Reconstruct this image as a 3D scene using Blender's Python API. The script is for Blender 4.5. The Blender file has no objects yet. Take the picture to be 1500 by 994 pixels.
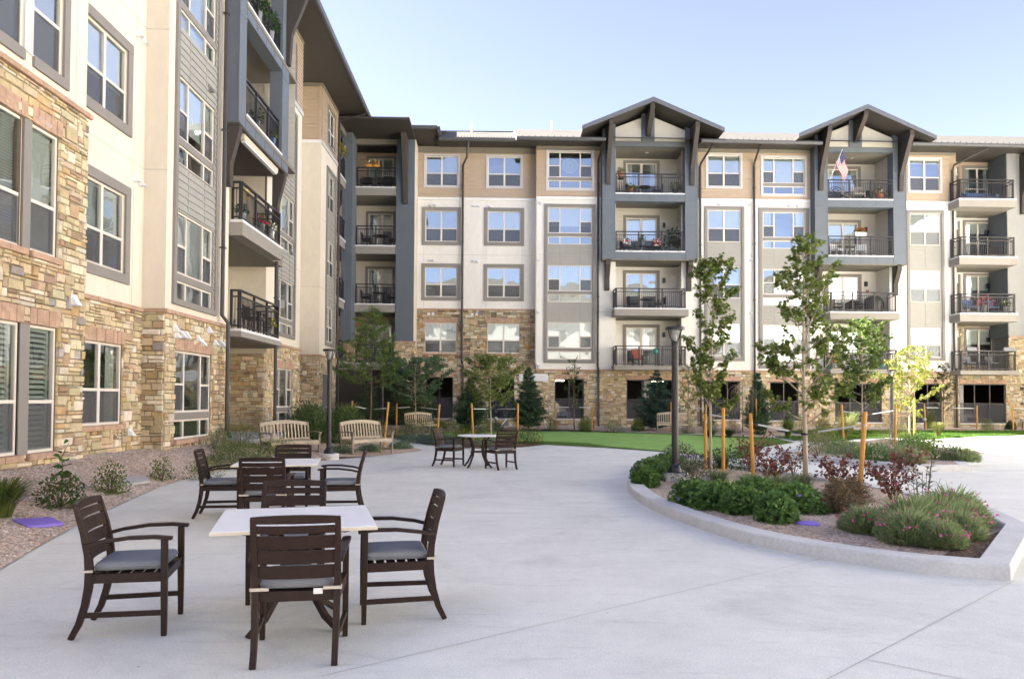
import bpy, math, random
import numpy as np
from mathutils import Vector, Matrix
from mathutils.geometry import delaunay_2d_cdt
R = math.radians
random.seed(7)
rng = np.random.default_rng(11)
scene = bpy.context.scene
COL = scene.collection

# ------------------------------------------------------------------ camera
yaw, tilt, roll = R(1.62), R(1.49), 0.005
fw = Vector((math.sin(yaw) * math.cos(tilt), math.cos(yaw) * math.cos(tilt), math.sin(tilt)))
r0 = Vector((math.cos(yaw), -math.sin(yaw), 0))
u0 = r0.cross(fw)
cr, sr = math.cos(roll), math.sin(roll)
rx = r0 * cr + u0 * sr
ux = u0 * cr - r0 * sr
cam_d = bpy.data.cameras.new('camera')
cam = bpy.data.objects.new('camera', cam_d)
COL.objects.link(cam)
cam.matrix_world = Matrix(((rx.x, ux.x, -fw.x, 0), (rx.y, ux.y, -fw.y, 0), (rx.z, ux.z, -fw.z, 1.6), (0, 0, 0, 1)))
cam_d.sensor_width = 36.0
cam_d.lens = 36.0 * 1128 / 1500
cam_d.shift_x = -10 / 1500
cam_d.shift_y = 58 / 1500
cam_d.clip_end = 3000
cam_d.clip_start = 0.05
scene.camera = cam

# ------------------------------------------------------------------ light
SUN = Vector((-1.381, 0.30, 1.0)).normalized()          # towards the sun
elev = math.asin(SUN.z)
azim = math.atan2(SUN.x, SUN.y)                        # clockwise from +Y
world = bpy.data.worlds.new('World')
scene.world = world
world.use_nodes = True
nt = world.node_tree
for n in list(nt.nodes):
    nt.nodes.remove(n)
sky = nt.nodes.new('ShaderNodeTexSky')
sky.sky_type = 'NISHITA'
sky.sun_disc = False
sky.sun_elevation = elev
sky.sun_rotation = azim
sky.altitude = 1700
sky.air_density = 1.0
sky.dust_density = 0.9
sky.ozone_density = 1.5
bg = nt.nodes.new('ShaderNodeBackground')
bg.inputs['Strength'].default_value = 0.052
wo = nt.nodes.new('ShaderNodeOutputWorld')
hs = nt.nodes.new('ShaderNodeHueSaturation')       # paler, hazier blue than the clean Nishita air
hs.inputs['Saturation'].default_value = 0.78
hs.inputs['Hue'].default_value = 0.521
nt.links.new(sky.outputs[0], hs.inputs['Color'])
nt.links.new(hs.outputs[0], bg.inputs[0])
nt.links.new(bg.outputs[0], wo.inputs[0])
sun_d = bpy.data.lights.new('sun', 'SUN')
sun_d.energy = 5.0
sun_d.angle = R(0.53)
sun_d.color = (1.0, 0.955, 0.885)
sun = bpy.data.objects.new('sun', sun_d)
COL.objects.link(sun)
sun.rotation_euler = SUN.to_track_quat('Z', 'Y').to_euler()
scene.view_settings.view_transform = 'Standard'
scene.view_settings.look = 'None'
scene.view_settings.gamma = 1.0
scene.view_settings.exposure = 2.98
scene.render.engine = 'CYCLES'
scene.cycles.max_bounces = 7
scene.cycles.diffuse_bounces = 4
scene.cycles.glossy_bounces = 3
scene.cycles.transmission_bounces = 3
scene.cycles.transparent_max_bounces = 12
scene.cycles.caustics_reflective = False
scene.cycles.caustics_refractive = False
scene.cycles.use_denoising = True

# ------------------------------------------------------------------ materials
M = {}


def nodes_of(name):
    m = bpy.data.materials.new(name)
    m.use_nodes = True
    t = m.node_tree
    b = t.nodes['Principled BSDF']
    return m, t, b


def N(t, kind, **kw):
    n = t.nodes.new(kind)
    for k, v in kw.items():
        if k in n.inputs.keys():
            n.inputs[k].default_value = v
        else:
            setattr(n, k, v)
    return n


def mat(name, col, rough=0.7, var=0.08, vscale=3.0, bump=0.0, bscale=60.0, metal=0.0, spec=0.4, var2=0.0, v2scale=25.0, attr=False, stretch=None, transl=0.0):
    m, t, b = nodes_of(name)
    b.inputs['Roughness'].default_value = rough
    b.inputs['Metallic'].default_value = metal
    b.inputs['Specular IOR Level'].default_value = spec
    tc = N(t, 'ShaderNodeTexCoord')
    vec = tc.outputs['Object']
    if stretch:
        mp = N(t, 'ShaderNodeMapping')
        mp.inputs['Scale'].default_value = stretch
        t.links.new(vec, mp.inputs[0])
        vec = mp.outputs[0]
    if attr:
        a = N(t, 'ShaderNodeAttribute', attribute_name='Col')
        src = a.outputs['Color']
    else:
        rgb = N(t, 'ShaderNodeRGB')
        rgb.outputs[0].default_value = (*col, 1)
        src = rgb.outputs[0]
    for amount, sc in ((var, vscale), (var2, v2scale)):
        if amount <= 0:
            continue
        n = N(t, 'ShaderNodeTexNoise', Scale=sc, Detail=5.0, Roughness=0.6)
        t.links.new(vec, n.inputs['Vector'])
        mr = N(t, 'ShaderNodeMapRange')
        mr.inputs['From Min'].default_value = 0.3
        mr.inputs['From Max'].default_value = 0.7
        mr.inputs['To Min'].default_value = 1 - amount
        mr.inputs['To Max'].default_value = 1 + amount
        t.links.new(n.outputs['Fac'], mr.inputs['Value'])
        mx = N(t, 'ShaderNodeVectorMath', operation='SCALE')
        t.links.new(src, mx.inputs[0])
        t.links.new(mr.outputs[0], mx.inputs['Scale'])
        src = mx.outputs[0]
    t.links.new(src, b.inputs['Base Color'])
    if bump > 0:
        n = N(t, 'ShaderNodeTexNoise', Scale=bscale, Detail=4.0)
        t.links.new(vec, n.inputs['Vector'])
        bp = N(t, 'ShaderNodeBump', Strength=bump, Distance=0.02)
        t.links.new(n.outputs['Fac'], bp.inputs['Height'])
        t.links.new(bp.outputs[0], b.inputs['Normal'])
    if transl > 0:
        tr = N(t, 'ShaderNodeBsdfTranslucent')
        t.links.new(src, tr.inputs['Color'])
        mix = N(t, 'ShaderNodeMixShader')
        mix.inputs[0].default_value = transl
        t.links.new(b.outputs[0], mix.inputs[1])
        t.links.new(tr.outputs[0], mix.inputs[2])
        t.links.new(mix.outputs[0], t.nodes['Material Output'].inputs['Surface'])
    M[name] = m
    return m


mat('stucco_cream', (0.675, 0.605, 0.495), 0.9, 0.05, 0.9, 0.14, 180, var2=0.035, v2scale=7, stretch=(1, 1, .45))
mat('stucco_white', (0.735, 0.70, 0.64), 0.9, 0.05, 0.9, 0.14, 180, var2=0.035, v2scale=7, stretch=(1, 1, .45))
mat('stucco_joint', (0.46, 0.42, 0.35), 0.9)
mat('stucco_blue', (0.110, 0.128, 0.148), 0.85, 0.05, 1.5, 0.12, 150)
mat('stucco_grey', (0.30, 0.295, 0.28), 0.85, 0.05, 1.5, 0.12, 150)
mat('panel_blue', (0.120, 0.138, 0.158), 0.6, 0.03, 2.0)
mat('band_taupe', (0.27, 0.245, 0.215), 0.75, 0.04, 2.0)
mat('siding_tan', (0.45, 0.345, 0.245), 0.65, 0.04, 2.0, 0.05, 60, stretch=(1, 1, 6))
mat('siding_grey', (0.335, 0.32, 0.285), 0.65, 0.04, 2.0, 0.05, 60)
mat('siding_pale', (0.57, 0.535, 0.47), 0.65, 0.03, 2.0, 0.05, 60)
mat('trim_grey', (0.225, 0.205, 0.185), 0.65, 0.04, 3.0)
mat('fascia_slate', (0.115, 0.12, 0.132), 0.6, 0.04, 3.0)
mat('trim_white', (0.74, 0.73, 0.70), 0.6, 0.03, 3.0)
mat('trim_lilac', (0.52, 0.50, 0.50), 0.6, 0.03, 3.0)
mat('frame_white', (0.68, 0.62, 0.54), 0.45, 0.02, 3.0)
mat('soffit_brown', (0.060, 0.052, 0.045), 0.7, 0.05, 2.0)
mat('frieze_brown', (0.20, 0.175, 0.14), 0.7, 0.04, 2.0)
mat('timber_brown', (0.055, 0.043, 0.035), 0.65, 0.08, 2.0, 0.08, 40, stretch=(4, 4, 0.6))
mat('gutter_dark', (0.075, 0.075, 0.08), 0.4, 0.04, 3.0)
mat('downspout_dark', (0.050, 0.043, 0.042), 0.4, 0.05, 3.0)
mat('rail_black', (0.028, 0.025, 0.024), 0.45, 0.05, 6.0)
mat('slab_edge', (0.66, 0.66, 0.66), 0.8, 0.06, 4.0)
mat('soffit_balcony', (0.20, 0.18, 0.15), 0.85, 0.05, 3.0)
mat('stone', (0.4, 0.3, 0.2), 0.85, 0.16, 7.0, 0.55, 34, attr=True, var2=0.12, v2scale=42)
mat('stone_red', (0.42, 0.275, 0.19), 0.85, 0.22, 6.0, 0.5, 40, var2=0.12, v2scale=30)
mat('mortar', (0.20, 0.16, 0.115), 0.95, 0.1, 8.0, 0.3, 60)
mat('interior', (0.42, 0.40, 0.37), 0.9, 0.02)
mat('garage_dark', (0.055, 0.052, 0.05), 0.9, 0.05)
mat('blind_white', (0.84, 0.84, 0.80), 0.6, 0.02)
mat('curtain', (0.76, 0.76, 0.70), 0.85, 0.03)
mat('shutter', (0.78, 0.84, 0.77), 0.55, 0.02)
mat('vent_white', (0.74, 0.74, 0.74), 0.5, 0.03)
mat('vent_taupe', (0.22, 0.21, 0.20), 0.5, 0.03)
mat('concrete_grey', (0.55, 0.545, 0.525), 0.9, 0.09, 2.5, 0.2, 90, var2=0.09, v2scale=30)
mat('concrete_raw', (0.36, 0.36, 0.34), 0.9, 0.10, 2.0, 0.2, 60)
mat('shingle', (0.105, 0.095, 0.08), 0.9, 0.12, 1.5, 0.5, 30, var2=0.18, v2scale=18)
mat('chair_brown', (0.026, 0.0135, 0.0100), 0.45, 0.10, 12.0, 0.03, 120, spec=0.2)
mat('cushion_grey', (0.215, 0.225, 0.25), 0.95, 0.06, 9.0, 0.35, 420, var2=0.14, v2scale=160)
mat('tie_beige', (0.50, 0.44, 0.36), 0.9)
mat('tag_white', (0.75, 0.73, 0.70), 0.8)
mat('table_white', (0.84, 0.825, 0.79), 0.45, 0.03, 5.0)
mat('table_rim', (0.62, 0.54, 0.42), 0.5, 0.04, 5.0)
mat('bench_teak', (0.40, 0.33, 0.24), 0.75, 0.14, 3.0, 0.2, 60, stretch=(3, 3, 3))
mat('bench_arm', (0.26, 0.21, 0.15), 0.75, 0.12, 3.0, 0.2, 60)
mat('lamp_black', (0.018, 0.018, 0.02), 0.35, 0.05, 6.0)
mat('lamp_glass', (0.36, 0.36, 0.35), 0.3, 0.02)
mat('stake_wood', (0.52, 0.26, 0.062), 0.8, 0.14, 4.0, 0.2, 60, stretch=(6, 6, 0.7))
mat('tube_white', (0.74, 0.73, 0.70), 0.5, 0.04)
mat('strap_black', (0.02, 0.02, 0.02), 0.8)
mat('wire_grey', (0.30, 0.30, 0.31), 0.4, metal=0.8)
mat('lid_purple', (0.26, 0.17, 0.62), 0.6, 0.06, 8.0)
mat('flagstone', (0.42, 0.40, 0.38), 0.9, 0.10, 4.0, 0.3, 40)
mat('bark_pale', (0.40, 0.33, 0.25), 0.9, 0.2, 6.0, 0.5, 60, stretch=(1, 1, .25))
mat('bark_dark', (0.13, 0.10, 0.075), 0.9, 0.2, 6.0, 0.5, 60, stretch=(1, 1, .25))
mat('stem', (0.13, 0.10, 0.06), 0.9, 0.15)
mat('leaf', (0.05, 0.1, 0.03), 0.55, 0.06, 30.0, attr=True, transl=0.42, spec=0.3)
mat('needle', (0.05, 0.1, 0.06), 0.7, 0.06, 30.0, attr=True, transl=0.08, spec=0.2)
mat('petal', (0.6, 0.1, 0.3), 0.7, 0.0, attr=True, transl=0.3)
mat('terracotta', (0.42, 0.16, 0.07), 0.8, 0.08)
mat('planter_grey', (0.20, 0.20, 0.21), 0.6, 0.05)
mat('white_paint', (0.75, 0.75, 0.73), 0.5, 0.03)
mat('wicker_dark', (0.03, 0.028, 0.03), 0.7, 0.15, 40)
mat('denim', (0.10, 0.17, 0.32), 0.9, 0.1, 20)
mat('wood_orange', (0.50, 0.23, 0.05), 0.6, 0.1, 6)
mat('wood_grey', (0.52, 0.46, 0.38), 0.7, 0.1, 6)
mat('red_stripe', (0.45, 0.12, 0.07), 0.8, 0.05)
mat('door_grey', (0.14, 0.145, 0.15), 0.5, 0.03)
mat('car_pale', (0.45, 0.50, 0.58), 0.25, 0.02, metal=0.2)
mat('car_grey', (0.30, 0.30, 0.31), 0.25, 0.02, metal=0.4)
mat('car_dark', (0.015, 0.015, 0.017), 0.3)
mat('rubber', (0.02, 0.02, 0.02), 0.8)
mat('gloss_white', (0.8, 0.82, 0.85), 0.1)
mat('yellow', (0.75, 0.48, 0.03), 0.5)
mat('red', (0.55, 0.03, 0.04), 0.6)
mat('navy', (0.02, 0.035, 0.14), 0.8)
mat('white_cloth', (0.78, 0.77, 0.76), 0.85)
mat('green_gloss', (0.05, 0.35, 0.30), 0.15)


def glass_mat():
    m, t, b = nodes_of('window_glass')
    t.nodes.remove(b)
    tr = N(t, 'ShaderNodeBsdfTransparent')
    tr.inputs[0].default_value = (0.90, 0.96, 0.93, 1)
    gl = N(t, 'ShaderNodeBsdfGlossy')
    gl.inputs['Roughness'].default_value = 0.015
    gl.inputs['Color'].default_value = (0.86, 0.94, 1.0, 1)
    tc = N(t, 'ShaderNodeTexCoord')
    n = N(t, 'ShaderNodeTexNoise', Scale=1.3, Detail=1.0)
    t.links.new(tc.outputs['Object'], n.inputs['Vector'])
    bp = N(t, 'ShaderNodeBump', Strength=0.06, Distance=0.10)
    t.links.new(n.outputs['Fac'], bp.inputs['Height'])
    t.links.new(bp.outputs[0], gl.inputs['Normal'])
    fr = N(t, 'ShaderNodeFresnel')
    fr.inputs['IOR'].default_value = 1.55
    mr = N(t, 'ShaderNodeMapRange')
    mr.inputs['To Min'].default_value = 0.36
    mr.inputs['To Max'].default_value = 1.0
    t.links.new(fr.outputs[0], mr.inputs['Value'])
    mix = N(t, 'ShaderNodeMixShader')
    t.links.new(mr.outputs[0], mix.inputs[0])
    t.links.new(tr.outputs[0], mix.inputs[1])
    t.links.new(gl.outputs[0], mix.inputs[2])
    t.links.new(mix.outputs[0], t.nodes['Material Output'].inputs['Surface'])
    M['glass'] = m


def mesh_mat(name, col, alpha):
    m, t, b = nodes_of(name)
    b.inputs['Base Color'].default_value = (*col, 1)
    b.inputs['Roughness'].default_value = 0.9
    tr = N(t, 'ShaderNodeBsdfTransparent')
    mix = N(t, 'ShaderNodeMixShader')
    mix.inputs[0].default_value = alpha
    t.links.new(tr.outputs[0], mix.inputs[1])
    t.links.new(b.outputs[0], mix.inputs[2])
    t.links.new(mix.outputs[0], t.nodes['Material Output'].inputs['Surface'])
    M[name] = m


def emit_mat(name, col, s):
    m, t, b = nodes_of(name)
    b.inputs['Base Color'].default_value = (*col, 1)
    b.inputs['Emission Color'].default_value = (*col, 1)
    b.inputs['Emission Strength'].default_value = s
    M[name] = m


glass_mat()
mesh_mat('insect_screen', (0.10, 0.10, 0.105), 0.60)
mesh_mat('garage_mesh', (0.10, 0.10, 0.105), 0.45)
emit_mat('lit_panel', (1.0, 0.86, 0.6), 5.0)


def gravel_mat(name, cols, scale, bump=0.8, patch=0.0):
    m, t, b = nodes_of(name)
    b.inputs['Roughness'].default_value = 0.9
    b.inputs['Specular IOR Level'].default_value = 0.2
    tc = N(t, 'ShaderNodeTexCoord')
    v = N(t, 'ShaderNodeTexVoronoi', Scale=scale)
    v.inputs['Randomness'].default_value = 1.0
    t.links.new(tc.outputs['Object'], v.inputs['Vector'])
    sp = N(t, 'ShaderNodeSeparateColor')
    t.links.new(v.outputs['Color'], sp.inputs[0])
    cr_ = N(t, 'ShaderNodeValToRGB')
    el = cr_.color_ramp.elements
    cr_.color_ramp.interpolation = 'CONSTANT'
    el[0].position = 0
    el[0].color = (*cols[0], 1)
    el[1].position = 1 / len(cols)
    el[1].color = (*cols[1], 1)
    for i, c in enumerate(cols[2:], 2):
        e = el.new(i / len(cols))
        e.color = (*c, 1)
    t.links.new(sp.outputs[0], cr_.inputs[0])
    src = cr_.outputs[0]
    n = N(t, 'ShaderNodeTexNoise', Scale=1.3, Detail=4.0)
    t.links.new(tc.outputs['Object'], n.inputs['Vector'])
    mr = N(t, 'ShaderNodeMapRange')
    mr.inputs['From Min'].default_value = 0.3
    mr.inputs['From Max'].default_value = 0.7
    mr.inputs['To Min'].default_value = 0.85
    mr.inputs['To Max'].default_value = 1.12
    t.links.new(n.outputs['Fac'], mr.inputs['Value'])
    sc = N(t, 'ShaderNodeVectorMath', operation='SCALE')
    t.links.new(src, sc.inputs[0])
    t.links.new(mr.outputs[0], sc.inputs['Scale'])
    t.links.new(sc.outputs[0], b.inputs['Base Color'])
    bp = N(t, 'ShaderNodeBump', Strength=bump, Distance=0.03, invert=True)
    t.links.new(v.outputs['Distance'], bp.inputs['Height'])
    t.links.new(bp.outputs[0], b.inputs['Normal'])
    M[name] = m


gravel_mat('gravel', [(0.572, 0.412, 0.288), (0.693, 0.535, 0.397), (0.418, 0.284, 0.196), (0.770, 0.642, 0.505), (0.616, 0.460, 0.330), (0.484, 0.380, 0.288)], 34, 0.9)
gravel_mat('mulch', [(0.10, 0.06, 0.04), (0.15, 0.09, 0.06), (0.07, 0.045, 0.032), (0.20, 0.13, 0.085)], 40, 0.9)
gravel_mat('pebble_bed', [(0.54, 0.43, 0.34), (0.44, 0.34, 0.265), (0.60, 0.50, 0.41), (0.34, 0.26, 0.20)], 38, 0.9)


def concrete_mat():
    m, t, b = nodes_of('patio_concrete')
    b.inputs['Specular IOR Level'].default_value = 0.25
    tc = N(t, 'ShaderNodeTexCoord')
    src = None
    rgb = N(t, 'ShaderNodeRGB')
    rgb.outputs[0].default_value = (0.69, 0.685, 0.62, 1)
    src = rgb.outputs[0]
    for sc_, amp, det, lo, hi in ((0.22, 0.07, 4, 0.3, 0.7), (1.4, 0.055, 6, 0.32, 0.68), (9.0, 0.035, 5, 0.3, 0.7), (70.0, 0.09, 3, 0.35, 0.65), (220.0, 0.10, 2, 0.35, 0.65)):
        n = N(t, 'ShaderNodeTexNoise', Scale=sc_, Detail=float(det), Roughness=0.62)
        t.links.new(tc.outputs['Object'], n.inputs['Vector'])
        mr = N(t, 'ShaderNodeMapRange')
        mr.inputs['From Min'].default_value = lo
        mr.inputs['From Max'].default_value = hi
        mr.inputs['To Min'].default_value = 1 - amp
        mr.inputs['To Max'].default_value = 1 + amp
        t.links.new(n.outputs['Fac'], mr.inputs['Value'])
        s = N(t, 'ShaderNodeVectorMath', operation='SCALE')
        t.links.new(src, s.inputs[0])
        t.links.new(mr.outputs[0], s.inputs['Scale'])
        src = s.outputs[0]
    # faint darker drying stains and small specks
    st = N(t, 'ShaderNodeTexNoise', Scale=0.55, Detail=7.0, Roughness=0.7)
    st.inputs['Distortion'].default_value = 1.2
    t.links.new(tc.outputs['Object'], st.inputs['Vector'])
    mr = N(t, 'ShaderNodeMapRange')
    mr.inputs['From Min'].default_value = 0.52
    mr.inputs['From Max'].default_value = 0.72
    mr.inputs['To Min'].default_value = 1.0
    mr.inputs['To Max'].default_value = 0.84
    t.links.new(st.outputs['Fac'], mr.inputs['Value'])
    s = N(t, 'ShaderNodeVectorMath', operation='SCALE')
    t.links.new(src, s.inputs[0])
    t.links.new(mr.outputs[0], s.inputs['Scale'])
    src = s.outputs[0]
    mp = N(t, 'ShaderNodeMapping')
    mp.inputs['Rotation'].default_value = (0, 0, 0.5)
    mp.inputs['Scale'].default_value = (0.9, 5.0, 1)
    t.links.new(tc.outputs['Object'], mp.inputs[0])
    sk = N(t, 'ShaderNodeTexNoise', Scale=1.1, Detail=8.0, Roughness=0.68)
    sk.inputs['Distortion'].default_value = 0.8
    t.links.new(mp.outputs[0], sk.inputs['Vector'])
    mr = N(t, 'ShaderNodeMapRange')
    mr.inputs['From Min'].default_value = 0.56
    mr.inputs['From Max'].default_value = 0.74
    mr.inputs['To Min'].default_value = 1.0
    mr.inputs['To Max'].default_value = 0.80
    t.links.new(sk.outputs['Fac'], mr.inputs['Value'])
    s = N(t, 'ShaderNodeVectorMath', operation='SCALE')
    t.links.new(src, s.inputs[0])
    t.links.new(mr.outputs[0], s.inputs['Scale'])
    src = s.outputs[0]
    sp = N(t, 'ShaderNodeTexVoronoi', Scale=1.6)
    t.links.new(tc.outputs['Object'], sp.inputs['Vector'])
    mr = N(t, 'ShaderNodeMapRange')
    mr.inputs['From Min'].default_value = 0.012
    mr.inputs['From Max'].default_value = 0.022
    mr.inputs['To Min'].default_value = 0.45
    mr.inputs['To Max'].default_value = 1.0
    t.links.new(sp.outputs['Distance'], mr.inputs['Value'])
    s = N(t, 'ShaderNodeVectorMath', operation='SCALE')
    t.links.new(src, s.inputs[0])
    t.links.new(mr.outputs[0], s.inputs['Scale'])
    t.links.new(s.outputs[0], b.inputs['Base Color'])
    n = N(t, 'ShaderNodeTexNoise', Scale=140.0, Detail=3.0)
    t.links.new(tc.outputs['Object'], n.inputs['Vector'])
    bp = N(t, 'ShaderNodeBump', Strength=0.12, Distance=0.01)
    t.links.new(n.outputs['Fac'], bp.inputs['Height'])
    t.links.new(bp.outputs[0], b.inputs['Normal'])
    b.inputs['Roughness'].default_value = 0.75
    M['patio_concrete'] = m


concrete_mat()
mat('turf_light', (0.25, 0.42, 0.115), 0.95, 0.10, 1.0, 0.5, 260, var2=0.10, v2scale=160, spec=0.1)
mat('turf_dark', (0.085, 0.15, 0.028), 0.95, 0.12, 1.5, 0.6, 220, var2=0.14, v2scale=120, spec=0.1)
mat('lawn_soil', (0.13, 0.24, 0.035), 0.95, 0.14, 1.0, 0.6, 200, var2=0.15, v2scale=100, spec=0.1)
mat('land', (0.20, 0.19, 0.16), 0.95, 0.1, 0.05)
mat('joint_dark', (0.47, 0.44, 0.40), 0.95)


# ------------------------------------------------------------------ mesh builder
class MB:
    def __init__(s):
        s.v, s.f, s.m, s.c, s.mats = [], [], [], [], []
        s.col = None

    def mi(s, name):
        if name not in s.mats:
            s.mats.append(name)
        return s.mats.index(name)

    def add(s, vs, fs, m, col=None):
        b = len(s.v)
        s.v.extend(vs)
        s.c.extend([col or (1, 1, 1)] * len(vs))
        k = s.mi(m)
        for f in fs:
            s.f.append(tuple(b + i for i in f))
            s.m.append(k)

    def quad(s, a, b, c, d, m, col=None):
        s.add([a, b, c, d], [(0, 1, 2, 3)], m, col)

    def box(s, x0, x1, y0, y1, z0, z1, m, col=None):
        s.add([(x0, y0, z0), (x1, y0, z0), (x1, y1, z0), (x0, y1, z0), (x0, y0, z1), (x1, y0, z1), (x1, y1, z1), (x0, y1, z1)],
              [(0, 3, 2, 1), (4, 5, 6, 7), (0, 1, 5, 4), (1, 2, 6, 5), (2, 3, 7, 6), (3, 0, 4, 7)], m, col)

    def beam(s, p, q, w, h, m, up=(0, 0, 1), w2=None, h2=None):
        p, q = Vector(p), Vector(q)
        d = (q - p).normalized()
        upv = Vector(up)
        if abs(d.dot(upv)) > 0.98:
            upv = Vector((0, 1, 0))
        sx = d.cross(upv).normalized()
        sz = sx.cross(d)
        w2 = w if w2 is None else w2
        h2 = h if h2 is None else h2
        vs = []
        for c, ww, hh in ((p, w, h), (q, w2, h2)):
            for a, b in ((-1, -1), (1, -1), (1, 1), (-1, 1)):
                vs.append(tuple(c + sx * (a * ww / 2) + sz * (b * hh / 2)))
        s.add(vs, [(0, 3, 2, 1), (4, 5, 6, 7), (0, 1, 5, 4), (1, 2, 6, 5), (2, 3, 7, 6), (3, 0, 4, 7)], m)

    def tube(s, pts, rad, m, n=8, caps=True, col=None):
        pts = [Vector(p) for p in pts]
        if not hasattr(rad, '__len__'):
            rad = [rad] * len(pts)
        vs, fs = [], []
        t0 = (pts[1] - pts[0]).normalized()
        ref = Vector((0, 0, 1)) if abs(t0.z) < 0.9 else Vector((1, 0, 0))
        a = t0.cross(ref).normalized()
        for i, p in enumerate(pts):
            t = (pts[min(i + 1, len(pts) - 1)] - pts[max(i - 1, 0)]).normalized()
            a = (a - t * a.dot(t)).normalized()
            b = t.cross(a)
            for k in range(n):
                th = 2 * math.pi * k / n
                vs.append(tuple(p + (a * math.cos(th) + b * math.sin(th)) * rad[i]))
        for i in range(len(pts) - 1):
            for k in range(n):
                fs.append((i * n + k, i * n + (k + 1) % n, (i + 1) * n + (k + 1) % n, (i + 1) * n + k))
        if caps:
            fs.append(tuple(range(n - 1, -1, -1)))
            fs.append(tuple((len(pts) - 1) * n + k for k in range(n)))
        s.add(vs, fs, m, col)

    def ribbon(s, pts, w, h, m, side=(1, 0, 0)):
        """rectangular section bar (w along side, h across) swept along pts"""
        pts = [Vector(p) for p in pts]
        sd = Vector(side).normalized()
        vs, fs = [], []
        for i, p in enumerate(pts):
            t = (pts[min(i + 1, len(pts) - 1)] - pts[max(i - 1, 0)]).normalized()
            nn = sd.cross(t).normalized()
            ww = w[i] if hasattr(w, '__len__') else w
            hh = h[i] if hasattr(h, '__len__') else h
            for a, b in ((-1, -1), (1, -1), (1, 1), (-1, 1)):
                vs.append(tuple(p + sd * (a * ww / 2) + nn * (b * hh / 2)))
        for i in range(len(pts) - 1):
            for k in range(4):
                fs.append((i * 4 + k, i * 4 + (k + 1) % 4, (i + 1) * 4 + (k + 1) % 4, (i + 1) * 4 + k))
        fs.append((3, 2, 1, 0))
        e = (len(pts) - 1) * 4
        fs.append((e, e + 1, e + 2, e + 3))
        s.add(vs, fs, m)

    def lathe(s, prof, m, n=16, c=(0, 0, 0), col=None):
        vs, fs = [], []
        for r, z in prof:
            for k in range(n):
                th = 2 * math.pi * k / n
                vs.append((c[0] + r * math.cos(th), c[1] + r * math.sin(th), c[2] + z))
        for i in range(len(prof) - 1):
            for k in range(n):
                fs.append((i * n + k, i * n + (k + 1) % n, (i + 1) * n + (k + 1) % n, (i + 1) * n + k))
        fs.append(tuple(range(n - 1, -1, -1)))
        e = (len(prof) - 1) * n
        fs.append(tuple(e + k for k in range(n)))
        s.add(vs, fs, m, col)

    def prism(s, poly, ax, a0, a1, m):
        """poly of 2D points extruded along axis ax ('x','y','z') from a0 to a1"""
        def P(p, a):
            return {'x': (a, p[0], p[1]), 'y': (p[0], a, p[1]), 'z': (p[0], p[1], a)}[ax]
        n = len(poly)
        vs = [P(p, a0) for p in poly] + [P(p, a1) for p in poly]
        fs = [tuple(range(n - 1, -1, -1)), tuple(range(n, 2 * n))]
        for i in range(n):
            j = (i + 1) % n
            fs.append((i, j, n + j, n + i))
        s.add(vs, fs, m)

    def build(s, name, parent=None, smooth=False, bevel=0.0, loc=None, rz=0.0):
        me = bpy.data.meshes.new(name)
        me.from_pydata(s.v, [], s.f)
        for k in s.mats:
            me.materials.append(M[k])
        me.polygons.foreach_set('material_index', s.m)
        if any(k in ('stone', 'leaf', 'needle', 'petal') for k in s.mats):
            at = me.color_attributes.new('Col', 'FLOAT_COLOR', 'POINT')
            arr = np.ones((len(s.v), 4), 'f')
            arr[:, :3] = np.array(s.c, 'f')
            at.data.foreach_set('color', arr.ravel())
        if smooth:
            me.polygons.foreach_set('use_smooth', [True] * len(s.f))
        me.update()
        o = bpy.data.objects.new(name, me)
        COL.objects.link(o)
        if parent:
            o.parent = parent
        if loc:
            o.location = loc
            o.rotation_euler[2] = rz
        if bevel > 0:
            b = o.modifiers.new('bevel', 'BEVEL')
            b.width = bevel
            b.segments = 2
            b.limit_method = 'ANGLE'
            b.angle_limit = R(40)
        return o


def thing(name, label, cat, loc=(0, 0, 0), rz=0.0, group=None):
    o = bpy.data.objects.new(name, None)
    o.empty_display_size = 0.2
    COL.objects.link(o)
    o.location = loc
    o.rotation_euler[2] = rz
    return tag(o, label, cat, group)


def tag(o, label, cat, group=None):
    o['label'] = label
    o['category'] = cat
    if group:
        o['group'] = group
    return o


def struct(o, kind='structure'):
    o['kind'] = kind
    return o


def copy_tree(o, parent=None):
    c = o.copy()
    COL.objects.link(c)
    c.parent = parent
    for ch in list(o.children):
        copy_tree(ch, c)
    return c


def subtract(rect, holes):
    out = [rect]
    for h in holes:
        nxt = []
        for (a, b, c, d) in out:
            if h[1] <= a or h[0] >= b or h[3] <= c or h[2] >= d:
                nxt.append((a, b, c, d))
                continue
            if h[0] > a:
                nxt.append((a, h[0], c, d))
            if h[1] < b:
                nxt.append((h[1], b, c, d))
            x0, x1 = max(a, h[0]), min(b, h[1])
            if h[2] > c:
                nxt.append((x0, x1, c, h[2]))
            if h[3] < d:
                nxt.append((x0, x1, h[3], d))
        out = nxt
    return [r for r in out if r[1] - r[0] > 1e-4 and r[3] - r[2] > 1e-4]


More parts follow.
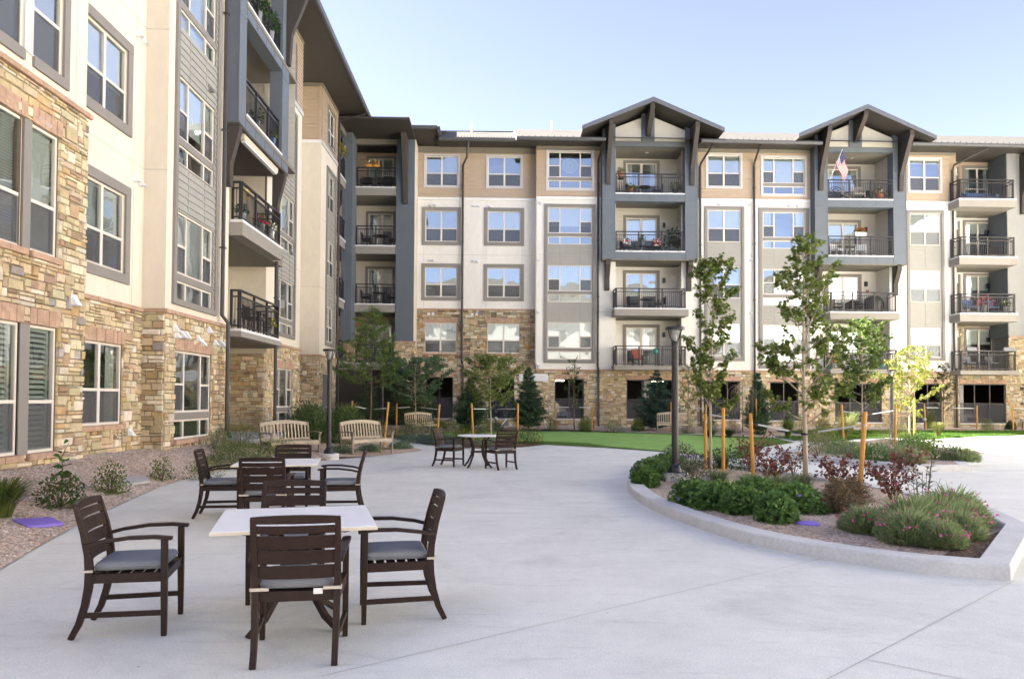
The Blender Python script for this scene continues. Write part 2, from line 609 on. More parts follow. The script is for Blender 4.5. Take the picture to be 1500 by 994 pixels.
class Face:
    """a vertical wall plane; u runs to the right as seen from outside, v is height, w is out of the wall"""

    def __init__(s, kind, pos):
        s.k, s.p = kind, pos

    def P(s, u, v, w):
        return (s.p + w, u, v) if s.k == 'X' else (u, s.p - w, v)

    def box(s, mb, u0, u1, v0, v1, w0, w1, m, col=None):
        a, b = s.P(u0, v0, w0), s.P(u1, v1, w1)
        mb.box(min(a[0], b[0]), max(a[0], b[0]), min(a[1], b[1]), max(a[1], b[1]), v0, v1, m, col)

    def quad(s, mb, u0, u1, v0, v1, w, m, w2=None):
        w2 = w if w2 is None else w2
        mb.quad(s.P(u0, v0, w), s.P(u1, v0, w), s.P(u1, v1, w2), s.P(u0, v1, w2), m)

    def sheet(s, mb, rect, holes, m, w=0.0, reveal=0.10):
        for r in subtract(rect, holes):
            s.quad(mb, *r, w, m)
        for h in holes:
            if h[0] >= rect[1] or h[1] <= rect[0] or h[2] >= rect[3] or h[3] <= rect[2]:
                continue
            a, b = max(h[0], rect[0]), min(h[1], rect[1])
            c, d = max(h[2], rect[2]), min(h[3], rect[3])
            P = s.P
            mb.quad(P(a, c, w), P(a, d, w), P(a, d, w - reveal), P(a, c, w - reveal), m)
            mb.quad(P(b, c, w), P(b, c, w - reveal), P(b, d, w - reveal), P(b, d, w), m)
            mb.quad(P(a, d, w), P(b, d, w), P(b, d, w - reveal), P(a, d, w - reveal), m)
            mb.quad(P(a, c, w), P(a, c, w - reveal), P(b, c, w - reveal), P(b, c, w), m)

    def siding(s, mb, rect, holes, m, board=0.165, lip=0.028):
        a, b, c, d = rect
        n = max(1, int(round((d - c) / board)))
        st = (d - c) / n
        for i in range(n):
            v0, v1 = c + i * st, c + (i + 1) * st
            for r in subtract((a, b, v0, v1), holes):
                wa = 0.004 + lip * (1 - (r[2] - v0) / st)
                wb = 0.004 + lip * (1 - (r[3] - v0) / st)
                s.quad(mb, r[0], r[1], r[2], r[3], wa, m, wb)
                P = s.P
                mb.quad(P(r[0], r[2], 0), P(r[1], r[2], 0), P(r[1], r[2], wa), P(r[0], r[2], wa), m)
        s.sheet(mb, rect, holes, m, 0.0, 0.10)

    def stones(s, mb, rect, holes, pal, scale=1.0, seed=0):
        rd = random.Random(seed)
        a, b, c, d = rect
        s.sheet(mb, rect, holes, 'mortar', 0.0, 0.12)
        stones = []
        v = c
        blocked = []
        while v < d - 0.02:
            h = rd.choice((0.075, 0.10, 0.12, 0.14, 0.17, 0.20)) * scale
            if v + h > d - 0.05:
                h = d - v
            u = a - rd.random() * 0.3
            nb = []
            while u < b:
                w = rd.uniform(0.14, 0.52) * scale * (0.75 + h * 2)
                seg = [(max(u, a), min(u + w, b), v, v + h)]
                seg = [q for r in seg for q in subtract(r, blocked)] if seg[0][1] > seg[0][0] else []
                for r in seg:
                    x = rd.random()
                    if x < 0.16 and h > 0.13 * scale:          # two thin stones in one course
                        k = r[2] + h * rd.uniform(.4, .6)
                        stones.append((r[0], r[1], r[2], k))
                        stones.append((r[0], r[1], k, r[3]))
                    elif x < 0.30 and r[1] - r[0] > 0.12 and v + h < d - 0.15:     # a tall stone through the next course
                        r2 = (r[0], r[1], r[2], r[3] + 0.10 * scale)
                        stones.append(r2)
                        nb.append((r[0], r[1], r[3], r[3] + 0.10 * scale))
                    else:
                        stones.append(r)
                u += w
            v += h
            blocked = nb
        tot = sum(p[1] for p in pal)
        for r0_ in stones:
            x = rd.random() * tot
            for col, wt in pal:
                x -= wt
                if x <= 0:
                    break
            k = rd.uniform(.82, 1.2)
            col = tuple(min(.8, ch * k * rd.uniform(.95, 1.05)) for ch in col)
            pr = rd.uniform(0.018, 0.048)
            for r in subtract(r0_, holes):
                g = 0.0045
                x0, x1, y0, y1 = r[0] + g, r[1] - g, r[2] + g, r[3] - g
                if x1 - x0 < 0.015 or y1 - y0 < 0.015:
                    continue
                j = lambda: rd.uniform(-.006, .006)
                e = 0.011
                t = [rd.uniform(-.007, .007) for _ in range(4)]
                vs = [s.P(x0 + j(), y0 + j(), 0), s.P(x1 + j(), y0 + j(), 0), s.P(x1 + j(), y1 + j(), 0), s.P(x0 + j(), y1 + j(), 0)]
                vs += [s.P(x0 + e + j(), y0 + e + j(), pr + t[0]), s.P(x1 - e + j(), y0 + e + j(), pr + t[1]), s.P(x1 - e + j(), y1 - e + j(), pr + t[2]), s.P(x0 + e + j(), y1 - e + j(), pr + t[3])]
                mb.add(vs, [(4, 5, 6, 7), (0, 1, 5, 4), (1, 2, 6, 5), (2, 3, 7, 6), (3, 0, 4, 7)], 'stone', col)


PAL_WARM = [((0.47, 0.37, 0.225), 6), ((0.55, 0.45, 0.30), 5), ((0.44, 0.30, 0.15), 1.2), ((0.29, 0.20, 0.13), 0.7), ((0.34, 0.30, 0.255), 0.4), ((0.60, 0.525, 0.405), 2), ((0.41, 0.295, 0.18), 1.2)]
PAL_GREY = [((0.42, 0.335, 0.205), 4), ((0.50, 0.415, 0.28), 3), ((0.40, 0.25, 0.12), 1.2), ((0.20, 0.145, 0.10), 1.0), ((0.25, 0.23, 0.21), 1.0), ((0.54, 0.485, 0.39), 1.6), ((0.34, 0.225, 0.14), 1.0)]


def terrain(name, poly, step, zf, m):
    """a ground sheet inside a polygon, with height zf(x, y)"""
    pts = []
    n = len(poly)
    for i in range(n):
        p, q = Vector(poly[i]), Vector(poly[(i + 1) % n])
        k = max(1, int((q - p).length / step))
        for j in range(k):
            pts.append(p + (q - p) * (j / k))
    nb = len(pts)
    edges = [(i, (i + 1) % nb) for i in range(nb)]
    xs = [p.x for p in pts]
    ys = [p.y for p in pts]

    def inside(x, y):
        c = False
        for i in range(nb):
            a, b = pts[i], pts[(i + 1) % nb]
            if (a.y > y) != (b.y > y) and x < (b.x - a.x) * (y - a.y) / (b.y - a.y) + a.x:
                c = not c
        return c
    allp = list(pts)
    x = min(xs)
    while x < max(xs):
        y = min(ys)
        while y < max(ys):
            xx, yy = x + rng.uniform(-.2, .2) * step, y + rng.uniform(-.2, .2) * step
            if inside(xx, yy):
                allp.append(Vector((xx, yy)))
            y += step
        x += step
    vo, eo, fo, *_ = delaunay_2d_cdt([Vector((p.x, p.y)) for p in allp], edges, [], 1, 1e-4)
    mb = MB()
    mb.add([(v.x, v.y, zf(v.x, v.y)) for v in vo], [tuple(f) for f in fo], m)
    o = mb.build(name, smooth=True)
    return o

# ------------------------------------------------------------------ the apartment building
BLD = thing('apartment_building', 'five storey apartment block of cream stucco, stone and grey siding wrapping round the courtyard', 'apartment building')
wrand = random.Random(3)


def lites_of(kind, u0, u1, v0, v1):
    """list of (frame rect, [(lite rect, screened)]) and bands"""
    fr = 0.045
    if kind == 'double':
        m = (u0 + u1) / 2
        vm = v0 + (v1 - v0) * 0.425
        L = []
        for a, b in ((u0 + fr, m - 0.045), (m + 0.045, u1 - fr)):
            L.append(((a, b, vm + 0.03, v1 - fr), False))
            L.append(((a, b, v0 + fr, vm - 0.025), True))
        return [((u0, u1, v0, v1), L)], []
    if kind == 'single':
        vm = v0 + (v1 - v0) * 0.40
        return [((u0, u1, v0, v1), [((u0 + fr, u1 - fr, vm + .03, v1 - fr), False), ((u0 + fr, u1 - fr, v0 + fr, vm - .025), True)])], []
    if kind == 'door':
        m = (u0 + u1) / 2
        vm = v0 + (v1 - v0) * 0.42
        L = []
        for a, b in ((u0 + .07, m - 0.07), (m + 0.07, u1 - .07)):
            L.append(((a, b, vm + 0.03, v1 - .06), False))
            L.append(((a, b, v0 + .08, vm - 0.025), True))
        return [((u0, u1, v0, v1), L)], []
    if kind == 'slider':
        m = u0 + (u1 - u0) * 0.56
        vm = v0 + (v1 - v0) * 0.56
        return [((u0, u1, v0, v1), [((u0 + .06, m - .05, v0 + .08, v1 - .05), False), ((m + .05, u1 - .06, vm + .03, v1 - .05), False), ((m + .05, u1 - .06, v0 + .08, vm - .03), True)])], []
    if kind == 'tri':
        va, vb = v1 - 1.42, v1 - 1.58
        W = u1 - u0
        x1, x2 = u0 + W * 0.27, u0 + W * 0.73
        vm = va + (v1 - va) * 0.46
        L = [((u0 + fr, x1 - .03, vm + .025, v1 - fr), False), ((u0 + fr, x1 - .03, va + fr, vm - .025), True),
             ((x1 + .03, x2 - .03, va + fr, v1 - fr), False),
             ((x2 + .03, u1 - fr, vm + .025, v1 - fr), False), ((x2 + .03, u1 - fr, va + fr, vm - .025), True)]
        T = [((u0 + fr, x1 - .03, v0 + fr, vb - fr), False), ((x1 + .03, x2 - .03, v0 + fr, vb - fr), False), ((x2 + .03, u1 - fr, v0 + fr, vb - fr), False)]
        return [((u0, u1, va, v1), L), ((u0, u1, v0, vb), T)], [(u0, u1, vb, va)]


def window(face, u0, u1, v0, v1, kind='double', blind='slats', frac=1.0, trim=None, sill=False, lintel=False, name='window', tmat='trim_grey', label=None):
    blocks, bands = lites_of(kind, u0, u1, v0, v1)
    fr, gl = MB(), MB()
    screens = []
    for rect, L in blocks:
        for r in subtract(rect, [q[0] for q in L]):
            face.box(fr, r[0], r[1], r[2], r[3], -0.085, -0.022, 'frame_white')
        for (q, scr) in L:
            t_ = [wrand.uniform(-.006, .006) for _ in range(3)]       # panes never sit quite true
            P_ = face.P
            gl.quad(P_(q[0], q[2], -.055 + t_[0]), P_(q[1], q[2], -.055 + t_[1]), P_(q[1], q[3], -.055 + t_[1] + t_[2]), P_(q[0], q[3], -.055 + t_[0] + t_[2]), 'glass')
            if scr:
                sc = MB()
                screens.append(sc)
                face.quad(sc, q[0] + .02, q[1] - .02, q[2] + .02, q[3] - .004, -0.034, 'insect_screen')
                for e in ((q[0], q[0] + .02, q[2], q[3]), (q[1] - .02, q[1], q[2], q[3]), (q[0] + .02, q[1] - .02, q[2], q[2] + .02)):
                    face.box(sc, *e, -0.045, -0.028, 'vent_taupe')
    for q in bands:
        face.box(fr, *q, -0.085, 0.012, 'trim_grey')
    w = fr.build(name, BLD)
    if label:
        w['label'] = label
    gl.build('glass', w)
    for sc in screens:
        sc.build('insect_screen', w)
    it = MB()
    d = 1.5
    P = face.P
    a, b, c, e = u0, u1, v0, v1
    it.quad(P(a, c, -d), P(b, c, -d), P(b, e, -d), P(a, e, -d), 'interior')
    it.quad(P(a, c, -.09), P(a, c, -d), P(a, e, -d), P(a, e, -.09), 'interior')
    it.quad(P(b, c, -.09), P(b, e, -.09), P(b, e, -d), P(b, c, -d), 'interior')
    it.quad(P(a, c, -.09), P(b, c, -.09), P(b, c, -d), P(a, c, -d), 'interior')
    it.quad(P(a, e, -.09), P(a, e, -d), P(b, e, -d), P(b, e, -.09), 'interior')
    it.build('interior', w)
    bl = MB()
    x0, x1, y1 = u0 + .03, u1 - .03, v1 - .03
    y0 = y1 - (v1 - v0 - .06) * frac
    if blind == 'slats':
        y = y1 - .06
        while y > y0:
            bl.quad(P(x0, y, -.115), P(x1, y, -.115), P(x1, y - .028, -.145), P(x0, y - .028, -.145), 'blind_white')
            y -= 0.048
        face.box(bl, x0, x1, y1 - .05, y1, -.15, -.11, 'blind_white')
    elif blind == 'shutter':
        nw = 2 if kind != 'single' else 1
        for k in range(nw):
            p0, p1 = x0 + (x1 - x0) * k / nw, x0 + (x1 - x0) * (k + 1) / nw
            for e_ in ((p0, p0 + .05, y0, y1), (p1 - .05, p1, y0, y1), (p0 + .05, p1 - .05, y0, y0 + .06), (p0 + .05, p1 - .05, y1 - .06, y1)):
                face.box(bl, *e_, -.16, -.12, 'shutter')
            y = y0 + .08
            while y < y1 - .08:
                bl.quad(P(p0 + .05, y, -.115), P(p1 - .05, y, -.115), P(p1 - .05, y + .055, -.17), P(p0 + .05, y + .055, -.17), 'shutter')
                y += 0.085
    elif blind == 'shade':
        face.quad(bl, x0, x1, y0, y1, -.12, 'blind_white')
        face.box(bl, x0, x1, y0, y0 + .025, -.13, -.112, 'blind_white')
    elif blind in ('curtain', 'vertical', 'sides'):
        spans = [(x0, x1)] if blind != 'sides' else [(x0, x0 + (x1 - x0) * .2), (x1 - (x1 - x0) * .2, x1)]
        for s0, s1 in spans:
            n = max(4, int((s1 - s0) / 0.05))
            prev = None
            for i in range(n + 1):
                u = s0 + (s1 - s0) * i / n
                ww = -.15 + .022 * (1 if i % 2 else -1) * (1 if blind == 'vertical' else wrand.uniform(.4, 1.3))
                cur = (u, ww)
                if prev:
                    bl.quad(P(prev[0], y0, prev[1]), P(u, y0, ww), P(u, y1, ww), P(prev[0], y1, prev[1]), 'curtain' if blind != 'vertical' else 'blind_white')
                prev = cur
    if bl.v:
        bl.build('blind' if blind in ('slats', 'shade', 'vertical', 'shutter') else 'curtain', w)
    if trim:
        tb = MB()
        l, r, bt, tp = trim
        pr = 0.05
        if tp:
            face.box(tb, u0 - l, u1 + r, v1, v1 + tp, 0.0, pr, tmat)
        if bt:
            face.box(tb, u0 - l, u1 + r, v0 - bt, v0, 0.0, pr, tmat)
        if l:
            face.box(tb, u0 - l, u0, v0, v1, 0.0, pr - .003, tmat)
        if r:
            face.box(tb, u1, u1 + r, v0, v1, 0.0, pr - .003, tmat)
        tb.build('trim', w, bevel=0.004)
    if sill:
        s = MB()
        n = max(2, int((u1 - u0) / 0.7))
        for i in range(n):
            a = u0 - .06 + (u1 - u0 + .12) * i / n
            b = u0 - .06 + (u1 - u0 + .12) * (i + 1) / n
            face.box(s, a + .003, b - .003, v0 - .11, v0 - .005, 0.0, 0.095 + wrand.uniform(-.006, .006), 'stone_red')
        s.build('sill', w, bevel=0.012)
    if lintel:
        s = MB()
        n = int((u1 - u0 + .1) / 0.16)
        for i in range(n):
            a = u0 - .05 + (u1 - u0 + .1) * i / n
            b = u0 - .05 + (u1 - u0 + .1) * (i + 1) / n
            face.box(s, a + .004, b - .004, v1 + .004, v1 + .27, -0.02, 0.05 + wrand.uniform(-.008, .008), 'stone_red')
        s.build('lintel', w, bevel=0.010)
    return w


def part(mb, name, parent=None, **k):
    return mb.build(name, parent or BLD, **k)


def ledge(face, u0, u1, v, extra=0.0, e0=0.0, e1=0.0):
    mb = MB()
    u = u0 - e0
    end = u1 + e1
    while u < end - .01:
        w = min(end, u + wrand.uniform(.7, 1.2))
        face.box(mb, u + .002, w - .002, v - .045, v + .045, 0.0, 0.095 + extra + wrand.uniform(-.004, .004), 'stone_red')
        u = w
    return part(mb, 'ledge', bevel=0.014)


def railing(p0, p1, z, h=1.02, parent=None, bal=0.105, ends=(True, True), name='railing'):
    mb = MB()
    p0, p1 = Vector((*p0, 0)), Vector((*p1, 0))
    L = (p1 - p0).length
    d = (p1 - p0) / L

    def bx(a, b, z0, z1, w, m='rail_black'):
        q0, q1 = p0 + d * a, p0 + d * b
        sd = Vector((-d.y, d.x, 0)) * (w / 2)
        vs = [q0 - sd, q1 - sd, q1 + sd, q0 + sd]
        mb.add([(v.x, v.y, z0) for v in vs] + [(v.x, v.y, z1) for v in vs], [(0, 3, 2, 1), (4, 5, 6, 7), (0, 1, 5, 4), (1, 2, 6, 5), (2, 3, 7, 6), (3, 0, 4, 7)], m)
    n = max(1, round(L / 1.25))
    for i in range(n + 1):
        a = L * i / n
        if (i == 0 and not ends[0]) or (i == n and not ends[1]):
            continue
        a = min(max(a, .03), L - .03)
        bx(a - .03, a + .03, z, z + h, .06)
    bx(0, L, z + h, z + h + .05, .07)
    bx(0.031, L - .031, z + h - .16, z + h - .12, .036)
    bx(0.031, L - .031, z + .07, z + .11, .036)
    k = int(L / bal)
    for i in range(1, k):
        a = L * i / k
        bx(a - .008, a + .008, z + .11, z + h - .16, .016)
    return mb.build(name, parent or BLD)


def downspout(pts, w=0.10):
    mb = MB()
    mb.tube(pts, w / 2, 'downspout_dark', n=8)
    for p, q in zip(pts[:-1], pts[1:]):
        if abs(p[2] - q[2]) > 3:
            zz = max(p[2], q[2]) - 1.2
            while zz > min(p[2], q[2]) + .5:
                mb.box(p[0] - w * .62, p[0] + w * .62, p[1] - w * .62, p[1] + w * .62, zz, zz + .04, 'downspout_dark')
                zz -= 3.1
    return part(mb, 'downspout', smooth=False)


def vent(face, u, v, m='vent_white', s=0.14):
    mb = MB()
    P = face.P
    h = s / 2
    face.box(mb, u - h, u + h, v - h, v + h, 0.0, 0.045, m)
    a = [P(u - h * .8, v + h * .8, .045), P(u + h * .8, v + h * .8, .045), P(u + h * .8, v - h * .9, .15), P(u - h * .8, v - h * .9, .15),
         P(u - h * .8, v - h * .9, .045), P(u + h * .8, v - h * .9, .045)]
    mb.add(a, [(0, 3, 2, 1), (0, 4, 3), (1, 2, 5), (3, 4, 5, 2)], m)
    return part(mb, 'vent_hood')


def joint_h(mb, face, u0, u1, v):
    face.box(mb, u0, u1, v - .008, v + .008, 0.0, 0.003, 'stucco_joint')


def joint_v(mb, face, u, v0, v1):
    face.box(mb, u - .007, u + .007, v0, v1, 0.0, 0.0025, 'stucco_joint')


def siding_battens(mb, face, u0, u1, v0, v1, us, m):
    for u in us:
        face.box(mb, u - .025, u + .025, v0, v1, 0.0, 0.030, m)


H = [2.67, 5.85, 8.98, 12.12, 15.2]
TRI_B = 2.03      # height of a three part window

# ---- left wing -----------------------------------------------------------
NEAR, S0, S1, S2, S3 = Face('X', -7.5), Face('X', -7.8), Face('X', -7.3), Face('X', -7.85), Face('X', -8.0)
# near bay
holes_n = []
near_w = [(12.53, 13.30, .69, 2.76, 'single', 'shutter', 1), (11.45, 12.27, .69, 2.76, 'single', 'shutter', 1), (10.5, 11.35, .69, 2.76, 'single', 'shutter', 1),
          (12.48, 13.24, 3.94, 6.0, 'single', 'shade', 1), (11.45, 12.27, 3.94, 6.0, 'single', 'slats', 1), (10.5, 11.35, 3.94, 6.0, 'single', 'slats', 1),
          (12.46, 13.30, 7.07, 9.1, 'single', 'slats', 1), (11.40, 12.22, 7.07, 9.1, 'single', 'slats', 1)]
holes_n = [w[:4] for w in near_w]
mb = MB()
NEAR.stones(mb, (4.0, 14.15, 0.2, 6.66), holes_n + [(12.27, 12.53, .69, 2.76), (12.22, 12.5, 3.94, 6.0), (11.35, 11.45, .69, 6.0)], PAL_WARM, .84, 1)
mb.build('stone_wall', BLD)
mb = MB()
NEAR.sheet(mb, (4.0, 14.1, 6.66, 15.9), holes_n, 'stucco_cream')
NEAR.quad(mb, 12.22, 12.53, .6, 6.1, -0.03, 'stucco_cream')
mb.box(-7.8, -7.5, 14.098, 14.10, 6.6, 15.9, 'stucco_cream')
joint_v(mb, NEAR, 13.75, 6.8, 9.6)
mb.build('stucco_wall', BLD)
ledge(NEAR, 4.0, 14.1, 6.70, e1=.10)
mb = MB()
for e, m in (((12.275, 12.525, .69, 2.76), 'trim_grey'), ((12.275, 12.475, 3.94, 6.0), 'trim_grey'), ((12.225, 12.455, 7.07, 9.1), 'trim_lilac'), ((11.35, 11.45, .69, 6.0), 'trim_grey')):
    mb = MB()
    NEAR.box(mb, *e, -.05, .02, m)
    mb.build('mullion_panel', BLD)
for i, (a, b, c, d, k, bl, f) in enumerate(near_w):
    if i < 6:
        window(NEAR, a, b, c, d, k, bl, f, sill=True, lintel=True)
    else:
        window(NEAR, a, b, c, d, k, bl, f, trim=(0.0, .17, .17, .17) if i == 6 else (.17, 0.0, .17, .17))
vent(NEAR, 13.75, 3.3, s=.2)
# recessed part with the plain double windows
s0_w = [(14.50, 16.21, 1.05, 2.68, 'none', 1), (14.50, 16.21, 4.16, 5.81, 'slats', .62), (14.50, 16.21, 7.28, 8.85, 'shade', .62), (14.50, 16.21, 10.4, 12.0, 'shade', .6)]
hs0 = [w[:4] for w in s0_w]
mb = MB()
S0.stones(mb, (14.1, 17.1, 0.2, 3.5), hs0, PAL_WARM, .84, 2)
S0Y = Face('Y', 17.08)
S0Y.stones(mb, (-7.8, -7.3, 0.2, 3.5), [], PAL_WARM, .84, 3)
mb.build('stone_wall', BLD)
mb = MB()
S0.sheet(mb, (14.1, 17.1, 3.5, 15.9), hs0, 'stucco_cream')
S0Y.sheet(mb, (-7.8, -7.3, 3.5, 15.9), [], 'stucco_cream')
for v in (6.62, 9.75):
    joint_h(mb, S0, 14.1, 17.08, v)
    joint_h(mb, S0Y, -7.8, -7.3, v)
joint_v(mb, S0, 16.6, 3.6, 12)
mb.build('stucco_wall', BLD)
ledge(S0, 14.1, 17.0, 3.5)
ledge(S0Y, -7.8, -7.3, 3.5, e1=.10)
for i, (a, b, c, d, bl, f) in enumerate(s0_w):
    if i == 0:
        window(S0, a, b, c, d, 'double', 'sides', 1, sill=True, lintel=True)
    else:
        window(S0, a, b, c, d, 'double', bl, f, trim=(.2, .2, .2, .2))
for u, v in ((16.62, 6.28), (16.86, 6.25), (16.62, 9.42), (16.86, 9.38)):
    vent(S0, u, v)
vent(S0, 16.55, 0.86, s=.16)


def tri_bay(face, u0, u1, heads, p0, p1, pv0, pv1, blinds, wall, seed, stone_z, cap=True, tan_z=None, ground=True, top=15.9, base=0.2, kind='tri', cols=None, ground_kind=None):
    """one bay of the wings: stone below, stucco above, a framed siding panel with stacked windows"""
    a, b = wall
    WH = TRI_B if kind == 'tri' else 1.68
    hol = [(u0, u1, h - (WH if kind == 'tri' else heads[1] and WH), h) for h in heads]
    hs = [q for q in hol if q[3] < stone_z]
    hp = [q for q in hol if q[3] >= stone_z]
    mb = MB()
    face.stones(mb, (a, b, base, stone_z), hs, PAL_WARM if seed < 20 else PAL_GREY, .84, seed)
    mb.build('stone_wall', BLD)
    if cap:
        ledge(face, a, b, stone_z)
    panel = (p0, p1, pv0, pv1)
    mb = MB()
    tz = tan_z or top
    face.sheet(mb, (a, b, stone_z, tz), [panel], 'stucco_cream', reveal=.02)
    for v in (6.62, 9.75):
        joint_h(mb, face, a, p0, v)
        joint_h(mb, face, p1, b, v)
    mb.build('stucco_wall', BLD)
    mb = MB()
    face.siding(mb, (p0 + .001, p1 - .001, pv0, pv1), hp, 'siding_grey', .17)
    W = u1 - u0
    us = (u0 + W * .27, u0 + W * .73) if kind == 'tri' else (u0 + W / 2,)
    zs = [pv0] + [x for h in sorted(q[3] for q in hp) for x in (h - WH, h)] + [pv1]
    for i in range(0, len(zs), 2):
        if zs[i + 1] > zs[i] + .25 and zs[i] < pv1:
            siding_battens(mb, face, u0, u1, zs[i] + .06, min(zs[i + 1], pv1) - .06, us, 'siding_grey')
    mb.build('siding_panel', BLD)
    mb = MB()
    t = .14
    face.box(mb, p0, p0 + t, pv0, pv1, 0.0, .065, 'trim_grey')
    face.box(mb, p1 - t, p1, pv0, pv1, 0.0, .065, 'trim_grey')
    face.box(mb, p0 + t, p1 - t, pv0, pv0 + t, 0.0, .062, 'trim_grey')
    if pv1 < 14:
        face.box(mb, p0 + t, p1 - t, pv1 - t, pv1, 0.0, .062, 'trim_grey')
    mb.build('panel_trim', BLD, bevel=.004)
    if tan_z:
        mb = MB()
        face.siding(mb, (a, b, tan_z, top), hp, 'siding_tan', .16)
        mb.build('siding_wall', BLD)
        mb = MB()
        face.box(mb, a, b, tan_z - .11, tan_z + .06, 0.0, .06, 'trim_lilac')
        mb.build('trim_band', BLD)
        mb = MB()
        face.box(mb, a, b, top - .16, top, 0.0, .045, 'frieze_brown')
        mb.build('frieze_board', BLD)
    for q, (bl, f) in zip(hol, blinds):
        low = q[3] < stone_z
        window(face, q[0], q[1], q[2], q[3], ground_kind or kind, bl, f, sill=low, lintel=low, trim=(.10, .10, .10, .10) if (tan_z and q[3] > tan_z) else None)


tri_bay(S1, 17.62, 19.82, H[:4], 17.40, 20.06, 3.70, 15.9, [('none', 1), ('slats', .8), ('shade', .55), ('curtain', 1)], (17.08, 21.0), 4, 3.5)
for u, v in ((17.55, 3.16), (17.62, 3.02), (17.95, 3.05), (18.18, 3.06), (18.9, 3.02), (19.15, 2.95), (20.0, 3.02), (20.45, 3.02), (20.62, 3.0), (19.6, 3.3)):
    vent(S1, u, v, s=.17)
vent(S1, 19.4, 9.35, 'vent_taupe', .16)
downspout([(-7.19, 20.28, 16), (-7.19, 20.28, 3.75), (-7.05, 20.34, 3.55), (-7.05, 20.34, 0.75), (-6.95, 20.36, .55)], .11)
# recess with balconies
mb = MB()
RB, RS, RN = Face('X', -9.4), Face('Y', 26.25), Face('Y', 21.0)
RS.stones(mb, (-9.4, -7.85, 0.3, 3.1), [], PAL_WARM, .84, 5)
mb.build('stone_wall', BLD)
mb = MB()
RB.stones(mb, (21.0, 26.25, 0.3, 3.1), [], PAL_WARM, .84, 6)
mb.build('stone_wall', BLD)
mb = MB()
RS.sheet(mb, (-9.4, -7.85, 3.1, 9.1), [], 'stucco_cream')
RB.sheet(mb, (21.0, 26.25, 3.1, 15.9), [], 'stucco_cream')
mb.box(-9.4, -7.32, 20.94, 20.995, 0.3, 15.9, 'stucco_cream')
mb.build('stucco_wall', BLD)
mb = MB()
RS.siding(mb, (-9.4, -6.95, 9.1, 15.9), [], 'siding_pale', .17)
RS.box(mb, -7.99, -7.85, 9.1, 15.9, 0, .04, 'siding_pale')
mb.build('siding_wall', BLD)


def balcony(x0, x1, y0, y1, z, th, rails, edge='stucco_grey', name='balcony', inner=None, h=1.02, top=True):
    mb = MB()
    mb.box(x0, x1, y0, y1, z - th, z - .07, 'band_taupe' if edge == 'stucco_grey' else edge)
    mb.box(x0 - .012 if x0 < -6 else x0, x1 + .012, y0 - .015, y1 + .012, z - .07, z, 'slab_edge')
    if inner:
        mb.box(*inner, z - th + .01, z - .005, 'soffit_balcony')
    o = mb.build(name, BLD)
    for p, q in rails:
        railing(p, q, z, h, o)
    return o


for z, th in ((3.48, .22), (6.45, .43)):
    balcony(-7.32, -6.95, 21.06, 24.9, z, th, [((-7.28, 21.14), (-7.02, 21.14)), ((-7.02, 21.14), (-7.02, 24.82)), ((-7.02, 24.82), (-7.8, 24.82))], inner=(-9.4, -7.3, 21.0, 26.24))
# projecting blue bay on the two top floors
mb = MB()
bx0, bx1 = -7.3, -6.9
mb.box(bx0, bx1, 20.5, 21.05, 8.92, 15.9, 'panel_blue')
mb.box(bx0, bx1, 24.55, 25.3, 8.92, 15.9, 'panel_blue')
for z in (8.92, 12.02, 15.1):
    mb.box(bx0, bx1 - .003, 21.05, 24.55, z, z + .40, 'panel_blue')
    for k in range(5):
        y = 21.05 + 3.5 * k / 4
        mb.box(bx1 - .004, bx1 + .012, y - .02, y + .02, z + .06, z + .38, 'panel_blue')
BX = Face('X', bx1)
BS = Face('Y', 20.5)
for z in (8.95, 11.9, 15.0):
    BX.box(mb, 20.5, 21.05, z - .03, z + .03, 0, .014, 'panel_blue')
    BX.box(mb, 24.55, 25.3, z - .03, z + .03, 0, .014, 'panel_blue')
    BS.box(mb, -7.3, -6.9, z + .0, z + .05, 0, .016, 'panel_blue')
for u in (-7.29, -6.95):
    BS.box(mb, u, u + .05, 8.95, 15.9, 0, .014, 'panel_blue')
mb.build('balcony_bay', BLD, bevel=.006)
for z in (9.36, 12.45):
    mb = MB()
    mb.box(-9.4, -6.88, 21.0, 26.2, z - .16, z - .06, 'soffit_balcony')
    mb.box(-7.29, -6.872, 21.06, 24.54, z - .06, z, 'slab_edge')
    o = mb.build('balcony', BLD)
    railing((-7.0, 21.1), (-7.0, 24.5), z, 1.02, o)
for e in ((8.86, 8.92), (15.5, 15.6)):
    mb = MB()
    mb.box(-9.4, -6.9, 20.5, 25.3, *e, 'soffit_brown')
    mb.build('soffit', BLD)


def brace(pts, axis, a, w, m='timber_brown'):
    """bracket: profile in (out, z); axis 'x' means out is +x at y=a, 'y' means out is -y at x=a"""
    mb = MB()
    if axis == 'x':
        mb.prism([(p[0], p[1]) for p in pts], 'y', a - w / 2, a + w / 2, m)
    else:
        mb.prism([(p[0], p[1]) for p in pts], 'x', a - w / 2, a + w / 2, m)
    return mb.build('bracket', BLD, bevel=.012)


for y in (20.66, 25.05):
    brace([(-7.3, 8.9), (-6.9, 8.9), (-6.9, 8.72), (-7.12, 7.85), (-7.12, 7.25), (-7.3, 7.25)], 'x', y, .24)
brace([(-6.9, 15.8), (-5.9, 15.8), (-5.9, 15.5), (-6.72, 13.4), (-6.78, 12.4), (-6.9, 12.4)], 'x', 25.0, .22)
mb = MB()
mb.box(-7.12, -6.98, 21.2, 24.45, 8.70, 8.85, 'table_rim')
mb.box(-7.10, -6.99, 21.3, 24.35, 8.64, 8.70, 'slab_edge')
mb.build('rolled_awning', BLD)
downspout([(-7.14, 25.0, 6.0), (-7.14, 25.0, .6), (-7.05, 25.0, .45)], .11)
downspout([(-7.4, 24.6, 8.7), (-7.4, 24.6, 6.5)], .06)
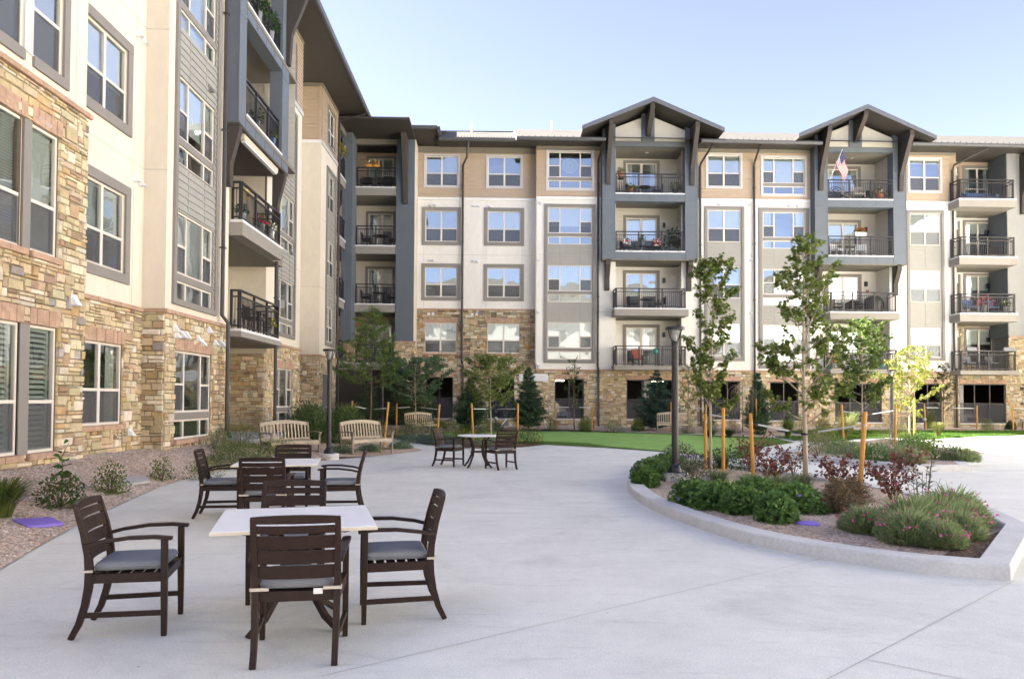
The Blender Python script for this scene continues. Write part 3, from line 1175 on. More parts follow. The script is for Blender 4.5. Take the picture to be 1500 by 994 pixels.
# far bay
tri_bay(S2, 27.45, 29.70, [2.68, 5.93, 9.08, 12.25, 15.2], 27.22, 29.90, 3.84, 12.55, [('slats', .5), ('none', 1), ('slats', .7), ('slats', 1), ('shade', .5)], (26.25, 30.75), 7, 3.5, tan_z=12.95)
mb = MB()
mb.box(-8.9, -7.86, 30.70, 30.745, 0.2, 15.9, 'stucco_cream')
Face('X', -8.95).sheet(mb, (30.7, 34.8, 0.0, 15.9), [], 'stucco_cream')
mb.build('stucco_wall', BLD)
vent(S2, 28.5, 10.1, 'vent_taupe', .15)
vent(S2, 29.2, 7.1, 'vent_taupe', .2)
# corner bay
S3Y = Face('Y', 34.8)
mb = MB()
S3Y.stones(mb, (-8.95, -8.0, -.1, 3.52), [], PAL_WARM, .84, 8)
mb.build('stone_wall', BLD)
mb = MB()
S3Y.sheet(mb, (-8.95, -8.0, 3.52, 13.2), [], 'stucco_cream')
joint_h(mb, S3Y, -8.95, -8.0, 6.62)
mb.build('stucco_wall', BLD)
mb = MB()
S3Y.siding(mb, (-8.95, -8.0, 13.2, 15.9), [], 'siding_tan', .16)
S3Y.box(mb, -8.14, -8.0, 13.2, 15.9, 0, .04, 'siding_tan')
mb.build('siding_wall', BLD)
mb = MB()
S3Y.box(mb, -8.95, -8.0, 13.12, 13.26, 0, .07, 'trim_white')
mb.build('trim_band', BLD)
mb = MB()
S3Y.box(mb, -8.95, -8.0, 15.7, 15.9, 0, .05, 'frieze_brown')
mb.build('frieze_board', BLD)
ledge(S3Y, -8.95, -8.0, 3.52, e1=.1)
tri_bay(S3, 36.02, 37.50, [5.93, 9.05, 12.2, 15.25], 35.86, 37.86, 4.05, 12.45, [('shade', .5), ('none', 1), ('none', 1), ('none', 1)], (34.8, 38.3), 9, 3.52, tan_z=13.2, kind='double', base=-.1)
mb = MB()
S3.box(mb, 35.44, 36.19, 0.15, 2.7, 0.0, 0.06, 'door_grey')
S3.box(mb, 36.02, 36.06, 1.15, 1.25, 0.06, 0.10, 'vent_white')
mb.build('service_door', BLD)
downspout([(-6.6, 38.1, 15.7), (-7.9, 38.22, 15.35), (-7.9, 38.22, 3.6), (-7.86, 38.26, 3.4), (-7.86, 38.26, .15)], .11)

# ---- inner corner --------------------------------------------------------
CY = 41.35
CF = Face('Y', CY)
mb = MB()
mb.box(-8.0, -7.66, 40.4, CY + .35, 4.6, 15.62, 'stucco_blue')
mb.box(-8.18, -8.0, 40.35, 40.7, 4.6, 15.62, 'stucco_blue')
mb.build('corner_post', BLD)
mb = MB()
mb.box(-5.48, -4.50, CY, 42.62, 4.62, 15.62, 'stucco_blue')
mb.box(-4.50, -4.46, CY + .03, 42.6, 4.62, 15.62, 'stucco_cream')
mb.build('blue_pier', BLD)
mb = MB()
Face('Y', CY - .03).stones(mb, (-8.05, -7.60, 3.5, 4.6), [], PAL_WARM, .9, 11)
mb.box(-8.05, -7.6, CY - .028, 41.7, 3.5, 4.6, 'mortar')
mb.build('stone_wall', BLD)
mb = MB()
Face('Y', CY - .03).stones(mb, (-5.54, -4.44, 3.5, 4.6), [], PAL_WARM, .9, 14)
mb.box(-5.54, -4.442, CY - .028, 42.55, 3.5, 4.6, 'mortar')
Face('X', -4.44).stones(mb, (CY, 42.5, 3.5, 4.6), [], PAL_WARM, .9, 12)
mb.build('stone_wall', BLD)
ledge(Face('Y', CY - .03), -8.05, -7.6, 4.62)
ledge(Face('Y', CY - .03), -5.54, -4.44, 4.62, e1=.08)
CB = Face('Y', 43.7)
doors = []
mb, ms, mst = MB(), MB(), MB()
fl = [3.5, 6.68, 9.82, 12.98]
dh = [(-7.35, -5.95, z + .06, z + 2.25) for z in fl]
CB.stones(mst, (-10.5, -4.5, 3.5, 6.3), dh, PAL_GREY, 1.0, 13)
CB.sheet(mb, (-10.5, -4.5, 6.3, 12.6), dh, 'stucco_cream')
CB.siding(ms, (-10.5, -4.5, 12.6, 15.62), dh, 'siding_tan', .16)
for mm, nm in ((mb, 'stucco_wall'), (ms, 'siding_wall'), (mst, 'stone_wall')):
    mm.build(nm, BLD)
for (a, b, c, d), bl in zip(dh, ('none', 'none', 'none', 'slats')):
    window(CB, a, b, c, d, 'slider', bl, 1, trim=(.14, .14, 0, .14), name='patio_door')
mb = MB()
Face('X', -10.5).sheet(mb, (38.3, 43.7, 0, 15.7), [], 'stucco_cream')
mb.box(-10.5, -8.02, 38.26, 38.3, 0, 15.7, 'stucco_cream')
mb.box(-4.52, -4.50, 42.6, 43.7, 0, 15.6, 'stucco_cream')
mb.build('stucco_wall', BLD)
for i, z in enumerate(fl):
    th = .22 if i == 0 else .46
    mb = MB()
    x1 = -4.6 if i == 0 else -5.5
    mb.box(-8.0, x1, CY + .02, 43.69, z - th, z - .07, 'band_taupe')
    mb.box(-10.49, -8.0, 38.31, 43.69, z - th, z - .07, 'band_taupe')
    mb.box(-8.0, x1, CY - .03, 43.69, z - .07, z, 'slab_edge')
    mb.box(-10.49, -7.97, 38.31, 43.69, z - .07, z - .002, 'slab_edge')
    o = mb.build('balcony', BLD)
    if i == 0:
        railing((-7.58, CY + .1), (-5.56, CY + .1), z, .95, o)
    else:
        railing((-7.62, CY + .1), (-5.52, CY + .1), z, 1.02, o)
    railing((-8.06, 38.36), (-8.06, 40.33), z, 1.02, o)
mb = MB()
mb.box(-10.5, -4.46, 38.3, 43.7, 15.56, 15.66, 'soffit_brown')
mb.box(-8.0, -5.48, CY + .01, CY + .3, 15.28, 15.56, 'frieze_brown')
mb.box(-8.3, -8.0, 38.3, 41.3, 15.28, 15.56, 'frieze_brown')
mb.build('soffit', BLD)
brace([(40.15, 15.72), (CY, 15.72), (CY, 12.05), (CY - .16, 12.05), (CY - .22, 13.2), (40.15, 15.42)], 'y', -4.98, .26)
# dark porch under the corner
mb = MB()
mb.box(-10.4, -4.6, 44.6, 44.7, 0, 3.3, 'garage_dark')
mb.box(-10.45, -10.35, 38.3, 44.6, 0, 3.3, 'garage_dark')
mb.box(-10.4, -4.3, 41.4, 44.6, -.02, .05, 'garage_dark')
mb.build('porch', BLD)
mb = MB()
mb.tube([(-6.15, CY + .2, 0), (-6.15, CY + .2, 3.3)], .075, 'downspout_dark')
mb.build('porch_post', BLD)

# ---- back wing -----------------------------------------------------------
A, B = Face('Y', 42.6), Face('Y', 42.0)
GZ0 = 0.0
g_open = [(-3.87, -2.40, .55, 2.78), (-.47, .93, .55, 2.78), (3.15, 4.74, .55, 2.72), (7.1, 9.7, .55, 2.70), (11.35, 13.35, .54, 2.66), (15.03, 16.6, .50, 2.62), (18.65, 21.25, .42, 2.56), (23.12, 24.62, .40, 2.57), (25.65, 28.25, .40, 2.57)]
mb = MB()
B.stones(mb, (-4.9, 2.1, -.1, 3.50), g_open, PAL_GREY, .84, 21)
mb.build('stone_wall', BLD)
mb = MB()
B.stones(mb, (2.1, 30.5, -.1, 3.18), g_open, PAL_WARM, .84, 22)
mb.build('stone_wall', BLD)
mb = MB()
mb.box(-4.45, 2.1, 42.0, 42.6, 3.46, 3.50, 'stone_red')
mb.build('ledge', BLD)
ledge(B, 2.1, 28.4, 3.20)
mb = MB()
A.stones(mb, (-4.45, 2.12, 3.5, 6.52), [(-4.0, -2.25, 4.13, 5.8), (-.55, 1.23, 4.10, 5.79)], PAL_GREY, .95, 23)
mb.build('stone_wall', BLD)
a_w = []
for k, (h, s) in enumerate(((5.80, 4.13), (8.88, 7.22), (12.02, 10.30), (15.07, 13.41))):
    a_w += [(-4.02, -2.25, s, h, k, 0), (-.57, 1.26, s, h, k, 1)]
ha = [w[:4] for w in a_w]
mb = MB()
A.sheet(mb, (-4.45, 2.12, 6.52, 12.65), ha, 'stucco_white')
for v in (9.58,):
    joint_h(mb, A, -4.45, 2.1, v)
for u in (-4.1, -2.15, -.65, 1.35):
    joint_v(mb, A, u, 9.1, 10.1)
    joint_v(mb, A, u, 6.6, 7.0)
    joint_v(mb, A, u, 12.2, 12.5)
mb.build('stucco_wall', BLD)
ledge(A, -4.45, 2.1, 6.54)
mb = MB()
A.siding(mb, (-4.45, 2.12, 12.65, 15.62), ha, 'siding_tan', .155)
mb.build('siding_wall', BLD)
mb = MB()
A.box(mb, -4.45, 2.1, 12.62, 12.76, 0, .07, 'trim_white')
mb.build('trim_band', BLD)
mb = MB()
A.box(mb, -4.45, 2.1, 15.25, 15.6, 0, .05, 'frieze_brown')
mb.build('frieze_board', BLD)
bl_a = {(0, 0): ('curtain', .7), (0, 1): ('shade', .9), (1, 0): ('none', 1), (1, 1): ('slats', .8), (2, 0): ('slats', 1), (2, 1): ('shade', .6), (3, 0): ('slats', .75), (3, 1): ('none', 1)}
for a, b, c, d, k, j in a_w:
    bl, f = bl_a[(k, j)]
    if k == 0:
        window(A, a, b, c, d, 'double', bl, f, sill=True, lintel=True)
    elif k == 3:
        window(A, a, b, c, d, 'double', bl, f, trim=(.11, .11, .11, .11), tmat='trim_lilac')
    else:
        window(A, a, b, c, d, 'double', bl, f, trim=(.2, .2, .2, .2))
for u, v in ((-3.75, 12.32), (-3.5, 12.32), (-1.35, 12.3), (-1.1, 12.3), (-.45, 12.28), (-3.75, 9.25), (-3.5, 9.25), (-1.35, 9.22), (-1.1, 9.22), (-3.8, 6.28), (-3.55, 6.28), (-1.4, 6.28), (-1.15, 6.28)):
    vent(A, u, v)
downspout([(-1.62, 41.35, 15.5), (-1.70, 41.6, 14.75), (-1.95, 42.45, 14.55), (-1.95, 42.47, 3.7), (-1.86, 41.9, 3.4), (-1.86, 41.9, .1)], .12)
mb = MB()
mb.box(2.08, 2.12, 42.0, 42.6, 3.2, 15.5, 'stucco_white')
mb.box(2.07, 2.12, 42.0, 42.6, 12.65, 15.5, 'siding_tan')
mb.build('stucco_wall', BLD)
mb = MB()
for k in range(3):
    B.box(mb, 1.25, 2.75, 2.62 + k * .13, 2.71 + k * .13, .03, .09, 'vent_white')
B.box(mb, 1.20, 2.8, 2.58, 2.98, .0, .045, 'vent_white')
mb.build('louvre_vent', BLD)

# main wall of the back wing: siding above, stucco below, with panels of stacked windows
bt = [(2.75, 5.17, 15.22), (2.75, 5.17, 12.13), (2.75, 5.17, 8.95), (2.75, 5.17, 5.82)]
b2 = [(11.58, 13.40, 15.15, 1.74), (11.58, 13.40, 12.10, 1.78), (11.58, 13.40, 8.98, 1.76), (11.58, 13.40, 5.82, 1.78)]
b3 = [(14.66, 17.0, 15.05), (14.66, 17.0, 12.02), (14.66, 17.0, 8.86), (14.66, 17.0, 5.76)]
b4 = [(22.92, 24.64, 15.07, 1.76), (22.92, 24.64, 12.04, 1.78), (22.92, 24.64, 8.85, 1.76), (22.92, 24.64, 5.67, 1.66)]
holes = [(a, b, h - TRI_B, h) for a, b, h in bt + b3] + [(a, b, h - w, h) for a, b, h, w in b2 + b4]
panels = [(2.55, 5.37, 3.58, 12.32, (2.75 + 2.42 * .27, 2.75 + 2.42 * .73)), (11.40, 13.62, 3.75, 12.30, (12.49,)), (14.42, 17.24, 3.35, 12.25, (14.66 + 2.34 * .27, 14.66 + 2.34 * .73)), (22.74, 24.84, 3.84, 12.22, (23.78,))]
pan_r = [p[:4] for p in panels]
rec = [(6.48, 10.12, 3.0, 15.4), (18.0, 21.75, 3.0, 15.4), (25.55, 28.42, 3.0, 15.5)]
mb, ms = MB(), MB()
B.sheet(mb, (2.1, 28.42, 3.18, 12.65), pan_r + rec, 'stucco_white', reveal=.02)
B.siding(ms, (2.1, 28.42, 12.65, 15.52), holes + rec, 'siding_tan', .155)
for v in (6.4, 9.55):
    for a, b in ((2.1, 2.55), (5.37, 6.4), (10.2, 11.4), (13.62, 14.42), (17.24, 18.0), (21.75, 22.74), (24.84, 25.5)):
        joint_h(mb, B, a, b, v)
mb.build('stucco_wall', BLD)
ms.build('siding_wall', BLD)
for p in panels:
    a, b, c, d, us = p
    mb = MB()
    B.siding(mb, (a, b, c, d), holes, 'siding_grey', .17)
    hh = sorted((h[2], h[3]) for h in holes if a < h[0] < b and h[3] < d)
    zs = [c] + [x for q in hh for x in q] + [d]
    for i in range(0, len(zs), 2):
        if zs[i + 1] - zs[i] > .4:
            siding_battens(mb, B, a, b, zs[i] + .06, zs[i + 1] - .06, us, 'siding_grey')
    mb.build('siding_panel', BLD)
    mb = MB()
    t = .15
    B.box(mb, a, a + t, c, d, 0, .065, 'trim_grey')
    B.box(mb, b - t, b, c, d, 0, .065, 'trim_grey')
    B.box(mb, a + t, b - t, c, c + t, 0, .062, 'trim_grey')
    B.box(mb, a + t, b - t, d - t * .8, d, 0, .062, 'trim_grey')
    mb.build('panel_trim', BLD, bevel=.004)
TT = (.12, .12, .12, .12)
for (a, b, h), (bl, f) in zip(bt, (('none', 1), ('shade', .5), ('vertical', 1), ('shade', .8))):
    window(B, a, b, h - TRI_B, h, 'tri', bl, f, trim=TT if h > 14 else None, tmat='trim_lilac')
for (a, b, h, w), (bl, f) in zip(b2, (('shade', .55), ('shade', .55), ('curtain', 1), ('curtain', 1))):
    window(B, a, b, h - w, h, 'double', bl, f, trim=TT if h > 14 else None, tmat='trim_lilac')
for (a, b, h), (bl, f) in zip(b3, (('shade', .75), ('sides', 1), ('slats', .7), ('sides', 1))):
    window(B, a, b, h - TRI_B, h, 'tri', bl, f, trim=TT if h > 14 else None, tmat='trim_lilac')
for (a, b, h, w), (bl, f) in zip(b4, (('shade', .12), ('slats', 1), ('shade', 1), ('shade', .35))):
    window(B, a, b, h - w, h, 'double', bl, f, trim=TT if h > 14 else None, tmat='trim_lilac')
for a, b in ((2.1, 5.75), (10.8, 17.3), (22.3, 25.5)):
    mb = MB()
    B.box(mb, a, b, 12.58, 12.72, 0, .07, 'trim_white')
    mb.build('trim_band', BLD)
    mb = MB()
    B.box(mb, a, b, 15.30, 15.52, 0, .05, 'frieze_brown')
    mb.build('frieze_board', BLD)
for u, v in ((2.3, 12.35), (2.28, 9.2), (2.25, 6.35), (2.26, 3.5), (12.2, 12.42), (13.9, 12.4), (16.1, 12.38), (16.6, 12.38), (14.0, 9.35), (14.0, 6.4), (17.5, 6.3), (2.28, 3.35)):
    vent(B, u, v)
for u, v in ((12.3, 9.45), (12.3, 6.35)):
    vent(B, u, v, 'vent_taupe', .18)
downspout([(5.65, 40.75, 15.35), (5.5, 41.75, 14.75), (5.5, 41.88, 14.6), (5.5, 41.88, 3.4), (5.54, 41.86, 3.2), (5.54, 41.86, .1)], .12)
downspout([(11.55, 40.75, 15.35), (11.14, 41.75, 14.6), (11.14, 41.88, 14.4), (11.14, 41.88, 3.4), (11.18, 41.86, .1)], .12)
downspout([(14.1, 40.75, 15.35), (14.15, 41.8, 14.75), (14.15, 41.88, 14.5), (14.15, 41.88, 3.4), (14.2, 41.86, .1)], .12)
downspout([(26.6, 40.75, 15.35), (25.3, 41.75, 14.7), (25.3, 41.88, 14.4), (25.3, 41.88, 3.5), (25.4, 41.84, 3.25), (25.4, 41.84, .1)], .12)

# gabled balcony towers
GY = 41.4


def tower(x0, x1, o0, o1, ax, zb, slabs, hdr, apex, eave_z, e0, e1, seed):
    F = Face('Y', GY)
    mb = MB()
    zt = hdr
    for a, b in ((x0, o0), (o1, x1)):
        mb.box(a, b, GY, 42.0, zb, eave_z + .8, 'panel_blue')
        for z in (zb, slabs[1] + .02, slabs[1] + 1.45, slabs[0] - .42, slabs[0] + 1.5):
            F.box(mb, a, b, z, z + .05, 0, .015, 'panel_blue')
        for u in (a + .001, b - .051):
            F.box(mb, u, u + .05, zb + .05, eave_z + .5, 0, .013, 'panel_blue')
    mb.box(o0, o1, GY + .003, GY + .25, hdr, hdr + .28, 'panel_blue')
    mb.box(o0, o1, GY + .003, 42.0, zb, slabs[1] - .07, 'panel_blue')
    mb.box(o0, o1, GY + .003, 42.0, slabs[0] - .46, slabs[0] - .07, 'panel_blue')
    for zz, z1 in ((zb, slabs[1] - .07), (slabs[0] - .46, slabs[0] - .07)):
        for k in range(1, 4):
            u = o0 + (o1 - o0) * k / 4
            F.box(mb, u - .02, u + .02, zz + .05, z1 - .03, -.003, .012, 'panel_blue')
    # gable triangle: pale siding and a blue king post
    sl = (apex - eave_z) / (ax - e0)
    F.box(mb, ax - .38, ax + .34, hdr + .28, apex - .35, -.06, .02, 'panel_blue')
    mb.build('balcony_tower', BLD, bevel=.006)
    mb = MB()
    n = 11
    z0 = hdr + .28
    for i in range(n):
        za, zc = z0 + i * .155, z0 + (i + 1) * .155
        for a, b in ((o0, ax - .38), (ax + .34, o1)):
            def top(x):
                return apex - .42 - abs(x - ax) * sl
            pts = [(a, za), (b, za), (b, zc), (a, zc)]
            lo, hi = min(top(a), top(b)), max(top(a), top(b))
            if hi <= za:
                continue
            q = []
            ta, tb = top(a), top(b)
            c = min(zc, ta) if ta > za else za
            d = min(zc, tb) if tb > za else za
            q = [(a, za), (b, za), (b, d), (a, c)]
            # where the slope crosses this board the straight edge follows it
            if (ta < zc) != (tb < zc) or (ta < zc and tb < zc):
                xs = []
                for lv in (za, zc):
                    if (ta - lv) * (tb - lv) < 0:
                        xs.append((a + (b - a) * (lv - ta) / (tb - ta), lv))
                if ta < tb:
                    q = [p for p in ([(a, za)] if ta > za else []) + [x for x in xs if x[1] == za] + [(b, za), (b, min(zc, tb))] + [x for x in xs if x[1] == zc] + ([(a, min(ta, zc))] if ta > za else [])]
                else:
                    q = [p for p in [(a, za)] + ([(b, za)] if tb > za else []) + [x for x in xs if x[1] == za] + ([(b, min(tb, zc))] if tb > za else []) + [x for x in xs if x[1] == zc] + [(a, min(zc, ta))]]
            if len(q) < 3:
                continue
            vs = [F.P(u, v, -.03 - .014 * ((v - za) / .155)) for u, v in q]
            mb.add(vs, [tuple(range(len(vs)))], 'siding_pale')
    mb.build('gable_siding', BLD)
    mb = MB()      # closing wall behind, ceiling of top balcony
    mb.prism([(o0 - .1, hdr + .1), (o1 + .1, hdr + .1), (o1 + .1, apex - .42 - abs(o1 - ax) * sl), (ax, apex - .42), (o0 - .1, apex - .42 - abs(ax - o0) * sl)], 'y', GY + .06, GY + .2, 'siding_pale')
    mb.build('gable_wall', BLD)
    mb = MB()
    mb.box(o0 - .2, o1 + .3, GY + .25, 43.7, hdr, hdr + .08, 'soffit_balcony')
    mb.tube([((o0 + o1) / 2, 42.4, hdr - .03), ((o0 + o1) / 2, 42.4, hdr + .02)], .10, 'lamp_glass', n=12)
    mb.build('soffit', BLD)
    # roof
    mb = MB()
    y0, y1 = 40.0, 47.0
    th = .20
    for s, e in ((-1, e0), (1, e1)):
        zE = eave_z
        P = [(ax, apex), (e, zE), (e, zE - th), (ax, apex - th)]
        vs = [(p[0], y0 + .03, p[1]) for p in P] + [(p[0], y1, p[1]) for p in P]
        mb.add(vs, [(0, 1, 5, 4)], 'shingle')
        mb.add(vs, [(2, 3, 7, 6), (1, 2, 6, 5), (4, 5, 6, 7)], 'soffit_brown')
        Q = [(ax, apex + .03), (e + s * .03, zE + .02), (e + s * .03, zE - th), (ax, apex - th - .02)]
        mb.add([(p[0], y0, p[1]) for p in Q] + [(p[0], y0 + .05, p[1]) for p in Q], [(0, 1, 2, 3) if s < 0 else (3, 2, 1, 0), (7, 6, 5, 4) if s < 0 else (4, 5, 6, 7), (0, 4, 5, 1), (1, 5, 6, 2), (2, 6, 7, 3)], 'fascia_slate')
    mb.build('gable_roof', BLD)
    for u in ((x0 + o0) / 2 - .05, (o1 + x1) / 2 + .02):
        zt_ = apex - th - abs(u - ax) * sl - .02
        brace([(40.12, zt_), (GY, zt_), (GY, slabs[0] + .42), (GY - .14, slabs[0] + .42), (GY - .20, slabs[0] + 1.3), (40.12, zt_ - .28)], 'y', u, .24)
    brace([(40.12, apex - th - .06), (GY, apex - th - .06), (GY, hdr + .52), (GY - .14, hdr + .52), (40.12, apex - th - .32)], 'y', ax - .02, .24)
    for u in ((x0 + o0) / 2 - .02, (o1 + x1) / 2 - .02):
        brace([(GY + .02, zb - .0), (42.0, zb - .0), (42.0, zb - 1.65), (41.82, zb - 1.65), (41.82, zb - 1.0), (GY + .02, zb - .3)], 'y', u, .26)
    # recess behind
    BK = Face('Y', 43.6)
    cx_ = o0 + (o1 - o0) * .5
    dz = [slabs[0], slabs[1], slabs[2], slabs[3]]
    dr = [(o0 + .95, o0 + 2.72, z + .08, z + 2.3) for z in dz]
    mb, ms = MB(), MB()
    BK.sheet(mb, (o0 - .1, o1 + .12, 3.0, zb), dr, 'stucco_white')
    BK.siding(ms, (o0 - .1, o1 + .12, zb, hdr + .02), dr, 'siding_pale', .16)
    RX = Face('X', 0)
    # right hand side wall faces -x
    for z0_, z1_, m, t in ((3.0, zb, 'stucco_white', mb), (zb, hdr + .02, 'siding_pale', ms)):
        k = int((z1_ - z0_) / .16)
        for i in range(k):
            va, vb = z0_ + (z1_ - z0_) * i / k, z0_ + (z1_ - z0_) * (i + 1) / k
            l1, l2 = (.02, .004) if m == 'siding_pale' else (0, 0)
            t.quad((o1 + .1 - l1, 43.6, va), (o1 + .1 - l1, 42.0, va), (o1 + .1 - l2, 42.0, vb), (o1 + .1 - l2, 43.6, vb), m)
            t.quad((o0 - .1 + l1, 42.0, va), (o0 - .1 + l1, 43.6, va), (o0 - .1 + l2, 43.6, vb), (o0 - .1 + l2, 42.0, vb), m)
    mb.build('stucco_wall', BLD)
    ms.build('siding_wall', BLD)
    bls = {1: [('sides', 1), ('shade', .9), ('slats', 1), ('curtain', .8)], 2: [('sides', 1), ('shade', .4), ('slats', 1), ('sides', 1)]}[seed]
    for r, (bl, f) in zip(dr, bls):
        window(BK, *r, 'door', bl, f, trim=(.16, .16, 0, .16), name='patio_door')
    for z in dz[1:]:
        s = MB()
        BK.box(s, o0 + 3.05, o0 + 3.19, z + 1.75, z + 2.02, 0, .14, 'lamp_black')
        s.build('wall_light', BLD)
    for i, z in enumerate(dz):
        mb = MB()
        if i < 2:
            mb.box(o0, o1, GY - .02, 43.6, z - .07, z, 'slab_edge')
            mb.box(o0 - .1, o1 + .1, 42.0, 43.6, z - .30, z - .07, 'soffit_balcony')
            rl = [((o0 + .02, GY + .06), (o1 - .02, GY + .06))]
        else:
            th_ = .42 if i == 2 else .22
            a, b = o0 - .10, o1 + .08
            mb.box(a, b, 40.95, 42.0, z - th_, z - .07, 'band_taupe')
            mb.box(a - .012, b + .012, 40.93, 42.0, z - .07, z, 'slab_edge' if i == 2 else 'band_taupe')
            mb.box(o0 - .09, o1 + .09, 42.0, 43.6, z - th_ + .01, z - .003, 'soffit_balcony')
            rl = [((a + .08, 41.04), (b - .16, 41.04)), ((a + .08, 41.04), (a + .08, 41.96)), ((b - .16, 41.04), (b - .16, 41.96))]
        o = mb.build('balcony', BLD)
        for p, q in rl:
            railing(p, q, z, 1.02, o)
        if i in (1, 2):
            pass
    mb = MB()
    mb.box(x0 + .02, x1 - .02, GY + .02, 43.6, zb - .05, zb, 'soffit_balcony')
    mb.build('soffit', BLD)


tower(5.66, 10.88, 6.37, 10.18, 8.17, 9.22, (12.84, 9.68, 6.52, 3.42), 15.39, 17.55, 15.97, 4.42, 11.92, 1)
tower(17.33, 22.42, 18.05, 21.68, 19.62, 9.08, (12.66, 9.55, 6.42, 3.30), 15.24, 17.34, 15.72, 15.92, 23.3, 2)

# right hand balconies and grey wall
mb = MB()
mb.box(28.42, 28.95, 41.95, 43.6, 5.2, 15.5, 'stucco_grey')
mb.box(28.41, 28.42, 42.0, 43.6, 5.2, 15.5, 'panel_blue')
mb.box(28.95, 34.0, 42.0, 42.1, 5.0, 15.5, 'stucco_grey')
mb.build('grey_wall', BLD)
mb = MB()
Face('Y', 41.97).stones(mb, (28.42, 34.0, 3.0, 5.15), [], PAL_WARM, .84, 31)
B.stones(mb, (30.5, 34.0, -.1, 3.0), [], PAL_WARM, .84, 32)
mb.build('stone_wall', BLD)
ledge(Face('Y', 41.97), 28.42, 34.0, 5.2)
brace([(40.4, 15.4), (42.0, 15.4), (42.0, 12.05), (41.84, 12.05), (41.78, 13.1), (40.4, 15.1)], 'y', 29.3, .26)
RK = Face('Y', 43.6)
rz_ = (12.66, 9.50, 6.40, 3.28)
wr = [(27.05, 28.30 + .25, z + .35, z + 2.45) for z in rz_]
dd = [(25.72, 26.62, z + .02, z + 2.42) for z in rz_]
mb, ms, mst = MB(), MB(), MB()
RK.stones(mst, (25.5, 28.5, 3.0, 6.1), wr + dd, PAL_WARM, .84, 33)
RK.sheet(mb, (25.5, 28.5, 6.1, 12.3), wr + dd, 'stucco_white')
RK.siding(ms, (25.5, 28.5, 12.3, 15.5), wr + dd, 'siding_tan', .155)
mb.box(25.50, 25.53, 42.0, 43.6, 3.0, 15.5, 'stucco_white')
for mm, nm in ((mb, 'stucco_wall'), (ms, 'siding_wall'), (mst, 'stone_wall')):
    mm.build(nm, BLD)
for r, (bl, f) in zip(wr, (('sides', 1), ('shade', .3), ('shade', .4), ('shade', .4))):
    window(RK, *r, 'double', bl, f, trim=(.14, .14, .0, .14))
for r in dd:
    d = MB()
    RK.box(d, r[0], r[1], r[2], r[2] + 1.98, -.05, -.01, 'trim_grey')
    RK.box(d, r[0] - .1, r[0], r[2], r[3] + .1, -.02, .04, 'trim_grey')
    RK.box(d, r[1], r[1] + .1, r[2], r[3] + .1, -.02, .04, 'trim_grey')
    RK.box(d, r[0], r[1], r[2] + 2.0, r[2] + 2.08, -.03, .03, 'frame_white')
    RK.box(d, r[0], r[1], r[2] + 2.08, r[3], -.05, -.02, 'blind_white')
    dob = d.build('balcony_door', BLD)
    g = MB()
    RK.quad(g, r[0] + .16, r[1] - .16, r[2] + .3, r[2] + 1.8, -.004, 'glass')
    g.build('glass', dob)
for i, z in enumerate(rz_):
    th = .46 if i < 3 else .22
    mb = MB()
    a, b = 25.1, 28.30
    mb.box(a, b, 41.0, 41.98, z - th, z - .07, 'band_taupe')
    mb.box(a - .012, b + .012, 40.985, 41.98, z - .07, z, 'slab_edge' if i < 3 else 'band_taupe')
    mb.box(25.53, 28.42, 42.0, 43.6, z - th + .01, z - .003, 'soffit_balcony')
    o = mb.build('balcony', BLD)
    railing((a + .1, 41.08), (b - .1, 41.08), z, 1.02, o)
    railing((a + .1, 41.08), (a + .1, 41.95), z, 1.02, o)
    railing((b - .1, 41.08), (b - .1, 41.95), z, 1.02, o)
    s = MB()
    RK.box(s, 28.22, 28.36, z + 1.75, z + 2.0, 0, .14, 'lamp_black')
    if i:
        s.build('wall_light', BLD)

# garage behind the openings
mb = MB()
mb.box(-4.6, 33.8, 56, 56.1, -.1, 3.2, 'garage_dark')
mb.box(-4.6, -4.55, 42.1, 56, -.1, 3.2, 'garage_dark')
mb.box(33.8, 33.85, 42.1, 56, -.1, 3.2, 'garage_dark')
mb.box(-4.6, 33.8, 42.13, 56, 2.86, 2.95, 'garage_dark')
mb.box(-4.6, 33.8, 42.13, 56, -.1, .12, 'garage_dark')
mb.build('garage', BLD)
for x, y in ((3.5, 46), (9.6, 46.5), (20.2, 46), (27.6, 45.5), (24, 48)):
    s = MB()
    s.box(x - .5, x + .5, y - .08, y + .08, 2.70, 2.76, 'lit_panel')
    s.box(x - .55, x + .55, y - .1, y + .1, 2.76, 2.86, 'vent_white')
    s.build('garage_light', BLD)
for r, n in zip(g_open, (2, 2, 2, 3, 3, 2, 3, 2, 3)):
    mb = MB()
    a, b, c, d = r
    fr_ = .05
    vm = c + (d - c) * .49
    for e in ((a, a + fr_, c, d), (b - fr_, b, c, d), (a + fr_, b - fr_, d - fr_, d), (a + fr_, b - fr_, c, c + fr_), (a + fr_, b - fr_, vm, vm + .04)):
        B.box(mb, *e, -.10, -.05, 'downspout_dark')
    for k in range(1, n):
        u = a + (b - a) * k / n
        B.box(mb, u - .025, u + .025, c + fr_, d - fr_, -.098, -.052, 'downspout_dark')
    B.box(mb, a - .03, b + .03, c - .05, c - .003, -.10, .065, 'slab_edge')
    o = mb.build('garage_opening', BLD)
    g = MB()
    B.quad(g, a + fr_, b - fr_, c + fr_, vm, -.075, 'garage_mesh')
    g.build('mesh_screen', o)
    s = MB()
    n2 = int((b - a + .1) / .2)
    for i in range(n2):
        p, q = a - .05 + (b - a + .1) * i / n2, a - .05 + (b - a + .1) * (i + 1) / n2
        B.box(s, p + .004, q - .004, d + .004, d + .24, -.02, .05 + wrand.uniform(-.008, .008), 'stone_red')
    s.build('lintel', o)
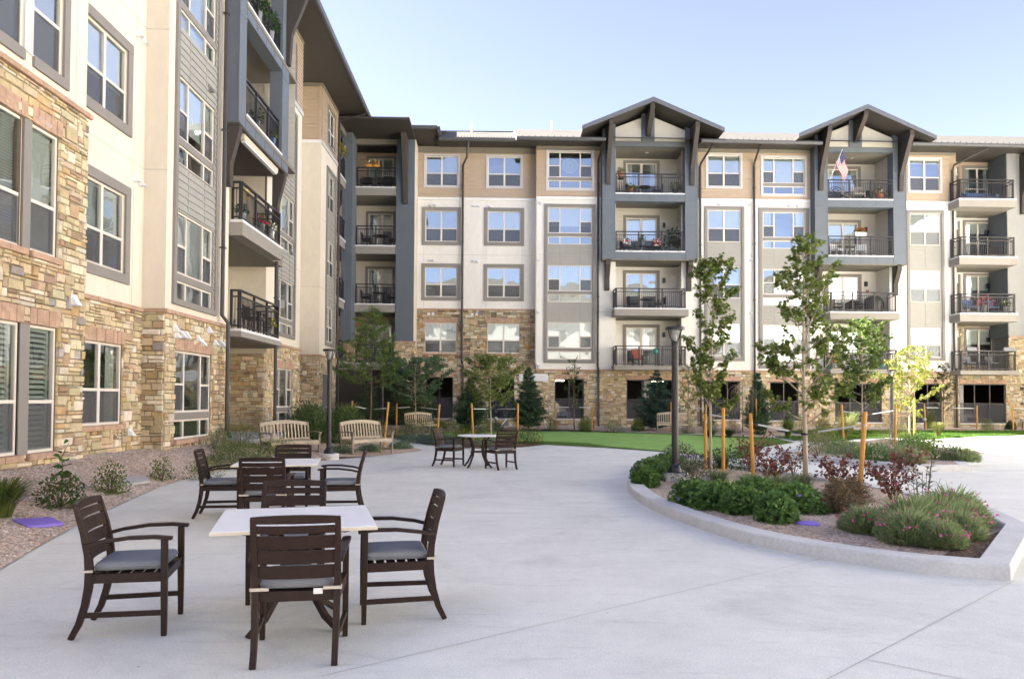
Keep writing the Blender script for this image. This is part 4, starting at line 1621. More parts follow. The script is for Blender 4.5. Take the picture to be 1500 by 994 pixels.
for u in (8.35, 25.95):
    mb = MB()
    mb.box(u - .2, u + .22, 42.5, 42.9, .1, 2.9, 'concrete_raw')
    mb.build('garage_pillar', BLD)

# ---- roofs, soffits, gutters ------------------------------------------------
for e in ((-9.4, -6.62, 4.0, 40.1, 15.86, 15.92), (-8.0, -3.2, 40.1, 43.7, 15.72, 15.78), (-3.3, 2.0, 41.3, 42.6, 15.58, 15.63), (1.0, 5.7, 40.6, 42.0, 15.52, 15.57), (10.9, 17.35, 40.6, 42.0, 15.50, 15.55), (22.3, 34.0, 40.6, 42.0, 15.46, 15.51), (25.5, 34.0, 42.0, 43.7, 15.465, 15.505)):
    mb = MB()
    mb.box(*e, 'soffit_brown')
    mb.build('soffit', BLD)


def gutter(p, q):
    mb = MB()
    p, q = Vector(p), Vector(q)
    d = (q - p).normalized()
    sd = Vector((d.y, -d.x, 0))
    prof = [(0, .16), (.13, .17), (.135, .12), (.09, .02), (.03, 0), (0, 0)]
    vs = [tuple(p + sd * a + Vector((0, 0, b))) for a, b in prof] + [tuple(q + sd * a + Vector((0, 0, b))) for a, b in prof]
    n = len(prof)
    mb.add(vs, [tuple(range(n)), tuple(range(2 * n - 1, n - 1, -1))] + [(i, n + i, n + (i + 1) % n, (i + 1) % n) for i in range(n)], 'gutter_dark')
    return mb.build('gutter', BLD)


gutter((-6.62, 4.0, 15.83), (-6.62, 40.12, 15.83))
gutter((-6.60, 40.12, 15.70), (-3.2, 40.12, 15.70))
gutter((-3.2, 40.12, 15.70), (-3.2, 41.2, 15.70))
gutter((-3.2, 41.3, 15.50), (1.4, 41.3, 15.50))
gutter((1.0, 40.6, 15.36), (5.72, 40.6, 15.36))
gutter((10.84, 40.6, 15.36), (17.4, 40.6, 15.32))
gutter((22.3, 40.6, 15.36), (34.0, 40.6, 15.30))
mb = MB()
S_ = .42
mb.quad((-6.6, 4, 16.0), (-6.6, 40.2, 16.0), (-15, 40.2, 19.5), (-15, 4, 19.5), 'shingle')
mb.quad((-15, 4, 19.5), (-15, 40.2, 19.5), (-23.4, 40.2, 16.0), (-23.4, 4, 16.0), 'shingle')
mb.quad((-9.5, 4, 15.9), (-23, 4, 15.9), (-23, 4, 0), (-9.5, 4, 0), 'stucco_cream')
mb.quad((-15, 40.2, 19.5), (-6.6, 40.2, 16.0), (-23.4, 40.2, 16.0), (-23.4, 40.2, 16.0), 'shingle')
# corner and section A
mb.quad((-6.6, 40.1, 15.88), (-3.2, 40.1, 15.88), (-3.2, 47.3, 18.5), (-6.6, 47.3, 18.5), 'shingle')
mb.quad((-16, 40.3, 16.0), (-6.6, 40.1, 15.9), (-6.6, 47.3, 18.5), (-16, 47.3, 18.5), 'shingle')
mb.quad((-3.2, 41.25, 15.68), (1.3, 41.25, 15.68), (1.3, 47.3, 18.1), (-3.2, 47.3, 18.1), 'shingle')
mb.box(-3.22, -3.18, 40.1, 47.3, 15.6, 15.7, 'soffit_brown')
# main back wing
mb.quad((0.95, 40.55, 15.53), (34.0, 40.55, 15.53), (34.0, 47.4, 18.35), (0.95, 47.4, 18.35), 'shingle')
mb.quad((-16, 47.3, 18.1), (34, 47.4, 18.35), (34, 56.5, 14.6), (-16, 56.5, 14.6), 'shingle')
mb.quad((0.95, 40.55, 15.33), (0.95, 40.55, 15.53), (0.95, 47.4, 18.35), (0.95, 47.4, 18.1), 'trim_white')
mb.box(-16, 34, 56.2, 56.4, 0, 14.8, 'stucco_cream')
mb.box(33.9, 34.0, 42.1, 56.2, 0, 15.4, 'stucco_cream')
mb.quad((33.9, 42.1, 15.4), (33.9, 56.2, 14.8), (33.9, 47.4, 18.3), (33.9, 47.4, 18.3), 'stucco_cream')
mb.build('roof', BLD)
mb = MB()
for i in range(60):
    x = -2.8 + i * .16
    if x < 1.0:
        mb.box(x - .012, x + .012, 41.5, 41.53, 15.78, 15.86, 'gutter_dark')
for i in range(95):
    x = 1.3 + i * .34
    if 4.3 < x < 12.0 or 15.8 < x < 23.4:
        continue
    mb.box(x - .02, x + .02, 40.8, 40.84, 15.62, 15.70, 'gutter_dark')
mb.build('snow_guard', BLD)
for x, y, z in ((-1.6, 45.5, 17.3), (3.2, 45.6, 17.5)):
    mb = MB()
    mb.tube([(x, y, z), (x, y, z + .75)], .06, 'vent_white')
    mb.build('roof_vent', BLD)

# ------------------------------------------------------------------ ground
mb = MB()
mb.quad((-600, -600, -.06), (600, -600, -.06), (600, 900, -.06), (-600, 900, -.06), 'land')
struct(mb.build('ground'))


def lerp(pts, y):
    if y <= pts[0][0]:
        return pts[0][1]
    for (a, p), (b, q) in zip(pts[:-1], pts[1:]):
        if y <= b:
            return p + (q - p) * (y - a) / (b - a)
    return pts[-1][1]


# concrete patio: one sheet under everything in the courtyard
mb = MB()
mb.quad((-9, -14, 0), (60, -14, 0), (60, 42.2, 0), (-9, 42.2, 0), 'patio_concrete')
struct(mb.build('pavement'))
mb = MB()


def strip(mb, p, q, w, z, m):
    p, q = Vector((*p, z)), Vector((*q, z))
    d = (q - p).normalized()
    s = Vector((-d.y, d.x, 0)) * (w / 2)
    mb.quad(tuple(p - s), tuple(q - s), tuple(q + s), tuple(p + s), m)


for p, q in (((-1.0, 4.51), (3.57, 7.96)), ((4.62, 6.79), (0.4, 3.1)), ((2.3, 4.75), (4.3, 3.0)), ((-5.2, 7.6), (2.3, 9.0)), ((4.6, 6.8), (8.4, 2.4)), ((-3.2, 21.5), (2.4, 13.5)), ((6.6, 12.1), (14, 12.9)), ((7, 15.8), (16, 16.6)), ((2.5, 24.5), (-1.0, 19.0))):
    strip(mb, p, q, .007, .003, 'joint_dark')
struct(mb.build('pavement'))

# gravel bed along the left wing
EDGE = [(2.0, -4.05), (7.2, -4.55), (8.3, -4.85), (9.9, -5.25), (11.8, -5.62), (13.9, -6.0), (16.0, -6.15), (17.5, -5.9), (19.0, -4.9), (20.2, -4.25)]


def bed_z(x, y):
    wall = -7.4
    e = lerp(EDGE, y) if y < 20.2 else -3.4
    t = max(0.0, min(1.0, (x - e) / (wall - e)))
    k = 1.0 if y < 23 else max(0.0, 1 - (y - 23) / 11)
    return 0.012 + .47 * k * (t ** 1.25) + .012 * math.sin(x * 3.1 + y * 1.7) * min(1, t * 4)


poly = [(x, y) for y, x in EDGE] + [(-3.75, 20.95), (-3.24, 21.8), (-2.7, 22.8), (-2.25, 23.8), (-2.6, 24.9), (-3.2, 26.0), (-3.9, 27.4), (-4.6, 30.5), (-5.2, 33.0), (-6.0, 36), (-7.9, 36), (-8.0, 34.8), (-8.95, 34.8), (-8.95, 30.7), (-7.8, 30.7), (-7.8, 26.25), (-7.25, 26.25), (-7.25, 17.05), (-7.75, 17.05), (-7.75, 14.1), (-7.45, 14.1), (-7.45, 2.0)]
struct(terrain('gravel_ground', poly, .35, bed_z, 'gravel'))
mb = MB()
mb.box(-9.4, -6.65, 21.0, 26.24, .2, .47, 'concrete_grey')
struct(mb.build('path'))
# little slab of stone and the purple lid lie in the gravel

# ground at the foot of the back wing
def back_z(x, y):
    t = max(0, min(1, (y - 36.0) / 5.2))
    return 0.012 + .12 * t


struct(terrain('gravel_ground', [(-5.5, 33.0), (-3.3, 33.6), (-2.9, 37.2), (0, 38.6), (3.2, 38.9), (6.6, 37.3), (9.0, 35.6), (11.6, 33.4), (14, 33.6), (14.0, 38.5), (20, 39.2), (34, 39.6), (34, 41.4), (-8, 41.4), (-8, 36)], .8, back_z, 'pebble_bed'))
mb = MB()
mb.box(-7.9, 34, 41.35, 42.02, 0.02, .145, 'concrete_grey')
struct(mb.build('path'))
# putting green: light turf with a darker fringe
turf = [(-3.0, 33.4), (-2.9, 37.0), (0, 38.4), (3.2, 38.7), (6.6, 37.1), (9.0, 35.4), (11.8, 32.9), (11.3, 29.0), (9.2, 26.2), (7.4, 22.0), (6.6, 20.9), (5.0, 23.8), (3.6, 25.5), (1.5, 27.3), (0.2, 27.6), (-1.4, 29.2)]
struct(terrain('lawn', turf, 1.2, lambda x, y: .016, 'turf_dark'))
struct(terrain('lawn', [(-2.6, 33.6), (-2.5, 36.4), (0, 37.7), (3.2, 37.9), (6.5, 36.3), (8.6, 34.6), (10.3, 31.5), (9.6, 28.5), (8.2, 26.0), (7.0, 22.4), (6.3, 21.8), (5.0, 24.1), (3.9, 25.8), (3.3, 28.0), (2.0, 29.0), (-.4, 29.2), (-1.3, 29.6)], 1.2, lambda x, y: .021, 'turf_light'))
# real lawn on the right
lawn = [(12.0, 33.0), (11.8, 30.4), (12.4, 28.6), (14.0, 29.4), (16.6, 30.6), (19.0, 32.4), (22.0, 34.6), (25.0, 36.0), (30.0, 36.6), (34, 36.8), (34, 39.4), (20, 39.0), (14.5, 38.2), (14.2, 33.8)]
struct(terrain('lawn', lawn, 1.0, lambda x, y: .016 + .06 * max(0, min(1, (y - 33) / 6)), 'lawn_soil'))
gv, gc = [], []
GB = MB()
from_poly = [Vector(p) for p in lawn]


def in_poly(x, y, P):
    c = False
    for i in range(len(P)):
        a, b = P[i], P[(i + 1) % len(P)]
        if (a[1] > y) != (b[1] > y) and x < (b[0] - a[0]) * (y - a[1]) / (b[1] - a[1]) + a[0]:
            c = not c
    return c


gr = random.Random(5)
V, F, Cc = [], [], []
cnt = 0
while cnt < 26000:
    x, y = gr.uniform(11.8, 32), gr.uniform(28.4, 39.4)
    if not in_poly(x, y, lawn):
        continue
    cnt += 1
    z = .016 + .06 * max(0, min(1, (y - 33) / 6))
    h = gr.uniform(.05, .10)
    a = gr.uniform(0, 6.283)
    w = .018
    ca, sa = math.cos(a) * w, math.sin(a) * w
    lx, ly = gr.uniform(-.03, .03), gr.uniform(-.03, .03)
    b = len(V)
    V += [(x - ca, y - sa, z), (x + ca, y + sa, z), (x + lx, y + ly, z + h)]
    F.append((b, b + 1, b + 2))
    k = gr.uniform(.8, 1.25)
    Cc += [(.075 * k, .15 * k, .02 * k)] * 3
GB.v, GB.f, GB.m, GB.c = V, F, [0] * len(F), Cc
GB.mats = ['leaf']
struct(GB.build('lawn_grass'), 'stuff')


# planting islands with a raised concrete kerb
def smooth_loop(pts, n=6):
    out = []
    m = len(pts)
    for i in range(m):
        p0, p1, p2, p3 = (Vector(pts[(i + k - 1) % m][:2]) for k in range(4))
        if len(pts[i]) > 2 or len(pts[(i + 1) % m]) > 2:
            out.append(p1)
            continue
        for j in range(n):
            t = j / n
            out.append(.5 * ((2 * p1) + (p2 - p0) * t + (2 * p0 - 5 * p1 + 4 * p2 - p3) * t * t + (3 * p1 - p0 - 3 * p2 + p3) * t ** 3))
    return out


def inset(loop, d):
    out = []
    n = len(loop)
    area = sum(loop[i].x * loop[(i + 1) % n].y - loop[(i + 1) % n].x * loop[i].y for i in range(n))
    sg = 1 if area > 0 else -1
    for i in range(n):
        a, b, c = loop[i - 1], loop[i], loop[(i + 1) % n]
        e1, e2 = (b - a).normalized(), (c - b).normalized()
        n1, n2 = Vector((-e1.y, e1.x)) * sg, Vector((-e2.y, e2.x)) * sg
        nn = (n1 + n2).normalized()
        out.append(b + nn * d / max(.45, nn.dot(n1)))
    return out


def island(pts, w, h, zs):
    lo = smooth_loop(pts)
    inn = inset(lo, w)
    mb = MB()
    n = len(lo)
    ch = .015
    lo2, inn2 = inset(lo, ch), inset(lo, w - ch)
    ring = [[(p.x, p.y, 0) for p in lo], [(p.x, p.y, h - ch) for p in lo], [(p.x, p.y, h) for p in lo2], [(p.x, p.y, h) for p in inn2], [(p.x, p.y, h - ch) for p in inn], [(p.x, p.y, 0) for p in inn]]
    vs = [v for r in ring for v in r]
    fs = []
    for k in range(5):
        for i in range(n):
            j = (i + 1) % n
            fs.append((k * n + i, k * n + j, (k + 1) * n + j, (k + 1) * n + i))
    mb.add(vs, fs, 'concrete_grey')
    struct(mb.build('kerb'))
    pl = [(p.x, p.y) for p in inset(lo, w - .01)]
    struct(terrain('soil_ground', pl, .4, lambda x, y: zs + .05 * math.sin(x * 1.3) * math.sin(y * 1.1), 'pebble_bed'))


ISL1 = [(4.60, 6.80, 1), (6.5, 9.1, 1), (7.6, 11.2), (7.75, 13.2), (7.1, 15.4), (6.1, 17.4), (5.2, 18.3), (4.2, 18.2), (3.3, 17.1), (2.6, 15.3), (2.28, 13.3), (2.26, 11.8), (2.4, 10.4), (2.68, 9.0), (3.02, 8.17), (3.47, 7.55), (4.02, 7.08)]
ISL1 = [(4.60, 6.80, 1), (6.35, 9.0, 1), (6.9, 10.6, 1), (6.75, 12.6), (6.45, 14.6), (5.9, 16.6), (5.3, 18.0), (4.5, 18.4), (3.6, 17.6), (2.75, 15.7), (2.33, 13.6), (2.24, 11.9), (2.36, 10.5), (2.67, 9.0), (3.02, 8.17), (3.47, 7.55), (4.02, 7.08)]
island(ISL1, .27, .135, .085)
ISL2 = [(10.85, 17.35, 1), (13.2, 22.0), (14.6, 25.6), (15.9, 28.6), (15.2, 30.0), (13.0, 28.4), (11.0, 26.0), (9.0, 23.2), (7.95, 21.2), (8.05, 20.5), (8.5, 19.7), (8.95, 18.7), (9.4, 17.33, 1)]
island(ISL2, .27, .14, .09)
_in = inset(smooth_loop(ISL1), .262)
_k = next(i for i in range(len(_in)) if not (_in[i].x > 4.1 and _in[i].y < 10.3) )
_in = _in[_k:] + _in[:_k]
struct(terrain('mulch_ground', [(p.x, p.y) for p in _in if p.x > 4.1 and p.y < 10.3], .3, lambda x, y: .093 + .05 * math.sin(x * 1.3) * math.sin(y * 1.1) + .006 * math.sin(x * 31) * math.sin(y * 37), 'mulch'))
# concrete edging between turf and bed
mb = MB()
prev = None
for p in [(11.9, 29.0), (11.95, 31.0), (11.8, 33.0), (9.0, 35.5), (6.6, 37.2), (3.2, 38.8), (0, 38.5)]:
    if prev:
        strip(mb, prev, p, .16, .03, 'concrete_grey')
    prev = p
struct(mb.build('kerb'))

# the other two wings that close the courtyard (out of frame; added to bounce sun into the shade and to show in the window panes)
mb = MB()
F1 = Face('X', 0)
mb.box(31.5, 32.0, -26, 41.3, 3.4, 12.7, 'stucco_white')
mb.box(31.5, 32.0, -26, 41.3, 12.7, 15.8, 'siding_pale')
mb.box(31.45, 32.0, -26, 41.3, -.1, 3.4, 'stucco_cream')
mb.box(30.2, 32.2, -26, 41.3, 15.8, 16.0, 'soffit_brown')
mb.build('east_wall', BLD)
mb = MB()
mb.box(-24, 37, -26.5, -26, 3.4, 12.7, 'siding_pale')
mb.box(-24, 37, -26.5, -26, 12.7, 15.8, 'siding_pale')
mb.box(-24, 37, -26.5, -25.95, -.1, 3.4, 'stucco_cream')
mb.box(-24, 37, -26.7, -24.7, 15.8, 16.0, 'soffit_brown')
for i in range(12):
    for k in range(4):
        x = -20 + i * 4.6
        mb.box(x, x + 1.9, -26, -25.95, 4.2 + k * 3.1, 5.9 + k * 3.1, 'trim_grey')
mb.quad((-24, -24.7, 16), (37, -24.7, 16), (37, -32, 19), (-24, -32, 19), 'shingle')
mb.build('south_wall', BLD)

# ------------------------------------------------------------------ patio chairs
def make_chair(label, rails=4):
    t = thing('patio_chair', label, 'chair')
    for s in (-1, 1):
        mb = MB()      # rear leg and back post, one sabre curve
        mb.ribbon([(s * .235, -.335, 0), (s * .236, -.285, .10), (s * .238, -.25, .22), (s * .24, -.23, .34), (s * .242, -.225, .43), (s * .244, -.235, .55), (s * .246, -.265, .70), (s * .247, -.305, .84), (s * .247, -.318, .885)],
                  [.038, .038, .04, .042, .042, .04, .038, .034, .032], [.036, .042, .046, .05, .052, .046, .040, .034, .030], 'chair_brown')
        mb.build('leg', t, bevel=.004)
        mb = MB()
        mb.ribbon([(s * .268, .245, 0), (s * .268, .243, .30), (s * .268, .240, .645)], [.034, .040, .040], [.034, .042, .042], 'chair_brown')
        mb.build('leg', t, bevel=.004)
        mb = MB()
        mb.ribbon([(s * .258, -.262, .612), (s * .266, -.15, .640), (s * .272, .02, .662), (s * .274, .18, .664), (s * .274, .29, .652)], [.040, .046, .054, .058, .052], .024, 'chair_brown')
        mb.build('armrest', t, bevel=.005)
        mb = MB()
        mb.beam((s * .242, -.26, .155), (s * .266, .235, .155), .026, .034, 'chair_brown')
        mb.build('stretcher', t, bevel=.003)
    mb = MB()
    for s in (-1, 1):
        mb.beam((s * .245, -.215, .395), (s * .262, .232, .395), .026, .062, 'chair_brown')
    mb.beam((-.25, .238, .395), (.25, .238, .395), .026, .062, 'chair_brown')
    mb.beam((-.225, -.218, .395), (.225, -.218, .395), .026, .062, 'chair_brown')
    for k in range(6):
        y = -.17 + k * .075
        mb.beam((-.242, y, .418), (.242, y, .418), .062, .012, 'chair_brown', up=(0, 0, 1))
    mb.build('seat_frame', t, bevel=.003)
    mb = MB()

    def back_y(z):
        P = [(.43, -.225), (.55, -.235), (.70, -.265), (.84, -.305), (.885, -.318)]
        return lerp(P, z)
    n = 8
    rows = [(.505, .585), (.597, .678), (.690, .772), (.786, .835)]
    for za, zb in rows:
        vs, fs = [], []
        for i in range(n + 1):
            u = -.228 + .456 * i / n
            bow = -.022 * (1 - (u / .228) ** 2)
            for z in (za, zb):
                y = back_y(z) + bow
                vs += [(u, y + .009, z), (u, y - .009, z)]
        for i in range(n):
            a, b = i * 4, (i + 1) * 4
            fs += [(a, b, b + 2, a + 2), (b + 1, a + 1, a + 3, b + 3), (a + 2, b + 2, b + 3, a + 3), (a, a + 1, b + 1, b)]
        mb.add(vs, fs, 'chair_brown')
    # crest rail
    vs, fs = [], []
    for i in range(n + 1):
        u = -.262 + .524 * i / n
        k = 1 - (u / .262) ** 2
        bow = -.022 * k
        for z in (.848, .890 + .012 * k):
            y = back_y(min(z, .885)) + bow
            vs += [(u, y + .014, z), (u, y - .014, z)]
    for i in range(n):
        a, b = i * 4, (i + 1) * 4
        fs += [(a, b, b + 2, a + 2), (b + 1, a + 1, a + 3, b + 3), (a + 2, b + 2, b + 3, a + 3), (a, a + 1, b + 1, b)]
    fs += [(0, 2, 3, 1), (n * 4, n * 4 + 1, n * 4 + 3, n * 4 + 2)]
    mb.add(vs, fs, 'chair_brown')
    mb.build('backrest', t, bevel=.003)
    mb = MB()
    ks = [-1, -.99, -.965, -.92, -.8, -.5, -.17, .17, .5, .8, .92, .965, .99, 1]
    n_ = len(ks)
    hw = .225
    for top in (0, 1):
        vs, fs = [], []
        for u in ks:
            for v in ks:
                e = max(abs(u), abs(v))
                edge = max(0.0, 1 - e ** 14) ** .5
                rnd = 1 - .035 * (abs(u) * abs(v)) ** 6
                x = u * hw * rnd
                y = .012 + v * .222 * rnd
                puff = math.cos(u * 1.45) * math.cos(v * 1.45)
                z = .466 + ((.030 + .010 * puff) * edge if top else -.036 * edge)
                vs.append((x, y, z))
        for i in range(n_ - 1):
            for j in range(n_ - 1):
                a = i * n_ + j
                q = (a, a + n_, a + n_ + 1, a + 1)
                fs.append(q if top else q[::-1])
        mb.add(vs, fs, 'cushion_grey')
    c = mb.build('cushion', t, smooth=True)
    mb = MB()
    pth = []
    for k in range(41):
        a = 2 * math.pi * k / 40
        ca, sa = math.cos(a), math.sin(a)
        r = 1 / max(abs(ca), abs(sa)) * (1 - .02 * (min(abs(ca), abs(sa)) / max(abs(ca), abs(sa))) ** 3)
        pth.append((ca * r * hw, .012 + sa * r * .222, .464))
    mb.tube(pth, .0045, 'cushion_grey', n=5, caps=False)
    mb.build('piping', c, smooth=True)
    for s in (-1, 1):
        mb = MB()
        mb.box(s * .215 - .055, s * .215 + .055, -.262, -.246, .438, .456, 'tie_beige')
        mb.box(s * .262 - .008, s * .262 + .008, -.255, -.20, .44, .455, 'tie_beige')
        mb.build('tie', c)
    return t


PC = 'patio dining chairs with grey cushions'
ch0 = make_chair('dark brown slat back chair in the foreground with its back to the camera, white tag on its cushion')
used = []


def place_chair(x, y, rz, label):
    c = ch0 if not used else copy_tree(ch0)
    used.append(c)
    c.location = (x, y, .001)
    c.rotation_euler[2] = R(rz)
    c['label'] = label
    c['group'] = PC
    return c


place_chair(-1.245, 4.985, 8, 'nearest brown chair with its back to the camera and a white cushion tag')
c_near = used[0]
place_chair(-2.52, 5.50, -79, 'brown armchair at the left of the nearest square table, facing right')
place_chair(-.745, 5.835, 101, 'brown armchair at the right of the nearest square table, facing left')
place_chair(-1.68, 6.33, 187, 'brown chair on the far side of the nearest square table')
place_chair(-3.72, 10.62, -80, 'brown armchair at the left of the second square table, facing right')
place_chair(-2.80, 9.50, 6, 'brown chair with its back to the camera at the second square table')
place_chair(-3.02, 11.40, 186, 'brown chair on the far side of the second square table, below the lamp post')
place_chair(-2.12, 10.62, 98, 'brown armchair at the right of the second square table, facing left')
place_chair(-1.13, 18.50, -112, 'brown chair at the left of the round table, facing the table')
place_chair(.10, 17.72, 27, 'brown chair at the right of the round table with its slatted back to the camera')
# the white care tag only hangs from the nearest chair
cu = [o for o in c_near.children if o.name.startswith('cushion')][0]
mb = MB()
mb.box(.10, .155, -.232, -.229, .405, .440, 'tag_white')
mb.build('care_tag', cu)


def make_square_table():
    t = thing('patio_table', '', 'table')
    mb = MB()
    mb.box(-.525, .525, -.525, .525, .722, .748, 'table_white')
    top = mb.build('tabletop', t, bevel=.004)
    mb = MB()
    for a, b, c, d in ((-.527, .527, -.527, -.521), (-.527, .527, .521, .527), (-.527, -.521, -.521, .521), (.521, .527, -.521, .521)):
        mb.box(a, b, c, d, .724, .744, 'table_rim')
    mb.build('rim', top)
    for sx in (-1, 1):
        for sy in (-1, 1):
            mb = MB()
            mb.ribbon([(sx * .30, sy * .30, 0), (sx * .20, sy * .20, .09), (sx * .10, sy * .10, .26), (sx * .075, sy * .075, .42), (sx * .10, sy * .10, .58), (sx * .20, sy * .20, .715)], .042, [.036, .04, .044, .044, .04, .036], 'chair_brown', side=(sx, -sy, 0))
            mb.build('leg', t, bevel=.004)
    mb = MB()
    mb.box(-.09, .09, -.09, .09, .40, .43, 'chair_brown')
    mb.beam((-.34, -.34, .705), (.34, .34, .705), .05, .03, 'chair_brown')
    mb.beam((-.34, .34, .70), (.34, -.34, .70), .05, .03, 'chair_brown')
    mb.build('crossbar', t)
    return t


t1 = make_square_table()
t1.location = (-1.43, 5.58, 0.001)
t1.rotation_euler[2] = R(14)
t1['label'] = 'square white topped table in the foreground with four brown chairs'
t1['group'] = 'square white tables'
t2 = copy_tree(t1)
t2.location = (-2.92, 10.42, 0.001)
t2.rotation_euler[2] = R(10)
t2['label'] = 'square white topped table behind the nearest one, close to the gravel bed'

t3 = thing('round_table', 'small round white topped table on curved dark legs beside the turf', 'table', (-.44, 18.2, .001))
mb = MB()
mb.lathe([(.47, .722), (.48, .728), (.48, .744), (.472, .750)], 'table_white', n=40)
mb.build('tabletop', t3)
for k in range(4):
    a = R(45 + 90 * k + 10)
    mb = MB()
    c_, s_ = math.cos(a), math.sin(a)
    mb.ribbon([(c_ * .40, s_ * .40, 0), (c_ * .30, s_ * .30, .10), (c_ * .19, s_ * .19, .28), (c_ * .16, s_ * .16, .45), (c_ * .22, s_ * .22, .62), (c_ * .34, s_ * .34, .72)], .036, .034, 'chair_brown', side=(-s_, c_, 0))
    mb.build('leg', t3, bevel=.003)
mb = MB()
mb.tube([(math.cos(R(a)) * .17, math.sin(R(a)) * .17, .36) for a in range(0, 361, 20)], .014, 'chair_brown', n=6, caps=False)
mb.build('ring', t3)


# ------------------------------------------------------------------ benches
def make_bench():
    t = thing('garden_bench', '', 'bench')
    L = 1.42
    h = L / 2
    for s in (-1, 1):
        mb = MB()
        mb.ribbon([(s * h, -.24, 0), (s * h, -.235, .40), (s * h, -.27, .62), (s * h, -.32, .90)], .045, .055, 'bench_arm')
        mb.build('leg', t, bevel=.004)
        mb = MB()
        mb.ribbon([(s * h, .26, 0), (s * h, .25, .40), (s * h, .25, .52), (s * h, .275, .625)], .045, .055, 'bench_arm')
        mb.build('leg', t, bevel=.004)
        mb = MB()
        mb.ribbon([(s * h, -.27, .635), (s * h, 0, .652), (s * h, .22, .650), (s * h, .33, .628)], .065, .028, 'bench_arm')
        mb.build('armrest', t, bevel=.006)
        mb = MB()
        mb.beam((s * h, -.22, .13), (s * h, .24, .13), .03, .05, 'bench_arm')
        mb.build('stretcher', t)
    mb = MB()
    for k in range(5):
        y = -.19 + k * .105
        mb.box(-h + .0, h - .0, y - .045, y + .045, .415, .438, 'bench_teak')
    mb.build('seat', t, bevel=.004)
    mb = MB()
    n = 12
    pts = []
    for i in range(n + 1):
        u = -1 + 2 * i / n
        pts.append((u * (h - .02), .262, .365 + .035 * (1 - u * u)))
    mb.ribbon(pts, .028, .085, 'bench_teak', side=(0, 1, 0))
    mb.beam((-h, -.232, .37), (h, -.232, .37), .028, .08, 'bench_teak')
    mb.build('apron', t, bevel=.003)
    mb = MB()
    ns = 13
    for i in range(ns):
        u = -h + .09 + (L - .18) * i / (ns - 1)
        z1 = .81 + .055 * (1 - (u / h) ** 2)
        mb.beam((u, -.243, .47), (u, -.310, z1 + .02), .046, .014, 'bench_teak', up=(0, 1, 0))
    mb.beam((-h + .02, -.238, .475), (h - .02, -.238, .475), .03, .05, 'bench_teak')
    vs, fs = [], []
    for i in range(n + 1):
        u = -1 + 2 * i / n
        z1 = .905 + .065 * (1 - u * u)
        for y, z in ((-.292, z1 - .095), (-.325, z1 - .095), (-.322, z1), (-.350, z1)):
            vs.append((u * (h - .015), y, z))
    for i in range(n):
        a, b = i * 4, (i + 1) * 4
        fs += [(a, b, b + 2, a + 2), (b + 1, a + 1, a + 3, b + 3), (a + 2, b + 2, b + 3, a + 3), (a, a + 1, b + 1, b)]
    mb.add(vs, fs, 'bench_teak')
    mb.build('backrest', t, bevel=.003)
    return t


b0 = make_bench()
for i, (x, y, z, rz, lb) in enumerate(((-5.42, 20.45, .045, -133, 'weathered teak bench at the left of the lamp post, behind the second table'),
                                      (-3.68, 22.0, .02, -131, 'weathered teak bench at the right of the lamp post, on the gravel point'),
                                      (-3.35, 34.6, .03, -140, 'small far bench under the two staked trees by the stone wall'),
                                      (8.3, 36.2, .06, 168, 'grey weathered bench on the far side of the turf beside the blue spruce'))):
    b = b0 if i == 0 else copy_tree(b0)
    b.location = (x, y, z)
    b.rotation_euler[2] = R(rz)
    b['label'] = lb
    b['group'] = 'teak garden benches'


# ------------------------------------------------------------------ lamp posts
def make_lamp():
    t = thing('lamp_post', '', 'lamp post')
    mb = MB()
    mb.lathe([(.066, .16), (.064, 2.30), (.064, 2.44), (.05, 2.46)], 'lamp_black', n=20)
    mb.build('pole', t, smooth=False)
    mb = MB()
    mb.lathe([(.135, 0), (.13, .03), (.115, .07), (.085, .13), (.066, .16)], 'lamp_black', n=20)
    mb.build('base_cover', t, smooth=True)
    mb = MB()
    mb.lathe([(.064, 2.42), (.070, 2.44), (.064, 2.47), (.03, 2.48)], 'lamp_black', n=16)
    for k in range(4):
        a = R(45 + k * 90)
        mb.beam((math.cos(a) * .058, math.sin(a) * .058, 2.46), (math.cos(a) * .150, math.sin(a) * .150, 2.69), .016, .022, 'lamp_black')
    mb.lathe([(.150, 2.685), (.178, 2.69), (.182, 2.725), (.170, 2.745), (.02, 2.752)], 'lamp_black', n=24)
    hd = mb.build('lamp_head', t)
    mb = MB()
    mb.lathe([(.035, 2.48), (.05, 2.60), (.085, 2.684)], 'lamp_glass', n=20)
    mb.build('diffuser', hd)
    return t


l0 = make_lamp()
for i, (x, y, z, lb) in enumerate(((3.36, 14.45, .235, 'tall black lamp post in the near planting island, its footing half hidden by green mounds'),
                                  (-4.42, 20.45, .15, 'black lamp post between the two teak benches'),
                                  (15.85, 30.5, .12, 'black lamp post at the far end of the second island beside the sunlit tree'))):
    l = l0 if i == 0 else copy_tree(l0)
    l.location = (x, y, z)
    l['label'] = lb
    l['group'] = 'courtyard lamp posts'
ft = MB()
ft.lathe([(.245, .06), (.245, .225), (.232, .235)], 'concrete_grey', n=28, c=(3.36, 14.45, 0))
tag(ft.build('lamp_footing'), 'round concrete footing under the lamp post in the near island', 'footing', 'lamp footings')
ft = MB()
ft.lathe([(.27, .0), (.27, .14), (.255, .15)], 'concrete_grey', n=28, c=(-4.42, 20.45, 0))
tag(ft.build('lamp_footing'), 'round concrete footing under the lamp post between the two teak benches', 'footing', 'lamp footings')
ft = MB()
ft.lathe([(.25, .0), (.25, .11), (.235, .12)], 'concrete_grey', n=20, c=(15.85, 30.5, 0))
tag(ft.build('lamp_footing'), 'round concrete footing under the far lamp post beside the sunlit tree', 'footing', 'lamp footings')

